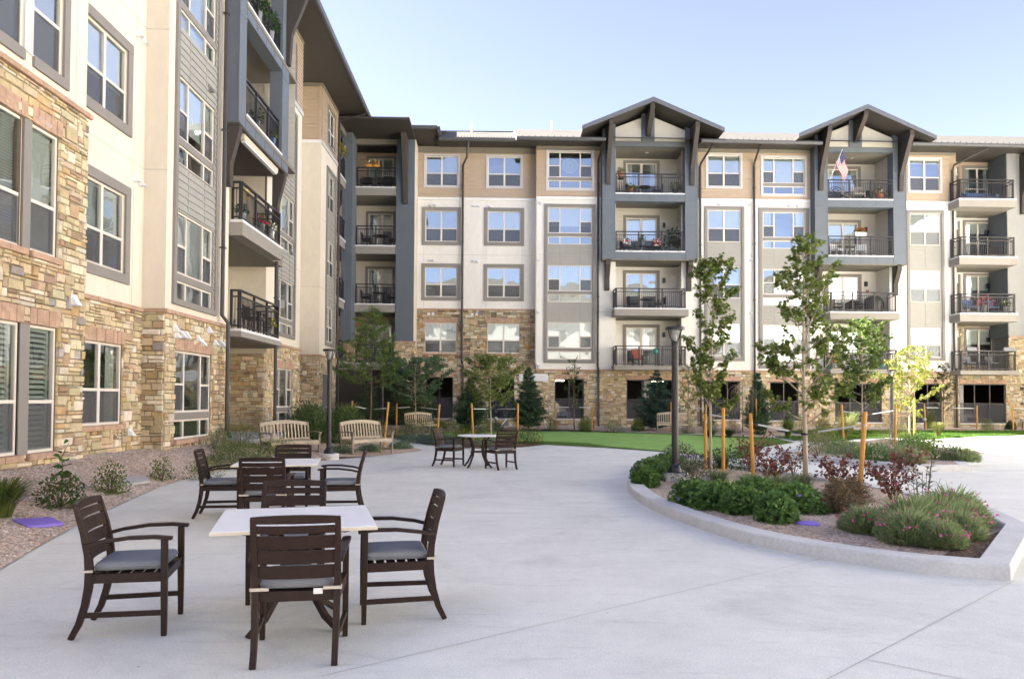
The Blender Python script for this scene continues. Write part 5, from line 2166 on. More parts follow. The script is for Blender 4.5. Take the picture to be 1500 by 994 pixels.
# lids and a slab of stone
mb = MB()
mb.add([(-5.50, 9.25, .04), (-5.25, 9.55, .04), (-5.56, 9.83, .07), (-5.88, 9.52, .08), (-5.50, 9.25, .082), (-5.25, 9.55, .072), (-5.56, 9.83, .105), (-5.88, 9.52, .122)],
       [(0, 3, 2, 1), (4, 5, 6, 7), (0, 1, 5, 4), (1, 2, 6, 5), (2, 3, 7, 6), (3, 0, 4, 7)], 'lid_purple')
tag(mb.build('valve_lid', bevel=.008), 'square purple valve box lid in the gravel at the left edge', 'valve lid')
mb = MB()
mb.lathe([(.15, .08), (.15, .125), (.135, .132)], 'lid_purple', n=24, c=(3.76, 9.24, 0))
tag(mb.build('valve_lid'), 'round purple valve lid in the near island between green mound and pink flowers', 'valve lid')
mb = MB()
mb.add([(-6.75, 13.25, .14), (-6.25, 13.2, .085), (-6.15, 13.9, .08), (-6.45, 14.4, .11), (-6.85, 14.1, .16), (-6.75, 13.25, .19), (-6.25, 13.2, .135), (-6.15, 13.9, .13), (-6.45, 14.4, .16), (-6.85, 14.1, .21)],
       [(4, 3, 2, 1, 0), (5, 6, 7, 8, 9)] + [(i, (i + 1) % 5, 5 + (i + 1) % 5, 5 + i) for i in range(5)], 'flagstone')
tag(mb.build('splash_slab', bevel=.01), 'flat grey stone slab lying in the gravel below the near window', 'stone slab')

# small garden lights by the back wall
for x, y, lb in ((-.05, 38.7, 'short black garden light between the two evergreens by the stone wall'), (4.95, 39.3, 'short black garden light beside the downspout, near the staked young tree'),
                 (22.75, 40.4, 'short black garden light before the narrow garage opening at the right'), (28.2, 40.6, 'short black garden light before the rightmost garage opening')):
    t = thing('garden_light', lb, 'garden light', (x, y, .06), 0, 'garden lights along the back wall')
    mb = MB()
    mb.tube([(0, 0, 0), (0, 0, .48)], .025, 'lamp_black')
    mb.build('post', t)
    mb = MB()
    mb.lathe([(.03, .48), (.09, .52), (.10, .58), (.07, .64), (.02, .66)], 'lamp_glass', n=14)
    mb.build('globe', t, smooth=True)


# cars inside the garage
def make_car(paint):
    t = thing('parked_car', '', 'car')
    mb = MB()
    # cross sections from the front (y=0) back: (y, half width, bottom, belt, roof half width, roof)
    S = [(0.0, .62, .30, .58, .55, .62), (.18, .80, .22, .72, .70, .76), (.9, .88, .20, .86, .76, .92), (1.25, .90, .20, .92, .74, 1.0), (1.9, .90, .20, .95, .62, 1.40), (2.6, .90, .20, .96, .62, 1.48), (3.5, .90, .20, .96, .60, 1.42), (4.2, .86, .25, .95, .66, 1.05), (4.5, .80, .30, .80, .66, .86)]
    vs, fs = [], []
    for y, w, b, m_, rw, r in S:
        vs += [(-w, y, b), (-w, y, m_), (-rw, y, r), (rw, y, r), (w, y, m_), (w, y, b)]
    for i in range(len(S) - 1):
        for k in range(6):
            fs.append((i * 6 + k, i * 6 + (k + 1) % 6, (i + 1) * 6 + (k + 1) % 6, (i + 1) * 6 + k))
    fs += [(5, 4, 3, 2, 1, 0), tuple((len(S) - 1) * 6 + k for k in range(6))]
    mb.add(vs, fs, paint)
    mb.build('body', t, smooth=False, bevel=.03)
    mb = MB()
    mb.add([(-.70, 1.30, 1.02), (.70, 1.30, 1.02), (.58, 1.88, 1.40), (-.58, 1.88, 1.40)], [(0, 1, 2, 3)], 'car_dark')
    mb.build('windscreen', t)
    for s in (-1, 1):
        mb = MB()
        mb.add([(s * .50, .02, .60), (s * .72, .12, .60), (s * .78, .22, .70), (s * .52, .06, .68)], [(0, 1, 2, 3) if s > 0 else (3, 2, 1, 0)], 'gloss_white')
        mb.build('headlight', t)
        for y in (.85, 3.6):
            mb = MB()
            mb.tube([(s * .70, y, .32), (s * .91, y, .32)], .32, 'rubber', n=18)
            w = mb.build('wheel', t)
            mb = MB()
            mb.tube([(s * .912, y, .32), (s * .918, y, .32)], .20, 'wire_grey', n=14)
            mb.build('rim', w)
    mb = MB()
    mb.box(-.45, .45, -.015, .02, .36, .54, 'car_dark')
    mb.build('grille', t)
    return t


for i, (x, y, rz, p, lb) in enumerate(((3.5, 43.2, 20, 'car_pale', 'pale blue car parked nose out behind the garage screen left of the downspout'),
                                      (23.6, 43.4, 8, 'car_grey', 'grey car behind the narrow garage screen near the right'),
                                      (27.3, 43.5, 25, 'car_grey', 'dark grey car with shining headlight behind the rightmost garage screen'))):
    c = make_car(p)
    c.location = (x, y, .13)
    c.rotation_euler[2] = R(rz)
    c['label'] = lb
    c['group'] = 'cars parked in the garage'

# ------------------------------------------------------------------ foliage
struct(terrain('soil_ground', [(-3.0, 28.3), (-2.4, 26.7), (-1.2, 25.2), (-.2, 24.9), (.8, 25.6), (1.7, 26.9), (.6, 28.0), (-1.2, 29.5), (-2.3, 32), (-3.1, 33.4), (-5.0, 33.2)], .6, lambda x, y: .025, 'mulch'))

SHAPES = {
    'oval': np.array([(0, 0), (.28, .35), (.22, .72), (0, 1), (-.22, .72), (-.28, .35)]),
    'round': np.array([(0, 0), (.38, .25), (.42, .62), (0, 1), (-.42, .62), (-.38, .25)]),
    'narrow': np.array([(0, 0), (.11, .4), (0, 1), (-.11, .4)]),
    'blade': np.array([(-.035, 0), (.035, 0), (.03, .5), (0, 1), (-.03, .5)]),
    'needle': np.array([(-.06, 0), (.06, 0), (0, 1)]),
    'maple': np.array([(.0, 0), (.20, .06), (.48, .10), (.33, .30), (.52, .56), (.24, .52), (0, 1.0), (-.24, .52), (-.52, .56), (-.33, .30), (-.48, .10), (-.20, .06)]),
    'disc': np.array([(.5, 0), (.25, .43), (-.25, .43), (-.5, 0), (-.25, -.43), (.25, -.43)]),
}


def norm(a):
    return a / np.maximum(1e-9, np.linalg.norm(a, axis=1, keepdims=True))


def leaf_mesh(name, C, D, Nn, size, shape, cols, parent, m='leaf', loc=None):
    """C base points, D leaf direction, Nn rough leaf normal, size per leaf"""
    S = SHAPES[shape]
    n, k = len(C), len(S)
    D = norm(np.asarray(D, float))
    X = norm(np.cross(D, Nn))
    Z = np.cross(X, D)
    size = np.asarray(size, float).reshape(-1, 1, 1)
    fold = (np.abs(S[:, 0]) * .35)[None, :, None]
    droop = (-(S[:, 1] ** 2) * .12)[None, :, None]
    V = C[:, None, :] + size * (S[None, :, 0, None] * X[:, None, :] + S[None, :, 1, None] * D[:, None, :] + (fold + droop) * Z[:, None, :])
    V = V.reshape(-1, 3).astype('f')
    me = bpy.data.meshes.new(name)
    me.vertices.add(n * k)
    me.vertices.foreach_set('co', V.ravel())
    me.loops.add(n * k)
    me.loops.foreach_set('vertex_index', np.arange(n * k, dtype='i'))
    me.polygons.add(n)
    me.polygons.foreach_set('loop_start', np.arange(0, n * k, k, dtype='i'))
    me.materials.append(M[m])
    at = me.color_attributes.new('Col', 'FLOAT_COLOR', 'POINT')
    arr = np.ones((n * k, 4), 'f')
    arr[:, :3] = np.repeat(np.asarray(cols, 'f'), k, axis=0)
    at.data.foreach_set('color', arr.ravel())
    me.update(calc_edges=True)
    me.validate()
    o = bpy.data.objects.new(name, me)
    COL.objects.link(o)
    if parent:
        o.parent = parent
    return o


def colmix(n, pal, jit=.22):
    pal = np.array(pal)
    i = rng.integers(0, len(pal), n)
    t = rng.random((n, 1))
    c = pal[i] * (1 - t * .5) + pal[rng.integers(0, len(pal), n)] * t * .5
    return np.clip(c * rng.uniform(1 - jit, 1 + jit, (n, 1)), 0, 1)


G_MAPLE = [(.125, .180, .036), (.170, .220, .046), (.090, .140, .034), (.205, .240, .055)]
G_LIGHT = [(.185, .245, .060), (.23, .27, .078), (.135, .195, .052)]
G_BLUE = [(.115, .200, .095), (.150, .235, .115), (.085, .155, .075)]
G_YEL = [(0.220, 0.264, 0.050), (0.286, 0.297, 0.066), (0.154, 0.220, 0.039), (0.352, 0.297, 0.055)]
G_DARK = [(0.036, 0.080, 0.029), (0.051, 0.109, 0.036), (0.072, 0.131, 0.043)]
G_GREY = [(0.217, 0.261, 0.160), (0.160, 0.217, 0.116), (0.275, 0.304, 0.203), (0.131, 0.203, 0.087)]
G_SPRUCE = [(.045, .085, .045), (.062, .11, .058), (.085, .135, .078)]
G_GER = [(.095, .195, .048), (.130, .245, .060), (.070, .150, .045), (.170, .275, .070)]
G_BARB = [(.135, .036, .038), (.19, .055, .038), (.085, .028, .038), (.26, .095, .042), (.09, .075, .055)]
G_BROWN = [(0.264, 0.168, 0.090), (0.204, 0.132, 0.072), (0.312, 0.204, 0.120)]
G_STRAW = [(0.345, 0.299, 0.138), (0.230, 0.253, 0.103), (0.414, 0.345, 0.184)]


def tree(x, y, z, h, r, label, name='young_tree', pal=G_MAPLE, shape='maple', lsize=.11, n_limb=22, z0=.22, per=70, profile=None, up=55, bark='bark_pale', trunk_r=.035, group='young staked trees', droop=.35, seed=0, lean=(0, 0), split=None):
    g = np.random.default_rng(seed + 100)
    t = thing(name, label, 'tree', (x, y, z), 0, group)
    mb = MB()
    pts = []
    K = 9
    for i in range(K + 1):
        f = i / K
        pts.append((lean[0] * f + .02 * math.sin(f * 7 + seed), lean[1] * f + .02 * math.cos(f * 5 + seed), h * .97 * f))
    mb.tube(pts, [trunk_r * (1.25 if i == 0 else 1) * (1 - .88 * (i / K) ** .9) + .003 for i in range(K + 1)], bark, n=9)
    mb.build('trunk', t, smooth=True)
    br = MB()
    C, D = [], []
    prof = profile or (lambda f: (1 - f) ** .6 * min(1, .45 + f * 2.2))
    for i in range(n_limb):
        f = (i + g.uniform(.1, .9)) / n_limb
        zz = h * (z0 + (1 - z0) * f * .97)
        ff = zz / (h * .97)
        base = np.array([lean[0] * ff, lean[1] * ff, zz])
        a = i * 2.39996 + g.uniform(-.4, .4)
        L = r * prof(f) * g.uniform(.75, 1.2)
        e = R(up + g.uniform(-12, 12) + 12 * f)
        # limb leaves the stem lower than its tip
        tip = base + np.array([math.cos(a) * L, math.sin(a) * L, L * math.tan(e) * .55])
        if tip[2] > h:
            tip[2] = h * g.uniform(.95, 1.0)
        mid = (base + tip) / 2 + np.array([math.cos(a) * L * .12, math.sin(a) * L * .12, -.06 * L])
        br.tube([tuple(base), tuple(mid), tuple(tip)], [trunk_r * .42 * (1 - .6 * f), trunk_r * .25, .004], bark, n=5)
        nn = int(per * (L / r) * g.uniform(.7, 1.25)) + 5
        # leaves sit on a few twigs, leaving gaps
        ntw = max(3, nn // 10)
        for k in range(ntw):
            s = g.uniform(.25, 1.05)
            p = (1 - s) ** 2 * base + 2 * s * (1 - s) * mid + s * s * tip
            ta = a + g.uniform(-1.9, 1.9)
            tl = g.uniform(.10, .26) * (r if r < 1 else 1) * 1.2
            q = p + np.array([math.cos(ta) * tl, math.sin(ta) * tl, g.uniform(-.05, .16)])
            br.tube([tuple(p), tuple(q)], [.005, .002], bark, n=3, caps=False)
            m = max(3, nn // ntw)
            for _ in range(m):
                u = g.uniform(.2, 1.1)
                c = p + (q - p) * u + g.normal(0, .022, 3)
                d = (q - p) / (tl + 1e-6) * .6 + g.normal(0, .55, 3) + np.array([0, 0, -droop])
                C.append(c)
                D.append(d)
    # leader
    for _ in range(int(per * .35)):
        f = g.uniform(.86, 1.0)
        a = g.uniform(0, 6.283)
        C.append(np.array([lean[0] * f + math.cos(a) * .07 * r, lean[1] * f + math.sin(a) * .07 * r, h * f]))
        D.append(np.array([math.cos(a), math.sin(a), g.uniform(-.2, .8)]))
    br.build('branches', t, smooth=True)
    C, D = np.array(C), np.array(D)
    n = len(C)
    Nn = g.normal(0, .5, (n, 3)) + np.array([0, 0, 1.0])
    leaf_mesh('crown', C, D, Nn, g.uniform(.65, 1.2, n) * lsize, shape, colmix(n, pal), t)
    return t


def conifer(x, y, z, h, r, label, pal=G_SPRUCE, group='evergreens by the stone wall', name='spruce_tree', n=30, seed=0, dens=1.0, nl=.10):
    g = np.random.default_rng(seed + 900)
    t = thing(name, label, 'tree', (x, y, z), 0, group)
    mb = MB()
    mb.tube([(0, 0, 0), (.01, 0, h * .5), (0, .01, h)], [.05, .03, .004], 'bark_dark', n=7)
    mb.build('trunk', t, smooth=True)
    br = MB()
    C, D = [], []
    for i in range(n):
        f = (i + g.uniform(0, 1)) / n
        zz = h * (.03 + .95 * f)
        L0 = r * (1 - f) ** .85 * (.6 + .4 * min(1, f * 6)) + .04
        nb = max(3, int(7 * (1 - f) + 3))
        off = g.uniform(0, 6.28)
        for k in range(nb):
            a = off + 6.283 * k / nb + g.uniform(-.25, .25)
            L = L0 * g.uniform(.7, 1.18)
            p0 = np.array([0, 0, zz])
            p1 = np.array([math.cos(a) * L, math.sin(a) * L, zz + L * g.uniform(.12, .42)])
            br.tube([tuple(p0), tuple(p1)], [.008, .003], 'bark_dark', n=3, caps=False)
            m = int((22 + 60 * L) * dens)
            s = g.uniform(.15, 1.05, m)
            c = p0 + (p1 - p0) * s[:, None] + g.normal(0, .035, (m, 3)) * (L * .8 + .35)
            d = np.array([math.cos(a), math.sin(a), .4]) + g.normal(0, .75, (m, 3))
            C.append(c)
            D.append(d)
    br.build('branches', t)
    C, D = np.concatenate(C), np.concatenate(D)
    k = len(C)
    leaf_mesh('crown', C, D, g.normal(0, 1, (k, 3)), g.uniform(.7, 1.3, k) * nl, 'narrow', colmix(k, pal, .28), t, 'needle')
    return t


def shrub(x, y, z, r, h, label, pal=G_DARK, shape='oval', n=450, ls=.05, group=None, name='shrub', stems=9, fill=.5, seed=0, cat='shrub', flower=None, nf=0, fs=.03, up=.5, wob=.18):
    g = np.random.default_rng(seed + 3000 + int(abs(x * 97 + y * 31)))
    t = thing(name, label, cat, (x, y, z), g.uniform(0, 6.28), group)
    mb = MB()
    for i in range(stems):
        a, rr = g.uniform(0, 6.28), r * g.uniform(.2, .8)
        e = (math.cos(a) * rr, math.sin(a) * rr, h * g.uniform(.45, .85))
        mb.tube([(math.cos(a) * .02, math.sin(a) * .02, 0), (e[0] * .45, e[1] * .45, e[2] * .55), e], [.007, .005, .002], 'stem', n=4, caps=False)
    mb.build('stems', t)
    # uneven dome: a few bumps of different size
    nb = 7
    bd = norm(g.normal(0, 1, (nb, 3)) * np.array([1, 1, .6]) + np.array([0, 0, .4]))
    bs = g.uniform(-wob, wob * 1.2, nb)
    d = norm(g.normal(0, 1, (n, 3)) + np.array([0, 0, .35]))
    d[:, 2] = np.abs(d[:, 2]) * np.where(g.random(n) < .2, -.25, 1)
    rad = fill + (1 - fill) * g.random(n) ** .6
    bump = 1 + (np.exp(-((1 - d @ bd.T) * 5)) * bs).sum(1)
    P = d * rad[:, None] * bump[:, None]
    C = P * np.array([r, r, h * .92]) + np.array([0, 0, h * .08])
    C[:, 2] = np.maximum(C[:, 2], .015)
    D = d * .7 + g.normal(0, .5, (n, 3)) + np.array([0, 0, up * .5])
    Nn = d * .6 + np.array([0, 0, .9]) + g.normal(0, .35, (n, 3))
    leaf_mesh('foliage', C, D, Nn, g.uniform(.65, 1.25, n) * ls, shape, colmix(n, pal), t, 'leaf')
    if flower is not None and nf:
        i = g.choice(np.nonzero((rad > .72) & (d[:, 2] > .05))[0], nf)
        c = C[i] + d[i] * ls * .7
        k = len(c)
        leaf_mesh('blossoms', c, g.normal(0, 1, (k, 3)) * np.array([1, 1, .3]), d[i] + g.normal(0, .3, (k, 3)), g.uniform(.7, 1.3, k) * fs, 'disc', colmix(k, flower, .2), t, 'petal')
    return t


def grass(x, y, z, r, h, label, pal=G_LIGHT, n=260, group=None, name='grass_clump', seed=0, wide=1.0, plume=False):
    g = np.random.default_rng(seed + 5000 + int(abs(x * 89 + y * 41)))
    t = thing(name, label, 'ornamental grass', (x, y, z), 0, group)
    V, F, Cc = [], [], []
    cols = colmix(n, pal)
    for i in range(n):
        a = g.uniform(0, 6.283)
        b = g.uniform(0, .35) * r * .5
        out = r * g.uniform(.25, 1.0)
        hh = h * g.uniform(.55, 1.05)
        p0 = np.array([math.cos(a) * b, math.sin(a) * b, 0])
        dr = np.array([math.cos(a + g.uniform(-.3, .3)), math.sin(a + g.uniform(-.3, .3)), 0])
        side = np.array([-dr[1], dr[0], 0]) * .0055 * wide
        k = 5
        base = len(V)
        for j in range(k):
            s = j / (k - 1)
            p = p0 + dr * out * s ** 1.6 + np.array([0, 0, hh * (1 - (1 - s) ** 1.7) - hh * .22 * s ** 3])
            w = side * (1 - s * .9)
            V += [tuple(p - w), tuple(p + w)]
            Cc += [tuple(cols[i])] * 2
        for j in range(k - 1):
            q = base + j * 2
            F.append((q, q + 1, q + 3, q + 2))
    mb = MB()
    mb.v, mb.f, mb.m, mb.c, mb.mats = V, F, [0] * len(F), Cc, ['leaf']
    mb.build('blades', t)
    return t


def barberry(x, y, z, r, h, label, seed=0, n_st=14, pal=G_BARB, per=42, ls=.045):
    g = np.random.default_rng(seed + 7000)
    t = thing('barberry_bush', label, 'shrub', (x, y, z), 0, 'purple leaved bushes in the near island')
    mb = MB()
    C, D = [], []
    for i in range(n_st):
        a = 6.283 * i / n_st + g.uniform(-.3, .3)
        o = r * g.uniform(.35, 1.05)
        hh = h * g.uniform(.6, 1.05)
        p = [np.array([math.cos(a) * o * s ** 1.3, math.sin(a) * o * s ** 1.3, hh * (1 - (1 - s) ** 1.6)]) for s in (0, .3, .6, .85, 1)]
        mb.tube([tuple(q) for q in p], [.006, .005, .004, .003, .002], 'stem', n=4, caps=False)
        for _ in range(per):
            s = g.uniform(.18, 1.0)
            k = min(3, int(s * 4))
            q = p[k] + (p[k + 1] - p[k]) * (s * 4 - k)
            C.append(q + g.normal(0, .035, 3))
            D.append(g.normal(0, 1, 3) + np.array([math.cos(a) * .4, math.sin(a) * .4, .2]))
    mb.build('stems', t)
    C, D = np.array(C), np.array(D)
    n = len(C)
    leaf_mesh('foliage', C, D, g.normal(0, .6, (n, 3)) + np.array([0, 0, 1]), g.uniform(.6, 1.3, n) * ls, 'round', colmix(n, pal, .3), t)
    return t


# --- trees
tree(5.36, 13.3, .085, 4.40, .80, 'tallest young maple in the near island, its trunk tied between two wooden stakes', seed=1, n_limb=26, per=215, lsize=0.086, z0=.22, up=60, trunk_r=.045, profile=lambda f: (1.05 - f) ** .75 * min(1, .75 + f), name='maple_tree')
tree(4.52, 16.25, .09, 4.50, .52, 'slim columnar young maple right of the lamp post in the near island', seed=2, n_limb=26, per=185, lsize=0.084, z0=.24, up=62, trunk_r=.033, profile=lambda f: .55 + .45 * math.sin(f * 9 + 1) ** 2 * (1 - f * .5), name='maple_tree', lean=(.08, 0))
tree(11.15, 23.2, .09, 4.0, .85, 'rounded young maple in the second island before the balconies', seed=3, n_limb=26, per=250, lsize=0.088, z0=.30, up=55, name='maple_tree', pal=[(.10, .16, .032), (.14, .20, .042), (.075, .13, .03)], profile=lambda f: (.45 + 1.0 * math.sin(min(1, f * 1.15) * 3.0)) * (1.02 - f * .7))
tree(16.85, 31.0, .09, 3.75, .95, 'pale yellow sunlit young tree behind the far lamp post', seed=4, n_limb=26, per=178, lsize=0.104, pal=G_YEL, shape='oval', z0=.22, up=52, profile=lambda f: (.35 + 1.1 * math.sin(min(1, f * 1.1) * 3.0)) * (1.05 - f * .6))
tree(-5.15, 31.6, .05, 5.3, 1.35, 'feathery light green locust tree in front of the dark porch corner', seed=5, n_limb=38, per=420, lsize=0.112, pal=[(.14, .22, .05), (.18, .25, .06), (.10, .18, .045)], shape='narrow', z0=.36, up=38, droop=1.1, profile=lambda f: (1.0 - f) ** .7 * .9 + .14, name='locust_tree', bark='bark_dark', trunk_r=.045)
tree(-3.55, 33.6, .04, 3.35, 1.2, 'bluish green young tree between two stakes behind the far small bench', seed=6, n_limb=26, per=330, lsize=0.095, pal=G_BLUE, shape='oval', z0=.38, up=32, profile=lambda f: .75 + .4 * math.sin(f * 3.1), bark='bark_pale')
tree(-.25, 30.6, .04, 3.25, 1.0, 'light green vase shaped young tree between two stakes behind the round table', seed=7, n_limb=26, per=330, lsize=0.085, pal=G_LIGHT, shape='oval', z0=.36, up=44, profile=lambda f: .55 + .5 * math.sin(f * 2.7 + .4), bark='bark_pale')
tree(3.85, 38.4, .1, 3.5, .55, 'thin dark young tree in front of the garage opening with the pale car', seed=8, n_limb=20, per=94, lsize=0.072, pal=G_DARK, shape='oval', z0=.26, up=62, bark='bark_dark', trunk_r=.03)
tree(9.25, 37.0, .1, 3.2, .6, 'thin green young tree right behind the near lamp post', seed=9, n_limb=18, per=105, lsize=0.080, pal=G_LIGHT, shape='oval', z0=.22, up=58, bark='bark_dark', trunk_r=.025)
tree(23.85, 40.5, .1, 3.5, .7, 'dark narrow young tree before the narrow garage opening at the right', seed=10, n_limb=20, per=126, lsize=0.088, pal=[(.05, .07, .028), (.07, .09, .03), (.04, .055, .025)], shape='oval', z0=.22, up=62, bark='bark_dark', trunk_r=.03)
tree(28.05, 39.6, .1, 2.9, .7, 'sparse bronze leaved young tree cut by the right edge of the picture', seed=11, n_limb=14, per=88, lsize=0.096, pal=[(.09, .06, .03), (.12, .09, .03), (.06, .07, .03)], shape='oval', z0=.3, up=50, bark='bark_dark', trunk_r=.028)
# weeping bare tree
t = thing('weeping_tree', 'bare weeping sapling with hanging brown twigs before a garage opening', 'tree', (11.7, 36.4, .1))
mb = MB()
mb.tube([(0, 0, 0), (.02, 0, 1.0), (0, .02, 1.9), (.03, 0, 2.25)], [.028, .024, .018, .008], 'bark_dark', n=7)
mb.build('trunk', t, smooth=True)
mb = MB()
g_ = random.Random(12)
for i in range(46):
    a = g_.uniform(0, 6.28)
    o = g_.uniform(.25, .75)
    z0_ = g_.uniform(1.6, 2.25)
    pk = z0_ + g_.uniform(.1, .35)
    mb.tube([(0, 0, z0_), (math.cos(a) * o * .5, math.sin(a) * o * .5, pk), (math.cos(a) * o * .9, math.sin(a) * o * .9, pk - .25), (math.cos(a) * o, math.sin(a) * o, pk - g_.uniform(.6, 1.5))], [.006, .005, .004, .002], 'bark_pale', n=3, caps=False)
mb.build('branches', t)
# evergreens
conifer(-1.35, 38.9, .12, 2.5, .95, 'left of two dark evergreens flanking the vase shaped tree, beside the downspout', seed=1, n=30, dens=2.4)
conifer(1.6, 38.9, .12, 3.1, .95, 'dark leaning evergreen under the white louvre vent', seed=2, n=34, dens=2.4)
conifer(8.0, 38.4, .1, 3.0, 1.25, 'broad blue spruce behind the grey bench and the lamp post', seed=3, n=28, pal=[(.030, .065, .048), (.045, .085, .062), (.06, .105, .08)], dens=2.2)
conifer(12.75, 37.4, .1, 2.85, .75, 'narrow dark spruce between two garage openings, right of the bare weeping tree', seed=4, n=30, dens=2.2)
conifer(-4.1, 37.4, .1, 3.0, 1.5, 'wide olive green evergreen behind the far small bench', seed=5, n=26, pal=[(.05, .085, .03), (.07, .105, .035), (.035, .065, .025)], dens=1.6)
conifer(-6.1, 36.6, .1, 2.5, .9, 'dark low evergreen in the porch corner behind the locust tree', seed=6, n=20, pal=[(.04, .07, .03), (.055, .09, .035)], dens=1.2)

# --- stakes and guy tubes
def stake(x, y, z, h, label, lean=(0, 0), r=.03):
    mb = MB()
    mb.lathe([(r, -.05), (r * 1.02, h * .5), (r * .98, h - .01), (r * .9, h)], 'stake_wood', n=10)
    for i, v in enumerate(mb.v):
        f = v[2] / h
        mb.v[i] = (v[0] + lean[0] * f, v[1] + lean[1] * f, v[2])
    t = mb.build('tree_stake', smooth=False)
    t.location = (x, y, z)
    tag(t, label, 'tree stake', 'wooden tree stakes')
    w = MB()
    zz = h * .86
    w.lathe([(r * 1.12, zz - .008), (r * 1.12, zz + .008)], 'wire_grey', n=10, c=(lean[0] * .86, lean[1] * .86, 0))
    w.build('wire_ring', t)
    return (x + lean[0] * .86, y + lean[1] * .86, z + zz)


def guy(p, q, label, a=.12, b=.75, r=.016):
    """white tube threaded on the wire between stake and trunk"""
    p, q = Vector(p), Vector(q)
    mb = MB()
    mb.tube([tuple(p + (q - p) * a), tuple(p + (q - p) * b)], r, 'tube_white', n=8)
    t = mb.build('guy_tube')
    tag(t, label, 'guy tube', 'white tubes on the tree guy wires')
    w = MB()
    w.tube([tuple(p), tuple(q)], .004, 'wire_grey', n=4, caps=False)
    w.build('wire', t)


trees_st = [
    # trunk point, z of tie, [(stake x,y,z,h,lean)], words
    ((5.36, 13.3), 1.02, [(4.62, 13.75, .085, 1.28, (-.05, .02)), (5.15, 10.85, .085, 1.36, (.10, .0))], 'the tallest maple', ('upright orange stake left of', 'leaning orange stake right of')),
    ((-5.15, 31.6), 1.15, [(-5.78, 31.0, .05, 1.45, (0, 0)), (-3.72, 25.6, .03, 1.45, (.12, .1))], 'the feathery locust tree', ('thin stake left of', 'tall leaning stake right of')),
    ((-3.55, 33.6), 1.25, [(-4.35, 33.6, .03, 1.35, (0, 0)), (-2.25, 29.2, .03, 1.35, (.08, 0))], 'the bluish tree by the far bench', ('straight stake left of', 'short leaning stake right of')),
    ((-.25, 30.6), 1.2, [(-.85, 28.2, .02, 1.42, (-.08, 0)), (.75, 28.2, .02, 1.42, (0.02, 0))], 'the vase shaped tree', ('slanting stake left of', 'straight stake right of')),
    ((3.85, 38.4), 1.2, [(2.95, 38.7, .1, 1.3, (0, 0)), (4.75, 38.3, .1, 1.3, (.03, 0))], 'the thin tree by the pale car', ('stake left of', 'stake right of')),
    ((9.25, 37.0), 1.2, [(8.55, 37.6, .1, 1.4, (0, 0)), (9.9, 36.4, .08, 1.3, (.05, 0))], 'the thin tree behind the lamp post', ('half hidden stake left of', 'leaning stake right of')),
    ((11.15, 23.2), 1.15, [(10.75, 23.6, .09, 1.4, (-.07, 0)), (13.3, 25.4, .09, 1.4, (.03, 0))], 'the rounded maple in the second island', ('slanting stake left of', 'straight stake right of')),
    ((23.85, 40.5), 1.25, [(22.95, 40.6, .1, 1.35, (-.10, 0)), (25.9, 40.9, .1, 1.3, (.03, 0))], 'the narrow right hand tree', ('slanting stake left of', 'straight stake right of')),
    ((28.05, 39.6), 1.2, [(26.95, 39.5, .1, 1.35, (-.04, 0))], 'the bronze tree at the right edge', ('single stake left of',)),
]
for (tx, ty), tz, sts, what, words in trees_st:
    for (x, y, z, h, ln), w in zip(sts, words):
        p = stake(x, y, z, h, w + ' ' + what, ln, .034 if y < 20 else .036)
        w = w.replace('thin ', '').replace('tall ', '').replace('short ', '').replace('half hidden ', '').replace('upright orange ', 'upright ').replace('leaning orange ', 'leaning ')
        guy(p, (tx, ty, tz), 'white tube on wire of ' + w + ' ' + what.replace('before the pale parked car', 'by the pale car').replace('before the right garage openings', 'by the right downspout').replace('behind the round table', 'by the turf'), .10 if y > 20 else .14, .72)
    mb = MB()
    mb.tube([(tx + math.cos(R(k)) * .05, ty + math.sin(R(k)) * .05, tz) for k in range(0, 361, 30)], .020, 'strap_black', n=6, caps=False)
    tag(mb.build('tree_strap'), 'black strap round the trunk of ' + what, 'strap', 'black straps on tree trunks')
stake(4.40, 16.15, .085, 1.22, 'left one of two stakes hugging the slim columnar maple', (0, 0), .034)
p = stake(4.66, 15.75, .085, 1.36, 'right one of two stakes hugging the slim columnar maple', (.0, 0), .036)
guy((p[0], p[1], p[2]), (4.5, 16.25, 1.3), 'short white tube between the two stakes of the slim maple', .1, .9)
stake(12.55, 37.0, .08, 1.6, 'stake in front of the narrow dark spruce', (.02, 0), .03)
stake(16.6, 30.2, .09, 1.6, 'stake leaning on the far lamp post under the sunlit tree', (.0, 0), .04)
for x, y, dx, lb in ((-.25, 38.9, .45, 'white anchor tube right of the left dark evergreen'), (.5, 38.9, -.4, 'white anchor tube left of the leaning evergreen'), (2.35, 38.6, .4, 'white anchor tube right of the leaning evergreen')):
    mb = MB()
    mb.tube([(x, y, .62), (x + dx, y - .2, .10)], .022, 'tube_white', n=8)
    tag(mb.build('guy_tube'), lb, 'guy tube', 'white tubes on the tree guy wires')
mb = MB()
mb.tube([(9.35, 28.3, .02), (9.35, 28.3, .6)], .006, 'wire_grey', n=5)
fl_ = mb.build('golf_pin')
tag(fl_, 'thin pin standing in a hole of the putting turf', 'golf pin')

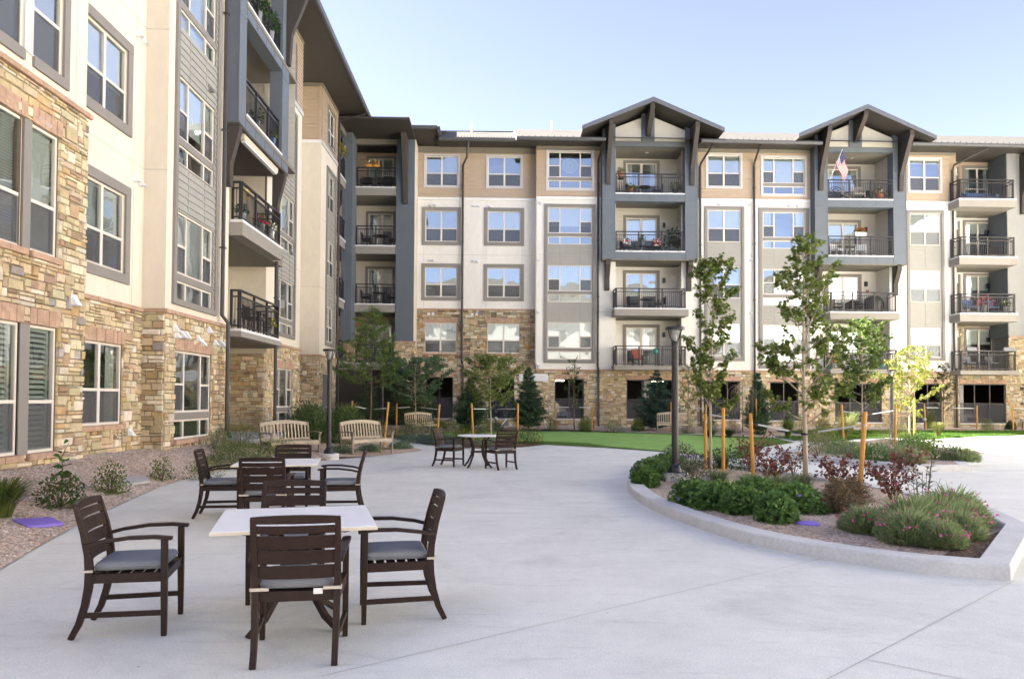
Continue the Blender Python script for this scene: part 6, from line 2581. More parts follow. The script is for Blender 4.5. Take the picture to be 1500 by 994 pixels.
# --- near left bed
LB = 'shrubs in the left gravel bed'
grass(-6.0, 9.55, bed_z(-6.0, 9.55), .62, .55, 'big yellow green grassy shrub cut by the left edge above the purple lid', [(.12, .16, .03), (.09, .14, .03), (.17, .18, .05), (.06, .10, .025)], 620, LB, wide=1.9)
shrub(-5.95, 10.7, bed_z(-5.95, 10.7), .32, .42, 'leafy shrub with a few big round leaves beside the flat stone slab', [(.05, .11, .03), (.07, .14, .035), (.16, .13, .05)], 'oval', 798, 0.053, LB, stems=8)
mb_t = thing('broadleaf_sapling', 'young broad leaved sapling sticking up behind the leafy shrub by the near window', 'sapling', (-6.15, 11.1, bed_z(-6.15, 11.1)))
s_ = MB()
s_.tube([(0, 0, 0), (.02, .0, .35), (.0, 0, .62), (.10, .02, .85)], [.009, .007, .005, .002], 'stem', n=5)
s_.build('stem', mb_t)
gg = np.random.default_rng(4)
cc = np.array([(.0, 0, .30 + .045 * i) for i in range(12)]) + gg.normal(0, .02, (12, 3))
aa = np.arange(12) * 2.4
leaf_mesh('foliage', cc, np.stack([np.cos(aa), np.sin(aa), .35 + 0 * aa], 1), np.tile([0, 0, 1.0], (12, 1)) + gg.normal(0, .5, (12, 3)), np.linspace(.17, .09, 12), 'round', colmix(12, [(.055, .14, .03), (.045, .11, .028)]), mb_t)
shrub(-6.08, 12.35, bed_z(-6.08, 12.35), .27, .50, 'small upright green shrub between the stone slab and the nearest left chair', G_MAPLE, 'oval', 874, 0.041, LB, fill=.25)
shrub(-6.25, 14.6, bed_z(-6.25, 14.6), .24, .50, 'small thin green shrub below the stone pier, right of the upright shrub', G_MAPLE, 'oval', 494, 0.041, LB, fill=.2)
shrub(-5.75, 15.3, bed_z(-5.75, 15.3), .38, .42, 'loose low shrub directly behind the second table left chair', G_MAPLE, 'oval', 798, 0.037, LB, fill=.25)
shrub(-5.95, 17.7, bed_z(-5.95, 17.7), .75, .68, 'wide yellowish green bush behind the second table', G_LIGHT + [(.10, .13, .03)], 'narrow', 4560, 0.061, LB, fill=.35)
shrub(-5.2, 18.6, bed_z(-5.2, 18.6), .62, .62, 'green bush at the foot of the left bench', G_LIGHT + G_MAPLE, 'narrow', 3344, 0.057, LB, fill=.35)
shrub(-6.85, 18.9, bed_z(-6.85, 18.9), .40, .55, 'thin stemmed shrub at the foot of the brown downspout', G_GREY, 'oval', 570, 0.041, LB, fill=.2)
shrub(-6.6, 20.1, bed_z(-6.6, 20.1), .7, .55, 'low green bush in front of the porch slab behind the left bench', G_LIGHT + G_MAPLE, 'narrow', 3040, 0.057, LB, fill=.35)
WB = 'willowy shrubs behind the benches'
shrub(-6.3, 25.8, bed_z(-6.3, 25.8), .8, 1.25, 'tall feathery shrub in front of the low window of the far bay', [(.10, .14, .06), (.13, .17, .08), (.07, .11, .04)], 'narrow', 3344, 0.107, WB, fill=.3, stems=16, up=1.4)
shrub(-5.9, 24.3, bed_z(-5.9, 24.3), .85, 1.15, 'dense green willowy shrub just left of the lamp post between the benches', [(.075, .125, .035), (.10, .15, .045)], 'narrow', 5168, 0.098, WB, fill=.35, stems=18, up=1.4)
shrub(-4.95, 25.2, bed_z(-4.95, 25.2), .75, 1.05, 'dense green willowy shrub just right of the lamp post between the benches', [(.075, .125, .035), (.09, .14, .04), (.055, .10, .03)], 'narrow', 4864, 0.098, WB, fill=.35, stems=18, up=1.4)
shrub(-6.6, 28.4, bed_z(-6.6, 28.4), .9, 1.1, 'green shrub before the stone corner of the far bay', [(.07, .12, .035), (.09, .14, .045)], 'narrow', 2090, 0.107, WB, fill=.35, up=1.2)
grass(-5.7, 29.6, .03, 1.0, 1.7, 'tall fountain grass with long arching blades right of the lamp post', G_LIGHT, 260, None, 'fountain_grass', wide=2.4)
shrub(-4.6, 29.2, .03, .8, .8, 'low green shrub behind the right bench backrest', G_MAPLE, 'narrow', 1710, 0.082, WB, fill=.35)
JB = 'low blue junipers'
for x, y, lb in ((-4.35, 21.6, 'small blue juniper at the foot of the lamp post, left of the right bench'), (-3.75, 23.0, 'small blue juniper under the seat of the right bench'), (-3.05, 24.6, 'small blue juniper right of the right bench, by the leaning stake')):
    shrub(x, y, bed_z(x, y), .42, .20, lb, G_BLUE, 'needle', 2090, 0.082, JB, name='juniper_bush', stems=5, fill=.3)
HB = 'bushes in the bed beside the path'
shrub(-3.2, 30.6, .03, 1.0, .75, 'dark green hedge bush below the far small bench', G_MAPLE + G_DARK, 'narrow', 3610, 0.074, HB, fill=.4)
shrub(-1.95, 31.2, .03, .8, .62, 'green bush right of the far small bench', G_MAPLE, 'narrow', 2470, 0.074, HB, fill=.4)
shrub(-3.0, 27.9, .03, .75, .32, 'silvery blue groundcover mound along the path, nearest the right bench', [(.10, .16, .12), (.08, .13, .09), (.13, .19, .15)], 'oval', 2280, 0.041, HB, fill=.3)
shrub(-2.0, 27.3, .03, .7, .30, 'silvery blue groundcover mound along the path, left of the round table', [(.10, .16, .12), (.08, .13, .09), (.13, .19, .15)], 'oval', 2090, 0.041, HB, fill=.3)
shrub(-1.1, 29.6, .03, .6, .5, 'yellow flowered bush left of the round table', [(.08, .12, .03), (.12, .13, .03)], 'oval', 1520, 0.041, HB, fill=.3, flower=[(.50, .30, .03), (.42, .22, .02)], nf=90, fs=.05)
shrub(-.3, 26.3, .03, .7, .32, 'pale grey green mound behind the round table legs', G_GREY, 'oval', 1900, 0.037, HB, fill=.3)
shrub(-.45, 32.2, .03, .55, .75, 'bushy green plant before the turf, above the left chair of the round table', G_MAPLE, 'oval', 1520, 0.049, HB, fill=.3)
shrub(1.05, 27.6, .03, .62, .62, 'bush with rusty orange seed heads right of the round table', [(.07, .11, .03), (.05, .09, .025)], 'oval', 1900, 0.041, HB, fill=.3, flower=[(.40, .17, .03), (.35, .20, .05)], nf=90, fs=.045)
# --- along the back wall
BB = 'small shrubs along the back wall'
for i, (x, y, r_, h_, p_, lb) in enumerate((
        (-2.9, 38.9, .45, .5, G_MAPLE, 'green shrub below the leftmost garage screen'), (.05, 38.2, .4, .45, G_DARK, 'rounded dark shrub left of the leaning evergreen'),
        (-1.5, 37.6, .4, .35, G_DARK, 'low dark shrub under the left evergreen'), (2.75, 38.4, .45, 1.0, G_MAPLE, 'upright green shrub left of the garage opening with the pale car'), (4.35, 38.0, .42, .8, G_LIGHT, 'yellowish green shrub right of the thin tree with the pale car'),
        (5.6, 36.9, .75, .72, G_MAPLE + G_GREY, 'wide loose shrub below the stone wall right of the downspout'), (7.0, 38.0, .5, .8, G_MAPLE, 'upright shrub in front of the wide garage opening'), (9.05, 36.2, .45, .8, G_GREY, 'grey twiggy shrub right of the grey bench'),
        (10.35, 37.2, .55, 1.0, G_STRAW + G_MAPLE, 'straw coloured tall shrub behind the leaning stake'), (11.1, 35.9, .5, .85, G_BROWN, 'brown dried shrub under the bare weeping tree'), (12.2, 35.4, .42, 1.15, G_DARK, 'narrow dark upright shrub in front of the narrow spruce'),
        (14.7, 36.9, .6, 1.1, G_MAPLE, 'tall green shrub left of the tall maple trunk'), (16.4, 38.2, .6, .8, G_STRAW, 'pale straw shrub behind the tall maple'), (26.0, 40.2, .5, .7, G_MAPLE, 'dark green shrub right of the right downspout'),
        (23.4, 40.9, .4, 1.2, G_MAPLE, 'tall reedy shrub at the left of the narrow right garage opening'), (22.3, 40.9, .35, 1.0, G_LIGHT, 'thin reedy shrub beside the sunlit tree'), (27.4, 40.4, .4, .55, G_DARK, 'small shrub under the rightmost garage opening'), (29.0, 40.6, .5, .6, G_BROWN, 'brown shrub at the right edge by the single stake'))):
    shrub(x, y, back_z(x, y), r_ * .72, h_ * .85, lb, p_, 'narrow' if i % 2 else 'oval', 1178, 0.070, BB, fill=.25, up=1.0)
LG = 'grasses on the real lawn'
for x, y, r_, h_, p_, lb in ((8.9, 31.9, .5, .4, G_DARK, 'low dark grass clump at the turf edge right of the grey bench'), (9.9, 32.6, .5, .4, G_DARK, 'low dark grass clump left of the narrow upright shrub'), (12.2, 32.0, .55, 1.0, G_MAPLE, 'bushy upright grass at the left end of the lawn'),
                         (12.9, 30.6, .5, .55, G_LIGHT, 'low green grass clump on the lawn left of the tall maple trunk'), (14.2, 31.3, .55, .65, G_LIGHT, 'low green grass clump on the lawn right of the tall maple trunk'), (15.2, 33.2, .8, 1.1, [(.30, .27, .13), (.22, .21, .09), (.14, .17, .06)], 'tall straw coloured grass on the lawn behind the second island'),
                         (16.0, 34.6, .8, 1.3, G_LIGHT, 'tall green grass before the wide garage opening'), (19.5, 33.6, .6, .8, [(.2, .2, .07), (.15, .17, .05)], 'tawny grass at the lawn edge right of the sunlit tree')):
    grass(x, y, .03, r_, h_, lb, p_, 380, LG, wide=2.6)

# --- near island
GER = 'geranium mounds in the near island'
for x, y, r_, h_, lb in ((2.62, 13.55, .26, .34, 'green geranium mound at the left tip of the near island, nearest the kerb'), (3.0, 14.75, .42, .40, 'green geranium mound behind the lamp footing, left'), (3.75, 16.6, .46, .38, 'green geranium mound at the far left of the near island'),
                      (2.90, 11.15, .36, .36, 'green geranium mound just right of the lamp footing'), (3.10, 10.65, .36, .37, 'green geranium mound second from the lamp footing'), (3.68, 11.0, .42, .40, 'green geranium mound behind the second one, under the upright stake'),
                      (3.28, 10.1, .36, .37, 'green geranium mound in the middle of the row along the kerb'), (3.46, 9.48, .26, .33, 'small green geranium mound nearest the kerb, left of the purple lid'), (4.0, 10.25, .40, .41, 'bright green geranium mound at the right end of the row')):
    shrub(x, y, .085, r_, h_, lb, G_GER, 'maple', 2000, .055, GER, name='geranium_mound', cat='geranium', fill=.45, stems=10, flower=[(.30, .16, .60)], nf=4, fs=.035)
shrub(5.15, 17.3, .085, .75, .42, 'dark low bush behind the slim columnar maple', G_DARK, 'oval', 2280, 0.045, 'dark low bushes in the near island', fill=.4)
shrub(4.3, 18.0, .085, .5, .55, 'purplish brown bush at the back tip of the near island', [(.11, .09, .075), (.08, .09, .05), (.14, .09, .075)], 'oval', 1520, 0.041, 'dark low bushes in the near island', fill=.3)
shrub(3.62, 14.0, .085, .42, .5, 'greyish purple sage right beside the lamp post', [(.12, .12, .09), (.09, .11, .07), (.15, .12, .10)], 'oval', 1330, 0.037, None, fill=.3, flower=[(.26, .18, .55)], nf=14, fs=.045, name='sage_plant', cat='sage')
for x, y, lb in ((3.9, 15.4, 'pale feathery grass behind the lamp post'), (3.75, 13.0, 'pale feathery grass left of the slim maple stakes'), (4.1, 12.4, 'pale feathery grass under the upright stake, left part'), (4.45, 12.1, 'pale feathery grass under the upright stake, right part'), (4.95, 12.4, 'green feathery grass at the foot of the tallest maple'), (5.0, 17.0, 'dark feathery grass at the foot of the slim maple')):
    grass(x, y, .085, .42, .40, lb, G_GREY + G_LIGHT, 420, 'feathery grasses in the near island', wide=1.3)
for i, (x, y, r_, h_, lb) in enumerate(((5.35, 16.2, .5, .95, 'tall reddish barberry with long shoots left of the upright stake'), (5.15, 14.6, .5, .7, 'reddish barberry behind the upright stake'), (5.9, 15.2, .5, .75, 'bronze barberry behind, between stake and tallest maple'), (5.0, 13.7, .42, .62, 'dark red barberry just left of the tallest maple trunk'),
                                     (5.75, 13.0, .5, .72, 'dark red barberry just right of the tallest maple trunk'), (5.55, 12.0, .45, .70, 'dark red barberry in the middle, left of the brown dwarf spruce'), (6.0, 11.6, .42, .75, 'purple barberry left of the leaning stake'), (5.62, 10.75, .36, .95, 'upright purple barberry right of the leaning stake'))):
    barberry(x, y, .085, r_ * 1.1, h_ * .85, lb, i, 10, per=30, ls=.050)
conifer(4.55, 10.2, .085, .46, .31, 'small browning dwarf spruce left of the leaning stake', pal=[(.12, .145, .085), (.26, .19, .11), (.36, .23, .14)], group='browning dwarf spruces', name='dwarf_spruce', n=14, seed=21, nl=.042, dens=2.2)
conifer(5.0, 10.75, .085, .44, .30, 'brown dwarf spruce just behind the other one', pal=[(.40, .27, .16), (.30, .20, .12), (.18, .16, .09)], group='browning dwarf spruces', name='dwarf_spruce', n=12, seed=22, nl=.042, dens=2.0)
t = thing('penstemon', 'upright stalky plant with narrow leaves behind the pink flowers', 'perennial', (5.78, 10.35, .085))
mb = MB()
C, D = [], []
g2 = np.random.default_rng(77)
for i in range(11):
    a, o = g2.uniform(0, 6.28), g2.uniform(.03, .28)
    b = (math.cos(a) * o * .4, math.sin(a) * o * .4, 0)
    e = (math.cos(a) * o, math.sin(a) * o, g2.uniform(.45, .85))
    mb.tube([b, e], [.006, .003], 'stem', n=4, caps=False)
    for k in range(16):
        s = g2.uniform(.1, .95)
        C.append([b[j] + (e[j] - b[j]) * s for j in range(3)])
        q = g2.uniform(0, 6.28)
        D.append([math.cos(q), math.sin(q), .5])
mb.build('stems', t)
C, D = np.array(C), np.array(D)
leaf_mesh('foliage', C, D, np.tile([0, 0, 1.0], (len(C), 1)), g2.uniform(.07, .13, len(C)), 'narrow', colmix(len(C), [(.10, .15, .06), (.13, .17, .08), (.16, .14, .07)]), t)


def pinks(x, y, z, r, h, label, nf=60, seed=0, pal=None, n=1500, grp='pink flowered mounds'):
    g = np.random.default_rng(seed + 8800)
    t = thing('pink_flower_mound', label, 'flowering plant', (x, y, z), 0, grp)
    a = g.uniform(0, 6.283, n)
    o = r * np.sqrt(g.random(n))
    base = np.stack([np.cos(a) * o * .75, np.sin(a) * o * .75, np.zeros(n)], 1)
    k = 1 - (o / r) ** 2
    hh = h * (.45 + .55 * k) * g.uniform(.6, 1.12, n)
    base[:, 2] = hh * g.uniform(.0, .72, n)
    D = np.stack([np.cos(a) * (.25 + o / r * .8), np.sin(a) * (.25 + o / r * .8), np.full(n, .9)], 1) + g.normal(0, .45, (n, 3))
    leaf_mesh('foliage', base, D, g.normal(0, 1, (n, 3)), hh * .42 + .03, 'needle', colmix(n, pal or [(.27, .325, .155), (.22, .29, .11), (.33, .37, .22), (.18, .25, .09)]), t)
    st = MB()
    i = g.choice(n, nf)
    top = base[i] + norm(D[i]) * (hh[i] * .75)[:, None]
    top[:, 2] = np.maximum(top[:, 2], h * .55)
    leaf_mesh('blossoms', np.repeat(top, 3, 0) + g.normal(0, .008, (nf * 3, 3)), g.normal(0, 1, (nf * 3, 3)), g.normal(0, .5, (nf * 3, 3)) + np.array([0, -.3, 1]), g.uniform(.015, .027, nf * 3), 'disc', colmix(nf * 3, [(.62, .10, .28), (.70, .20, .38), (.52, .08, .22)], .2), t, 'petal')
    return t


for i, (x, y, r_, h_, nf, lb) in enumerate(((4.28, 8.85, .36, .30, 24, 'pink flowered mound nearest the purple lid'), (4.47, 8.25, .40, .36, 40, 'big grey green mound with pink flowers spilling on the kerb'), (4.85, 8.9, .46, .42, 36, 'big grey green mound behind the spilling one'),
                                         (4.66, 7.95, .27, .28, 18, 'low mound of pink flowers close to the front corner of the kerb'), (5.3, 9.2, .44, .40, 28, 'pink flowered mound in the middle of the right end'), (5.08, 8.42, .36, .33, 20, 'pale silvery mound left of the bare mulch'), (5.85, 9.75, .44, .42, 30, 'pink flowered mound at the back right of the near island'), (5.70, 9.2, .32, .30, 18, 'small pink flowered mound at the edge of the bare mulch'))):
    pinks(x, y, .085, r_, h_, lb, int(nf * 1.3), i, None, 4600)
# --- second island
S2G = 'plants in the second island'
for i, (x, y, kind, r_, h_, lb) in enumerate((
        (8.85, 21.0, 'grey', .6, .5, 'grey green feathery plant at the left tip of the second island'), (9.3, 20.0, 'grey', .5, .45, 'grey green plant left of the dark mound in the second island'), (9.55, 19.3, 'dark', .55, .45, 'dark green mound at the kerb of the second island'),
        (9.95, 18.4, 'pink', .5, .42, 'pink flowered mound at the kerb of the second island'), (10.4, 19.4, 'pink', .45, .40, 'pink flowered mound behind the leaning stake in the second island'), (10.75, 20.6, 'grey', .5, .5, 'brownish plant in the middle of the second island'),
        (11.3, 19.6, 'green', .6, .5, 'green bush right of the leaning stake in the second island'), (11.55, 18.9, 'pink', .55, .45, 'pink flowered mound at the right end of the second island'), (11.9, 21.6, 'dark', .65, .6, 'dark green bush before the far lamp post'),
        (12.9, 23.4, 'dark', .6, .6, 'dark bush at the right edge of the second island'), (13.6, 26.2, 'straw', .6, .8, 'yellowish bush at the foot of the far lamp post'), (14.7, 27.6, 'yel', .5, .65, 'bright yellow green sunlit bush at the far end of the second island'),
        (9.9, 23.4, 'straw', .6, .6, 'straw coloured bush behind the left tip of the second island'), (10.9, 25.2, 'green', .7, .7, 'green bush behind the rounded maple'), (9.9, 21.8, 'dark', .55, .42, 'dark low bush under the slanting stake in the second island'))):
    if kind == 'pink':
        pinks(x, y, .1, r_, h_, lb, 44, 40 + i, None, 2200, S2G)
    else:
        shrub(x, y, .1, r_, h_, lb, {'grey': G_GREY, 'dark': G_GER, 'green': G_MAPLE, 'straw': G_STRAW, 'yel': G_YEL}[kind], 'narrow' if kind in ('grey', 'straw', 'yel') else 'oval', 1710, 0.049, S2G, fill=.3)

# loose pebbles over the gravel nearest to the camera
PV, PF, PC_ = [], [], []
ico = np.array([(0, 0, 1), (.9, 0, .2), (.28, .86, .2), (-.73, .53, .2), (-.73, -.53, .2), (.28, -.86, .2)])
icf = [(0, 1, 2), (0, 2, 3), (0, 3, 4), (0, 4, 5), (0, 5, 1)]
pal = np.array([(0.54, 0.41, 0.31), (0.64, 0.52, 0.41), (0.42, 0.30, 0.22), (0.70, 0.62, 0.53), (0.57, 0.45, 0.35), (0.47, 0.40, 0.335)])
pr = np.random.default_rng(8)
cnt = 0
while cnt < 30000:
    y = 7.0 + 14.0 * pr.random() ** 1.35
    e, w = lerp(EDGE, y), (-7.45 if y < 14.1 else -7.78 if y < 17.1 else -7.28)
    x = pr.uniform(w, e - .03)
    s = pr.uniform(.013, .030)
    a = pr.uniform(0, 6.28)
    ca, sa = math.cos(a), math.sin(a)
    st = np.array([s * pr.uniform(.9, 1.5), s * pr.uniform(.7, 1.0), s * pr.uniform(.5, .9)])
    p = ico * st
    p = np.stack([p[:, 0] * ca - p[:, 1] * sa + x, p[:, 0] * sa + p[:, 1] * ca + y, p[:, 2] + bed_z(x, y) - .002], 1)
    b = len(PV)
    PV += [tuple(q) for q in p]
    PF += [tuple(b + i for i in f) for f in icf]
    c = pal[pr.integers(0, 6)] * pr.uniform(.8, 1.2)
    PC_ += [tuple(c)] * 6
    cnt += 1
mb = MB()
mb.v, mb.f, mb.m, mb.c, mb.mats = PV, PF, [0] * len(PF), PC_, ['stone']
struct(mb.build('loose_gravel', smooth=True), 'stuff')

# ------------------------------------------------------------------ things kept on the balconies
def bal_chair(x, y, z, rz, m, seat_m, label, w=.52, h=.85, group=None, arms=True, name='balcony_chair', slats=0):
    mb = MB()
    hw = w / 2
    for sx in (-1, 1):
        mb.box(sx * hw - .02, sx * hw + .02, .18, .22, 0, .6 if arms else .42, m)
        mb.beam((sx * hw, -.22, 0), (sx * hw, -.26, h), .04, .04, m)
        if arms:
            mb.box(sx * hw - .03, sx * hw + .03, -.25, .24, .60, .63, m)
    mb.box(-hw, hw, -.22, .24, .40, .44, m)
    mb.box(-hw + .03, hw - .03, -.2, .23, .441, .50, seat_m)
    if slats:
        for i in range(slats):
            u = -hw + .06 + (w - .12) * i / (slats - 1)
            mb.beam((u, -.22, .44), (u, -.27, h), .05, .018, m, up=(0, 1, 0))
        mb.beam((-hw, -.265, h - .04), (hw, -.265, h - .04), .03, .07, m)
    else:
        mb.beam((0, -.235, .46), (0, -.275, h - .02), w - .08, .04, seat_m, up=(0, 1, 0))
    o = mb.build(name, bevel=.006)
    o.location = (x, y, z)
    o.rotation_euler[2] = R(rz)
    return tag(o, label, 'chair', group)


def bal_table(x, y, z, r, m, label, h=.70, group=None):
    mb = MB()
    mb.lathe([(r, h - .03), (r + .005, h - .02), (r, h)], m, n=18)
    for k in range(4):
        a = k * 1.5708 + .6
        mb.beam((math.cos(a) * r * .8, math.sin(a) * r * .8, 0), (math.cos(a) * r * .35, math.sin(a) * r * .35, h - .03), .025, .025, m)
    o = mb.build('balcony_table')
    o.location = (x, y, z)
    return tag(o, label, 'table', group)


def potted(x, y, z, r, h, pot_m, label, pal=G_MAPLE, ph=.28, pr=.16, n=160, ls=.09, flower=None, nf=0, shape='oval', group='pot plants on the balconies', box=None):
    g = np.random.default_rng(int(abs(x * 53 + z * 17)) + 11)
    t = thing('potted_plant', label, 'pot plant', (x, y, z), 0, group)
    mb = MB()
    if box:
        mb.box(-box / 2, box / 2, -.09, .09, 0, ph, pot_m)
    else:
        mb.lathe([(pr * .7, 0), (pr, ph), (pr * 1.08, ph), (pr * 1.08, ph + .03), (pr * .9, ph + .03), (pr * .85, ph - .02)], pot_m, n=14)
    mb.build('pot', t)
    d = norm(g.normal(0, 1, (n, 3)))
    d[:, 2] = np.abs(d[:, 2])
    C = d * (g.random(n) ** .5)[:, None] * np.array([r if not box else box * .5, r if not box else .12, h]) + np.array([0, 0, ph + .02])
    leaf_mesh('foliage', C, d + g.normal(0, .5, (n, 3)), d * .5 + np.array([0, 0, 1.0]), g.uniform(.7, 1.3, n) * ls, shape, colmix(n, pal), t)
    if flower:
        i = g.integers(0, n, nf)
        leaf_mesh('blossoms', C[i] + d[i] * .04 + np.array([0, -.03, .03]), g.normal(0, 1, (nf, 3)), g.normal(0, .6, (nf, 3)) + np.array([0, -.6, .6]), g.uniform(.06, .11, nf), 'disc', colmix(nf, flower, .2), t, 'petal')
    return t


def cushion(x, y, z, rz, pal, label):
    g = random.Random(3)
    mb = MB()
    n = 6
    for i in range(n):
        for j in range(n):
            a, b = -.22 + .44 * i / n, .44 * j / n
            mb.box(a, a + .44 / n, -.05, .05, b, b + .44 / n, g.choice(pal))
    o = mb.build('patterned_cushion')
    o.location = (x, y, z)
    o.rotation_euler = (R(-14), 0, R(rz))
    return tag(o, label, 'cushion', 'patterned cushions')


YB = 42.75
BC = 'balcony chairs'
# first tower, top to bottom
z = 12.84
bal_table(8.2, YB, z, .36, 'wicker_dark', 'dark round bistro table on the top balcony of the left gable')
for dx, rz, w in ((-.75, -90, 'left'), (.75, 90, 'right')):
    bal_chair(8.2 + dx, YB, z, rz, 'wicker_dark', 'wicker_dark', 'dark wire chair at the ' + w + ' of the bistro table under the left gable', group=BC)
bal_table(6.75, 42.0, z, .18, 'wicker_dark', 'tall dark plant stand in the left corner under the left gable', .95)
potted(6.75, 42.0, z + .95, .22, .30, 'terracotta', 'green pot plant on the tall dark stand under the left gable')
potted(7.3, 41.8, z, .28, .32, 'terracotta', 'low bushy pot plant behind the railing under the left gable', G_LIGHT)
potted(9.75, 41.85, z, .30, .35, 'wicker_dark', 'spiky pot plant in the right corner under the left gable', G_LIGHT, shape='narrow', ls=.2)
z = 9.68
bal_chair(7.2, YB, z, -165, 'wicker_dark', 'wicker_dark', 'left dark chair with a bright cushion, fourth floor balcony of the left tower', group=BC)
bal_chair(8.9, YB, z, 165, 'wicker_dark', 'wicker_dark', 'right dark chair with a bright cushion, fourth floor balcony of the left tower', group=BC)
cushion(7.2, 42.62, z + .5, 0, ['white_cloth', 'red', 'yellow', 'navy', 'white_cloth', 'green_gloss'], 'bright patterned cushion on the left dark chair, left tower balcony')
cushion(8.9, 42.62, z + .5, 0, ['white_cloth', 'red', 'yellow', 'white_cloth', 'car_dark', 'red'], 'bright patterned cushion on the right dark chair, left tower balcony')
bal_table(8.05, 42.6, z, .25, 'wicker_dark', 'small dark table between the two cushioned chairs', .5)
potted(8.05, 42.6, z + .5, .2, .34, 'planter_grey', 'pot plant on the small table between cushioned chairs')
potted(9.75, 42.5, z, .55, 1.15, 'planter_grey', 'big leafy indoor tree in a pot at the right of the left tower balcony', G_DARK, .4, .22, 420, .16)
z = 6.52
bal_table(8.3, YB, z, .38, 'wicker_dark', 'dark round table on the third floor balcony of the left tower')
bal_chair(7.55, YB, z, -80, 'wicker_dark', 'wicker_dark', 'dark chair left of the round table, third floor of the left tower', group=BC)
bal_chair(9.1, YB, z, 95, 'wicker_dark', 'wicker_dark', 'dark chair right of the round table, third floor of the left tower', group=BC)
z = 3.42
bal_chair(7.75, 42.4, z, 178, 'wicker_dark', 'red_stripe', 'rust red rocking chair on the lowest balcony of the left tower', group=BC, h=.98)
gb = thing('gazing_ball', 'shiny blue green ball on a thin stand on the lowest left tower balcony', 'garden ball', (8.75, 42.3, z))
mb = MB()
mb.tube([(0, 0, 0), (0, 0, .72)], .02, 'wicker_dark')
mb.build('stand', gb)
mb = MB()
mb.lathe([(.02, .70), (.10, .74), (.14, .82), (.15, .87), (.14, .93), (.10, 1.0), (.03, 1.03)], 'green_gloss', n=18)
mb.build('ball', gb, smooth=True)
potted(10.0, 42.4, z, .22, .5, 'planter_grey', 'narrow pot plant at the right end of the lowest left tower balcony', G_DARK)
# second tower
z = 12.66
fl = thing('flag', 'striped red and white flag with blue canton hanging from a slanted pole', 'flag', (18.32, 41.35, z + 1.0))
mb = MB()
mb.tube([(-.15, .1, 0), (.42, -.25, 1.62)], .014, 'white_paint', n=6)
mb.build('flag_pole', fl)
mb = MB()
nseg, nst = 14, 13


def flag_pt(u, v):           # u along the hoist-to-fly drop, v across the stripes
    px, py, pz = .40 - .30 * v, -.23 + .20 * v, 1.55 - .62 * v
    w = math.sin(u * 7 + v * 3) * .05
    return (px + .30 * u + w + .18 * v * u, py - .06 + w * .6, pz - 1.05 * u)


for j in range(nst):
    for i in range(nseg):
        u0_, u1_, v0_, v1_ = i / nseg, (i + 1) / nseg, j / nst, (j + 1) / nst
        m = 'red' if j % 2 == 0 else 'white_cloth'
        if u0_ < .40 and j < 7:
            m = 'navy'
        mb.quad(flag_pt(u0_, v0_), flag_pt(u1_, v0_), flag_pt(u1_, v1_), flag_pt(u0_, v1_), m)
cl = mb.build('flag_cloth', fl, smooth=True)
mb = MB()
for j in range(5):
    for i in range(5):
        c = Vector(flag_pt(.05 + i * .075, (.6 + j * 1.3) / nst)) + Vector((0, -.008, 0))
        mb.add([tuple(c + Vector((math.cos(k * 1.2566) * .012, 0, math.sin(k * 1.2566) * .012))) for k in range(5)], [(0, 1, 2, 3, 4)], 'white_cloth')
mb.build('stars', cl)
sg = thing('metal_ornament', 'dark cut metal garden ornament on a stand behind the flag', 'ornament', (18.75, 42.0, z))
mb = MB()
mb.tube([(math.cos(a * .3142) * .32, 0, .62 + math.sin(a * .3142) * .20) for a in range(21)], .02, 'wicker_dark', n=5, caps=False)
for i in range(9):
    x0 = -.36 + i * .09
    mb.box(x0 - .02, x0 + .02, -.015, .015, 0, .30 + .05 * (i % 3), 'wicker_dark')
mb.box(-.42, .42, -.02, .02, .28, .33, 'wicker_dark')
mb.tube([(-.2, 0, .62), (0, 0, .75), (.2, 0, .62), (0, 0, .5), (-.2, 0, .62)], .025, 'wicker_dark', n=5)
mb.build('ornament_frame', sg)
bal_table(19.5, 42.3, z, .26, 'wood_grey', 'small pale side table beside the slatted wooden chair', .45)
bal_chair(20.1, 42.2, z, 180, 'wood_grey', 'wood_grey', 'pale slatted wooden chair on the top balcony of the right gable', .6, .95, BC, True, slats=6)
bal_chair(20.75, 42.5, z, 160, 'wicker_dark', 'wicker_dark', 'dark chair between wooden chair and flower pot under the right gable', group=BC)
potted(21.15, 41.85, z, .36, .34, 'terracotta', 'terracotta pot of white and rust coloured flowers under the right gable', G_MAPLE, .34, .22, 260, .08, [(.75, .73, .70), (.40, .08, .03), (.5, .2, .03), (.7, .65, .6)], 90)
z = 9.55
bal_chair(18.95, 42.3, z, -150, 'white_paint', 'white_paint', 'left white plastic chair on the fourth floor balcony of the right tower', group=BC)
bal_chair(20.3, 42.3, z, 150, 'white_paint', 'white_paint', 'right white plastic chair on the fourth floor balcony of the right tower', group=BC)
bal_table(19.6, 42.3, z, .28, 'white_paint', 'small white table between the two white plastic chairs', .5)
potted(19.85, 41.46, z + 1.07, .3, .22, 'slab_edge', 'white flower box with red flowers on the railing of the right tower', G_MAPLE, .2, .1, 200, .08, [(.60, .05, .04), (.65, .25, .03)], 45, box=.62)
z = 6.42
bal_table(19.9, 42.4, z, .36, 'wicker_dark', 'dark table between chair and covered grill, right tower third floor')
bal_chair(19.05, 42.5, z, -95, 'wicker_dark', 'bench_teak', 'dark chair with tan seat left of the dark table, right tower third floor', group=BC)
bal_chair(20.2, 42.7, z, 180, 'wicker_dark', 'wicker_dark', 'dark slatted chair behind the dark table, right tower third floor', group=BC, slats=6)
mb = MB()
mb.lathe([(.38, 0), (.42, .3), (.44, .62), (.40, .86), (.26, 1.0), (.05, 1.04)], 'car_dark', n=16)
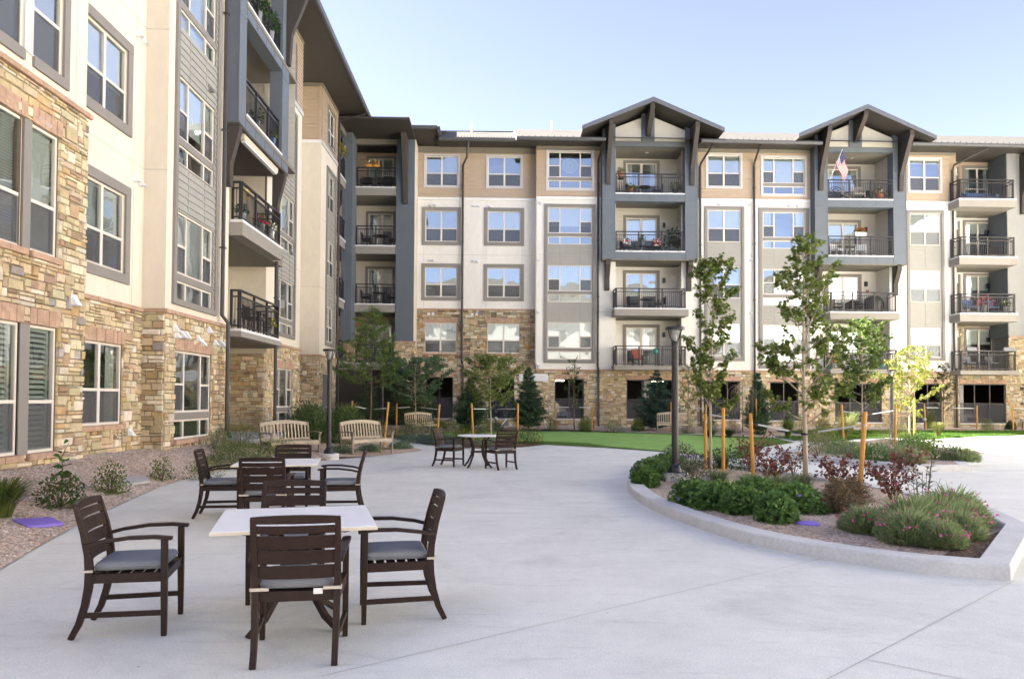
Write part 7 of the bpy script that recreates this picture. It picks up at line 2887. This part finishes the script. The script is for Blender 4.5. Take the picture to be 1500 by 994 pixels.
o = mb.build('covered_grill', smooth=True)
o.location = (21.0, 42.3, z)
o.scale = (1.25, .9, 1)
tag(o, 'grill under a black cover at the right of the third floor right tower balcony', 'grill')
mb = MB()
mb.prism([(-.09, .05), (0, -.12), (.09, .05), (.05, .11), (0, .07), (-.05, .11)], 'y', -.02, .02, 'terracotta')
o = mb.build('wall_heart')
o.location = (21.25, 43.52, z + 1.45)
tag(o, 'small terracotta heart hanging on the balcony wall below the lamp', 'wall ornament')
z = 3.30
bal_chair(18.75, 42.2, z, -150, 'wood_orange', 'wood_orange', 'orange wooden chair on the lowest balcony of the right tower', .6, .95, BC, True, slats=6)
potted(18.2, 41.7, z, .22, .35, 'green_gloss', 'teal pot with plant left of the orange wooden chair')
potted(21.2, 41.8, z, .30, .35, 'green_gloss', 'teal pot with plant at the right end of the lowest right tower balcony')
# right hand balconies
z = 12.66
mb = MB()
mb.box(-.85, .85, -.35, .35, .08, .42, 'denim')
mb.box(-.85, .85, .20, .38, .42, .82, 'denim')
for s in (-1, 1):
    mb.box(s * .85 - .1, s * .85 + .1, -.35, .38, .08, .62, 'denim')
o = mb.build('outdoor_sofa', bevel=.03)
o.location = (27.3, 42.7, z)
tag(o, 'blue patterned sofa on the top right balcony', 'sofa')
z = 9.5
bal_chair(28.0, 42.6, z, 150, 'timber_brown', 'timber_brown', 'dark chair at the right end of the fourth floor right balcony', group=BC)
z = 6.40
bal_chair(26.4, 42.2, z, 180, 'planter_grey', 'denim', 'left blue covered chair on the right balcony with the pink plant', .62, .9, BC)
bal_chair(27.6, 42.2, z, 180, 'planter_grey', 'denim', 'right blue covered chair on the right balcony with the pink plant', .62, .9, BC)
potted(27.0, 41.9, z, .55, .62, 'planter_grey', 'pink flowering pot plant between the two blue covered chairs', [(.45, .10, .13), (.10, .10, .04)], .5, .16, 240, .09, [(.65, .13, .18)], 60)
potted(28.0, 41.6, z, .3, .42, 'planter_grey', 'white flowering pot plant at the right of the blue covered chairs', G_MAPLE, .4, .14, 160, .09, [(.75, .7, .55)], 24)
z = 3.28
bal_chair(26.4, 42.3, z, 180, 'wicker_dark', 'planter_grey', 'left grey armchair on the lowest right balcony', group=BC)
bal_chair(27.7, 42.3, z, 180, 'wicker_dark', 'planter_grey', 'right grey armchair on the lowest right balcony', group=BC)
bal_table(27.05, 42.4, z, .28, 'wicker_dark', 'dark table between the grey armchairs on the lowest right balcony', .5)
for x, w in ((25.75, 'left'), (27.8, 'right')):
    mb = MB()
    mb.box(x - .28, x + .28, 41.0, 41.18, z + 1.07, z + 1.26, 'planter_grey')
    tag(mb.build('railing_planter', bevel=.02), w + ' dark planter trough on the railing of the lowest right balcony', 'planter', 'railing planters')
# corner balconies
z = 12.98
for x, w in ((-7.2, 'left'), (-6.45, 'middle'), (-5.85, 'right')):
    bal_chair(x, 42.2, z, 180, 'wicker_dark', 'wicker_dark', w + ' dark wicker armchair on the top corner balcony', .62, .85, BC)
for x, w in ((-6.95, 'left'), (-6.55, 'right')):
    potted(x, 41.42, z + 1.07, .2, .2, 'wood_orange', w + ' orange flower box on the railing of the top corner balcony', G_LIGHT, .14, .08, 110, .07, [(.7, .5, .05), (.6, .1, .05), (.75, .7, .6)], 34, box=.34)
potted(-8.15, 39.6, z + .9, .34, .6, 'planter_grey', 'yellow flowering plant on the side railing of the top corner balcony', [(.45, .36, .03), (.2, .24, .04)], .2, .14, 200, .12, [(.8, .55, .03)], 50)
for z, n in ((9.82, 'fourth'), (6.68, 'third')):
    bal_table(-6.45, 42.3, z, .42, 'wicker_dark', 'dark table on the ' + n + ' floor corner balcony')
    bal_chair(-7.2, 42.3, z, -90, 'wicker_dark', 'wicker_dark', 'left dark chair on the ' + n + ' floor corner balcony', group=BC)
    bal_chair(-5.75, 42.3, z, 90, 'wicker_dark', 'wicker_dark', 'right dark chair on the ' + n + ' floor corner balcony', group=BC)
# left wing balconies
potted(-7.15, 21.5, 6.47, .22, .28, 'white_paint', 'white pot of trailing leaves at the near end of the left wing third floor balcony', G_DARK, .22, .13, 170, .08)
potted(-7.12, 23.2, 6.47, .2, .30, 'planter_grey', 'red flowering pot in the middle of the left wing third floor balcony', G_MAPLE, .3, .12, 140, .08, [(.5, .02, .08)], 26)
potted(-7.12, 24.2, 6.47, .2, .28, 'white_paint', 'white flowering pot at the far end of the left wing third floor balcony', G_MAPLE, .3, .12, 130, .08, [(.75, .73, .68)], 22)
sf = thing('metal_sunflower', 'yellow metal sunflower fixed behind the railing of the left wing balcony', 'ornament', (-7.25, 22.3, 6.5))
mb = MB()
mb.tube([(0, 0, 0), (0, 0, .95)], .012, 'wire_grey', n=6)
mb.build('stalk', sf)
mb = MB()
for k in range(12):
    a = k * .5236
    c_, s_2 = math.cos(a), math.sin(a)
    mb.add([(0.02, c_ * .05, .95 + s_2 * .05), (.03, c_ * .13 - s_2 * .04, .95 + s_2 * .13 + c_ * .04), (.0, c_ * .20, .95 + s_2 * .20), (.03, c_ * .13 + s_2 * .04, .95 + s_2 * .13 - c_ * .04)], [(0, 1, 2, 3)], 'yellow')
mb.tube([(.0, 0, .95), (.05, 0, .95)], .06, 'timber_brown', n=12)
mb.build('flower_head', sf)
potted(-7.05, 22.4, 12.46, .32, .75, 'planter_grey', 'leafy plant behind the railing of the top left wing balcony', G_DARK, .35, .14, 240, .12)
potted(-7.05, 23.6, 12.46, .28, .7, 'planter_grey', 'second leafy plant further along the top left wing balcony', G_DARK, .35, .14, 200, .12)
potted(-7.12, 22.6, 9.37, .22, .42, 'planter_grey', 'dim pot plant behind the railing of the blue bay lower balcony', G_DARK, .3, .13, 150, .09)
potted(-7.1, 24.1, 9.37, .2, .3, 'denim', 'blue pot with trailing plant at the far end of the blue bay lower balcony', G_MAPLE, .3, .13, 130, .08)
hp = thing('wall_toy', 'red and white basketball hoop toy on the blue bay balcony wall', 'toy hoop', (-7.6, 26.15, 11.2))
mb = MB()
mb.box(-.2, .2, 0, .03, 0, .3, 'white_paint')
mb.build('backboard', hp)
mb = MB()
mb.tube([(math.cos(k * .5236) * .14, -.16 + math.sin(k * .5236) * .14, -.02) for k in range(13)], .014, 'red', n=6, caps=False)
mb.build('hoop', hp)
ln = thing('hanging_lantern', 'small lantern with candle on the left wing second floor balcony', 'lantern', (-7.2, 21.35, 3.49))
mb = MB()
mb.lathe([(.07, 0), (.08, .02), (.08, .03)], 'yellow', n=12)
mb.lathe([(.06, .03), (.065, .22), (.03, .28)], 'lamp_glass', n=12)
mb.build('lantern_body', ln)
bal_chair(-7.2, 23.0, 3.49, -90, 'wicker_dark', 'wicker_dark', 'dark wire chair on the left wing second floor balcony', group=BC)
bal_table(-7.2, 22.2, 3.49, .25, 'wicker_dark', 'dark wire table on the left wing second floor balcony', .65)
potted(-7.15, 24.2, 3.49, .22, .4, 'planter_grey', 'small yellow flowering pot on the left wing second floor balcony', G_MAPLE, .3, .12, 140, .08, [(.6, .5, .05)], 16)

# round lace ornament hanging inside a top floor window
t = thing('window_ornament', 'white round openwork ornament hanging inside the top floor three part window', 'window ornament', (3.97, 42.17, 14.50))
mb = MB()
for rr, th in ((.40, .018), (.31, .010), (.20, .012), (.09, .014)):
    mb.tube([(math.cos(k * .2618) * rr, 0, math.sin(k * .2618) * rr) for k in range(25)], th, 'white_paint', n=6, caps=False)
for k in range(16):
    a = k * .3927
    mb.tube([(math.cos(a) * .09, 0, math.sin(a) * .09), (math.cos(a + .2) * .25, 0, math.sin(a + .2) * .25), (math.cos(a) * .40, 0, math.sin(a) * .40)], .009, 'white_paint', n=4)
mb.build('openwork', t)
mb = MB()
mb.tube([(0, 0, .40), (0, 0, .66)], .005, 'white_paint', n=4)
mb.build('cord', t)
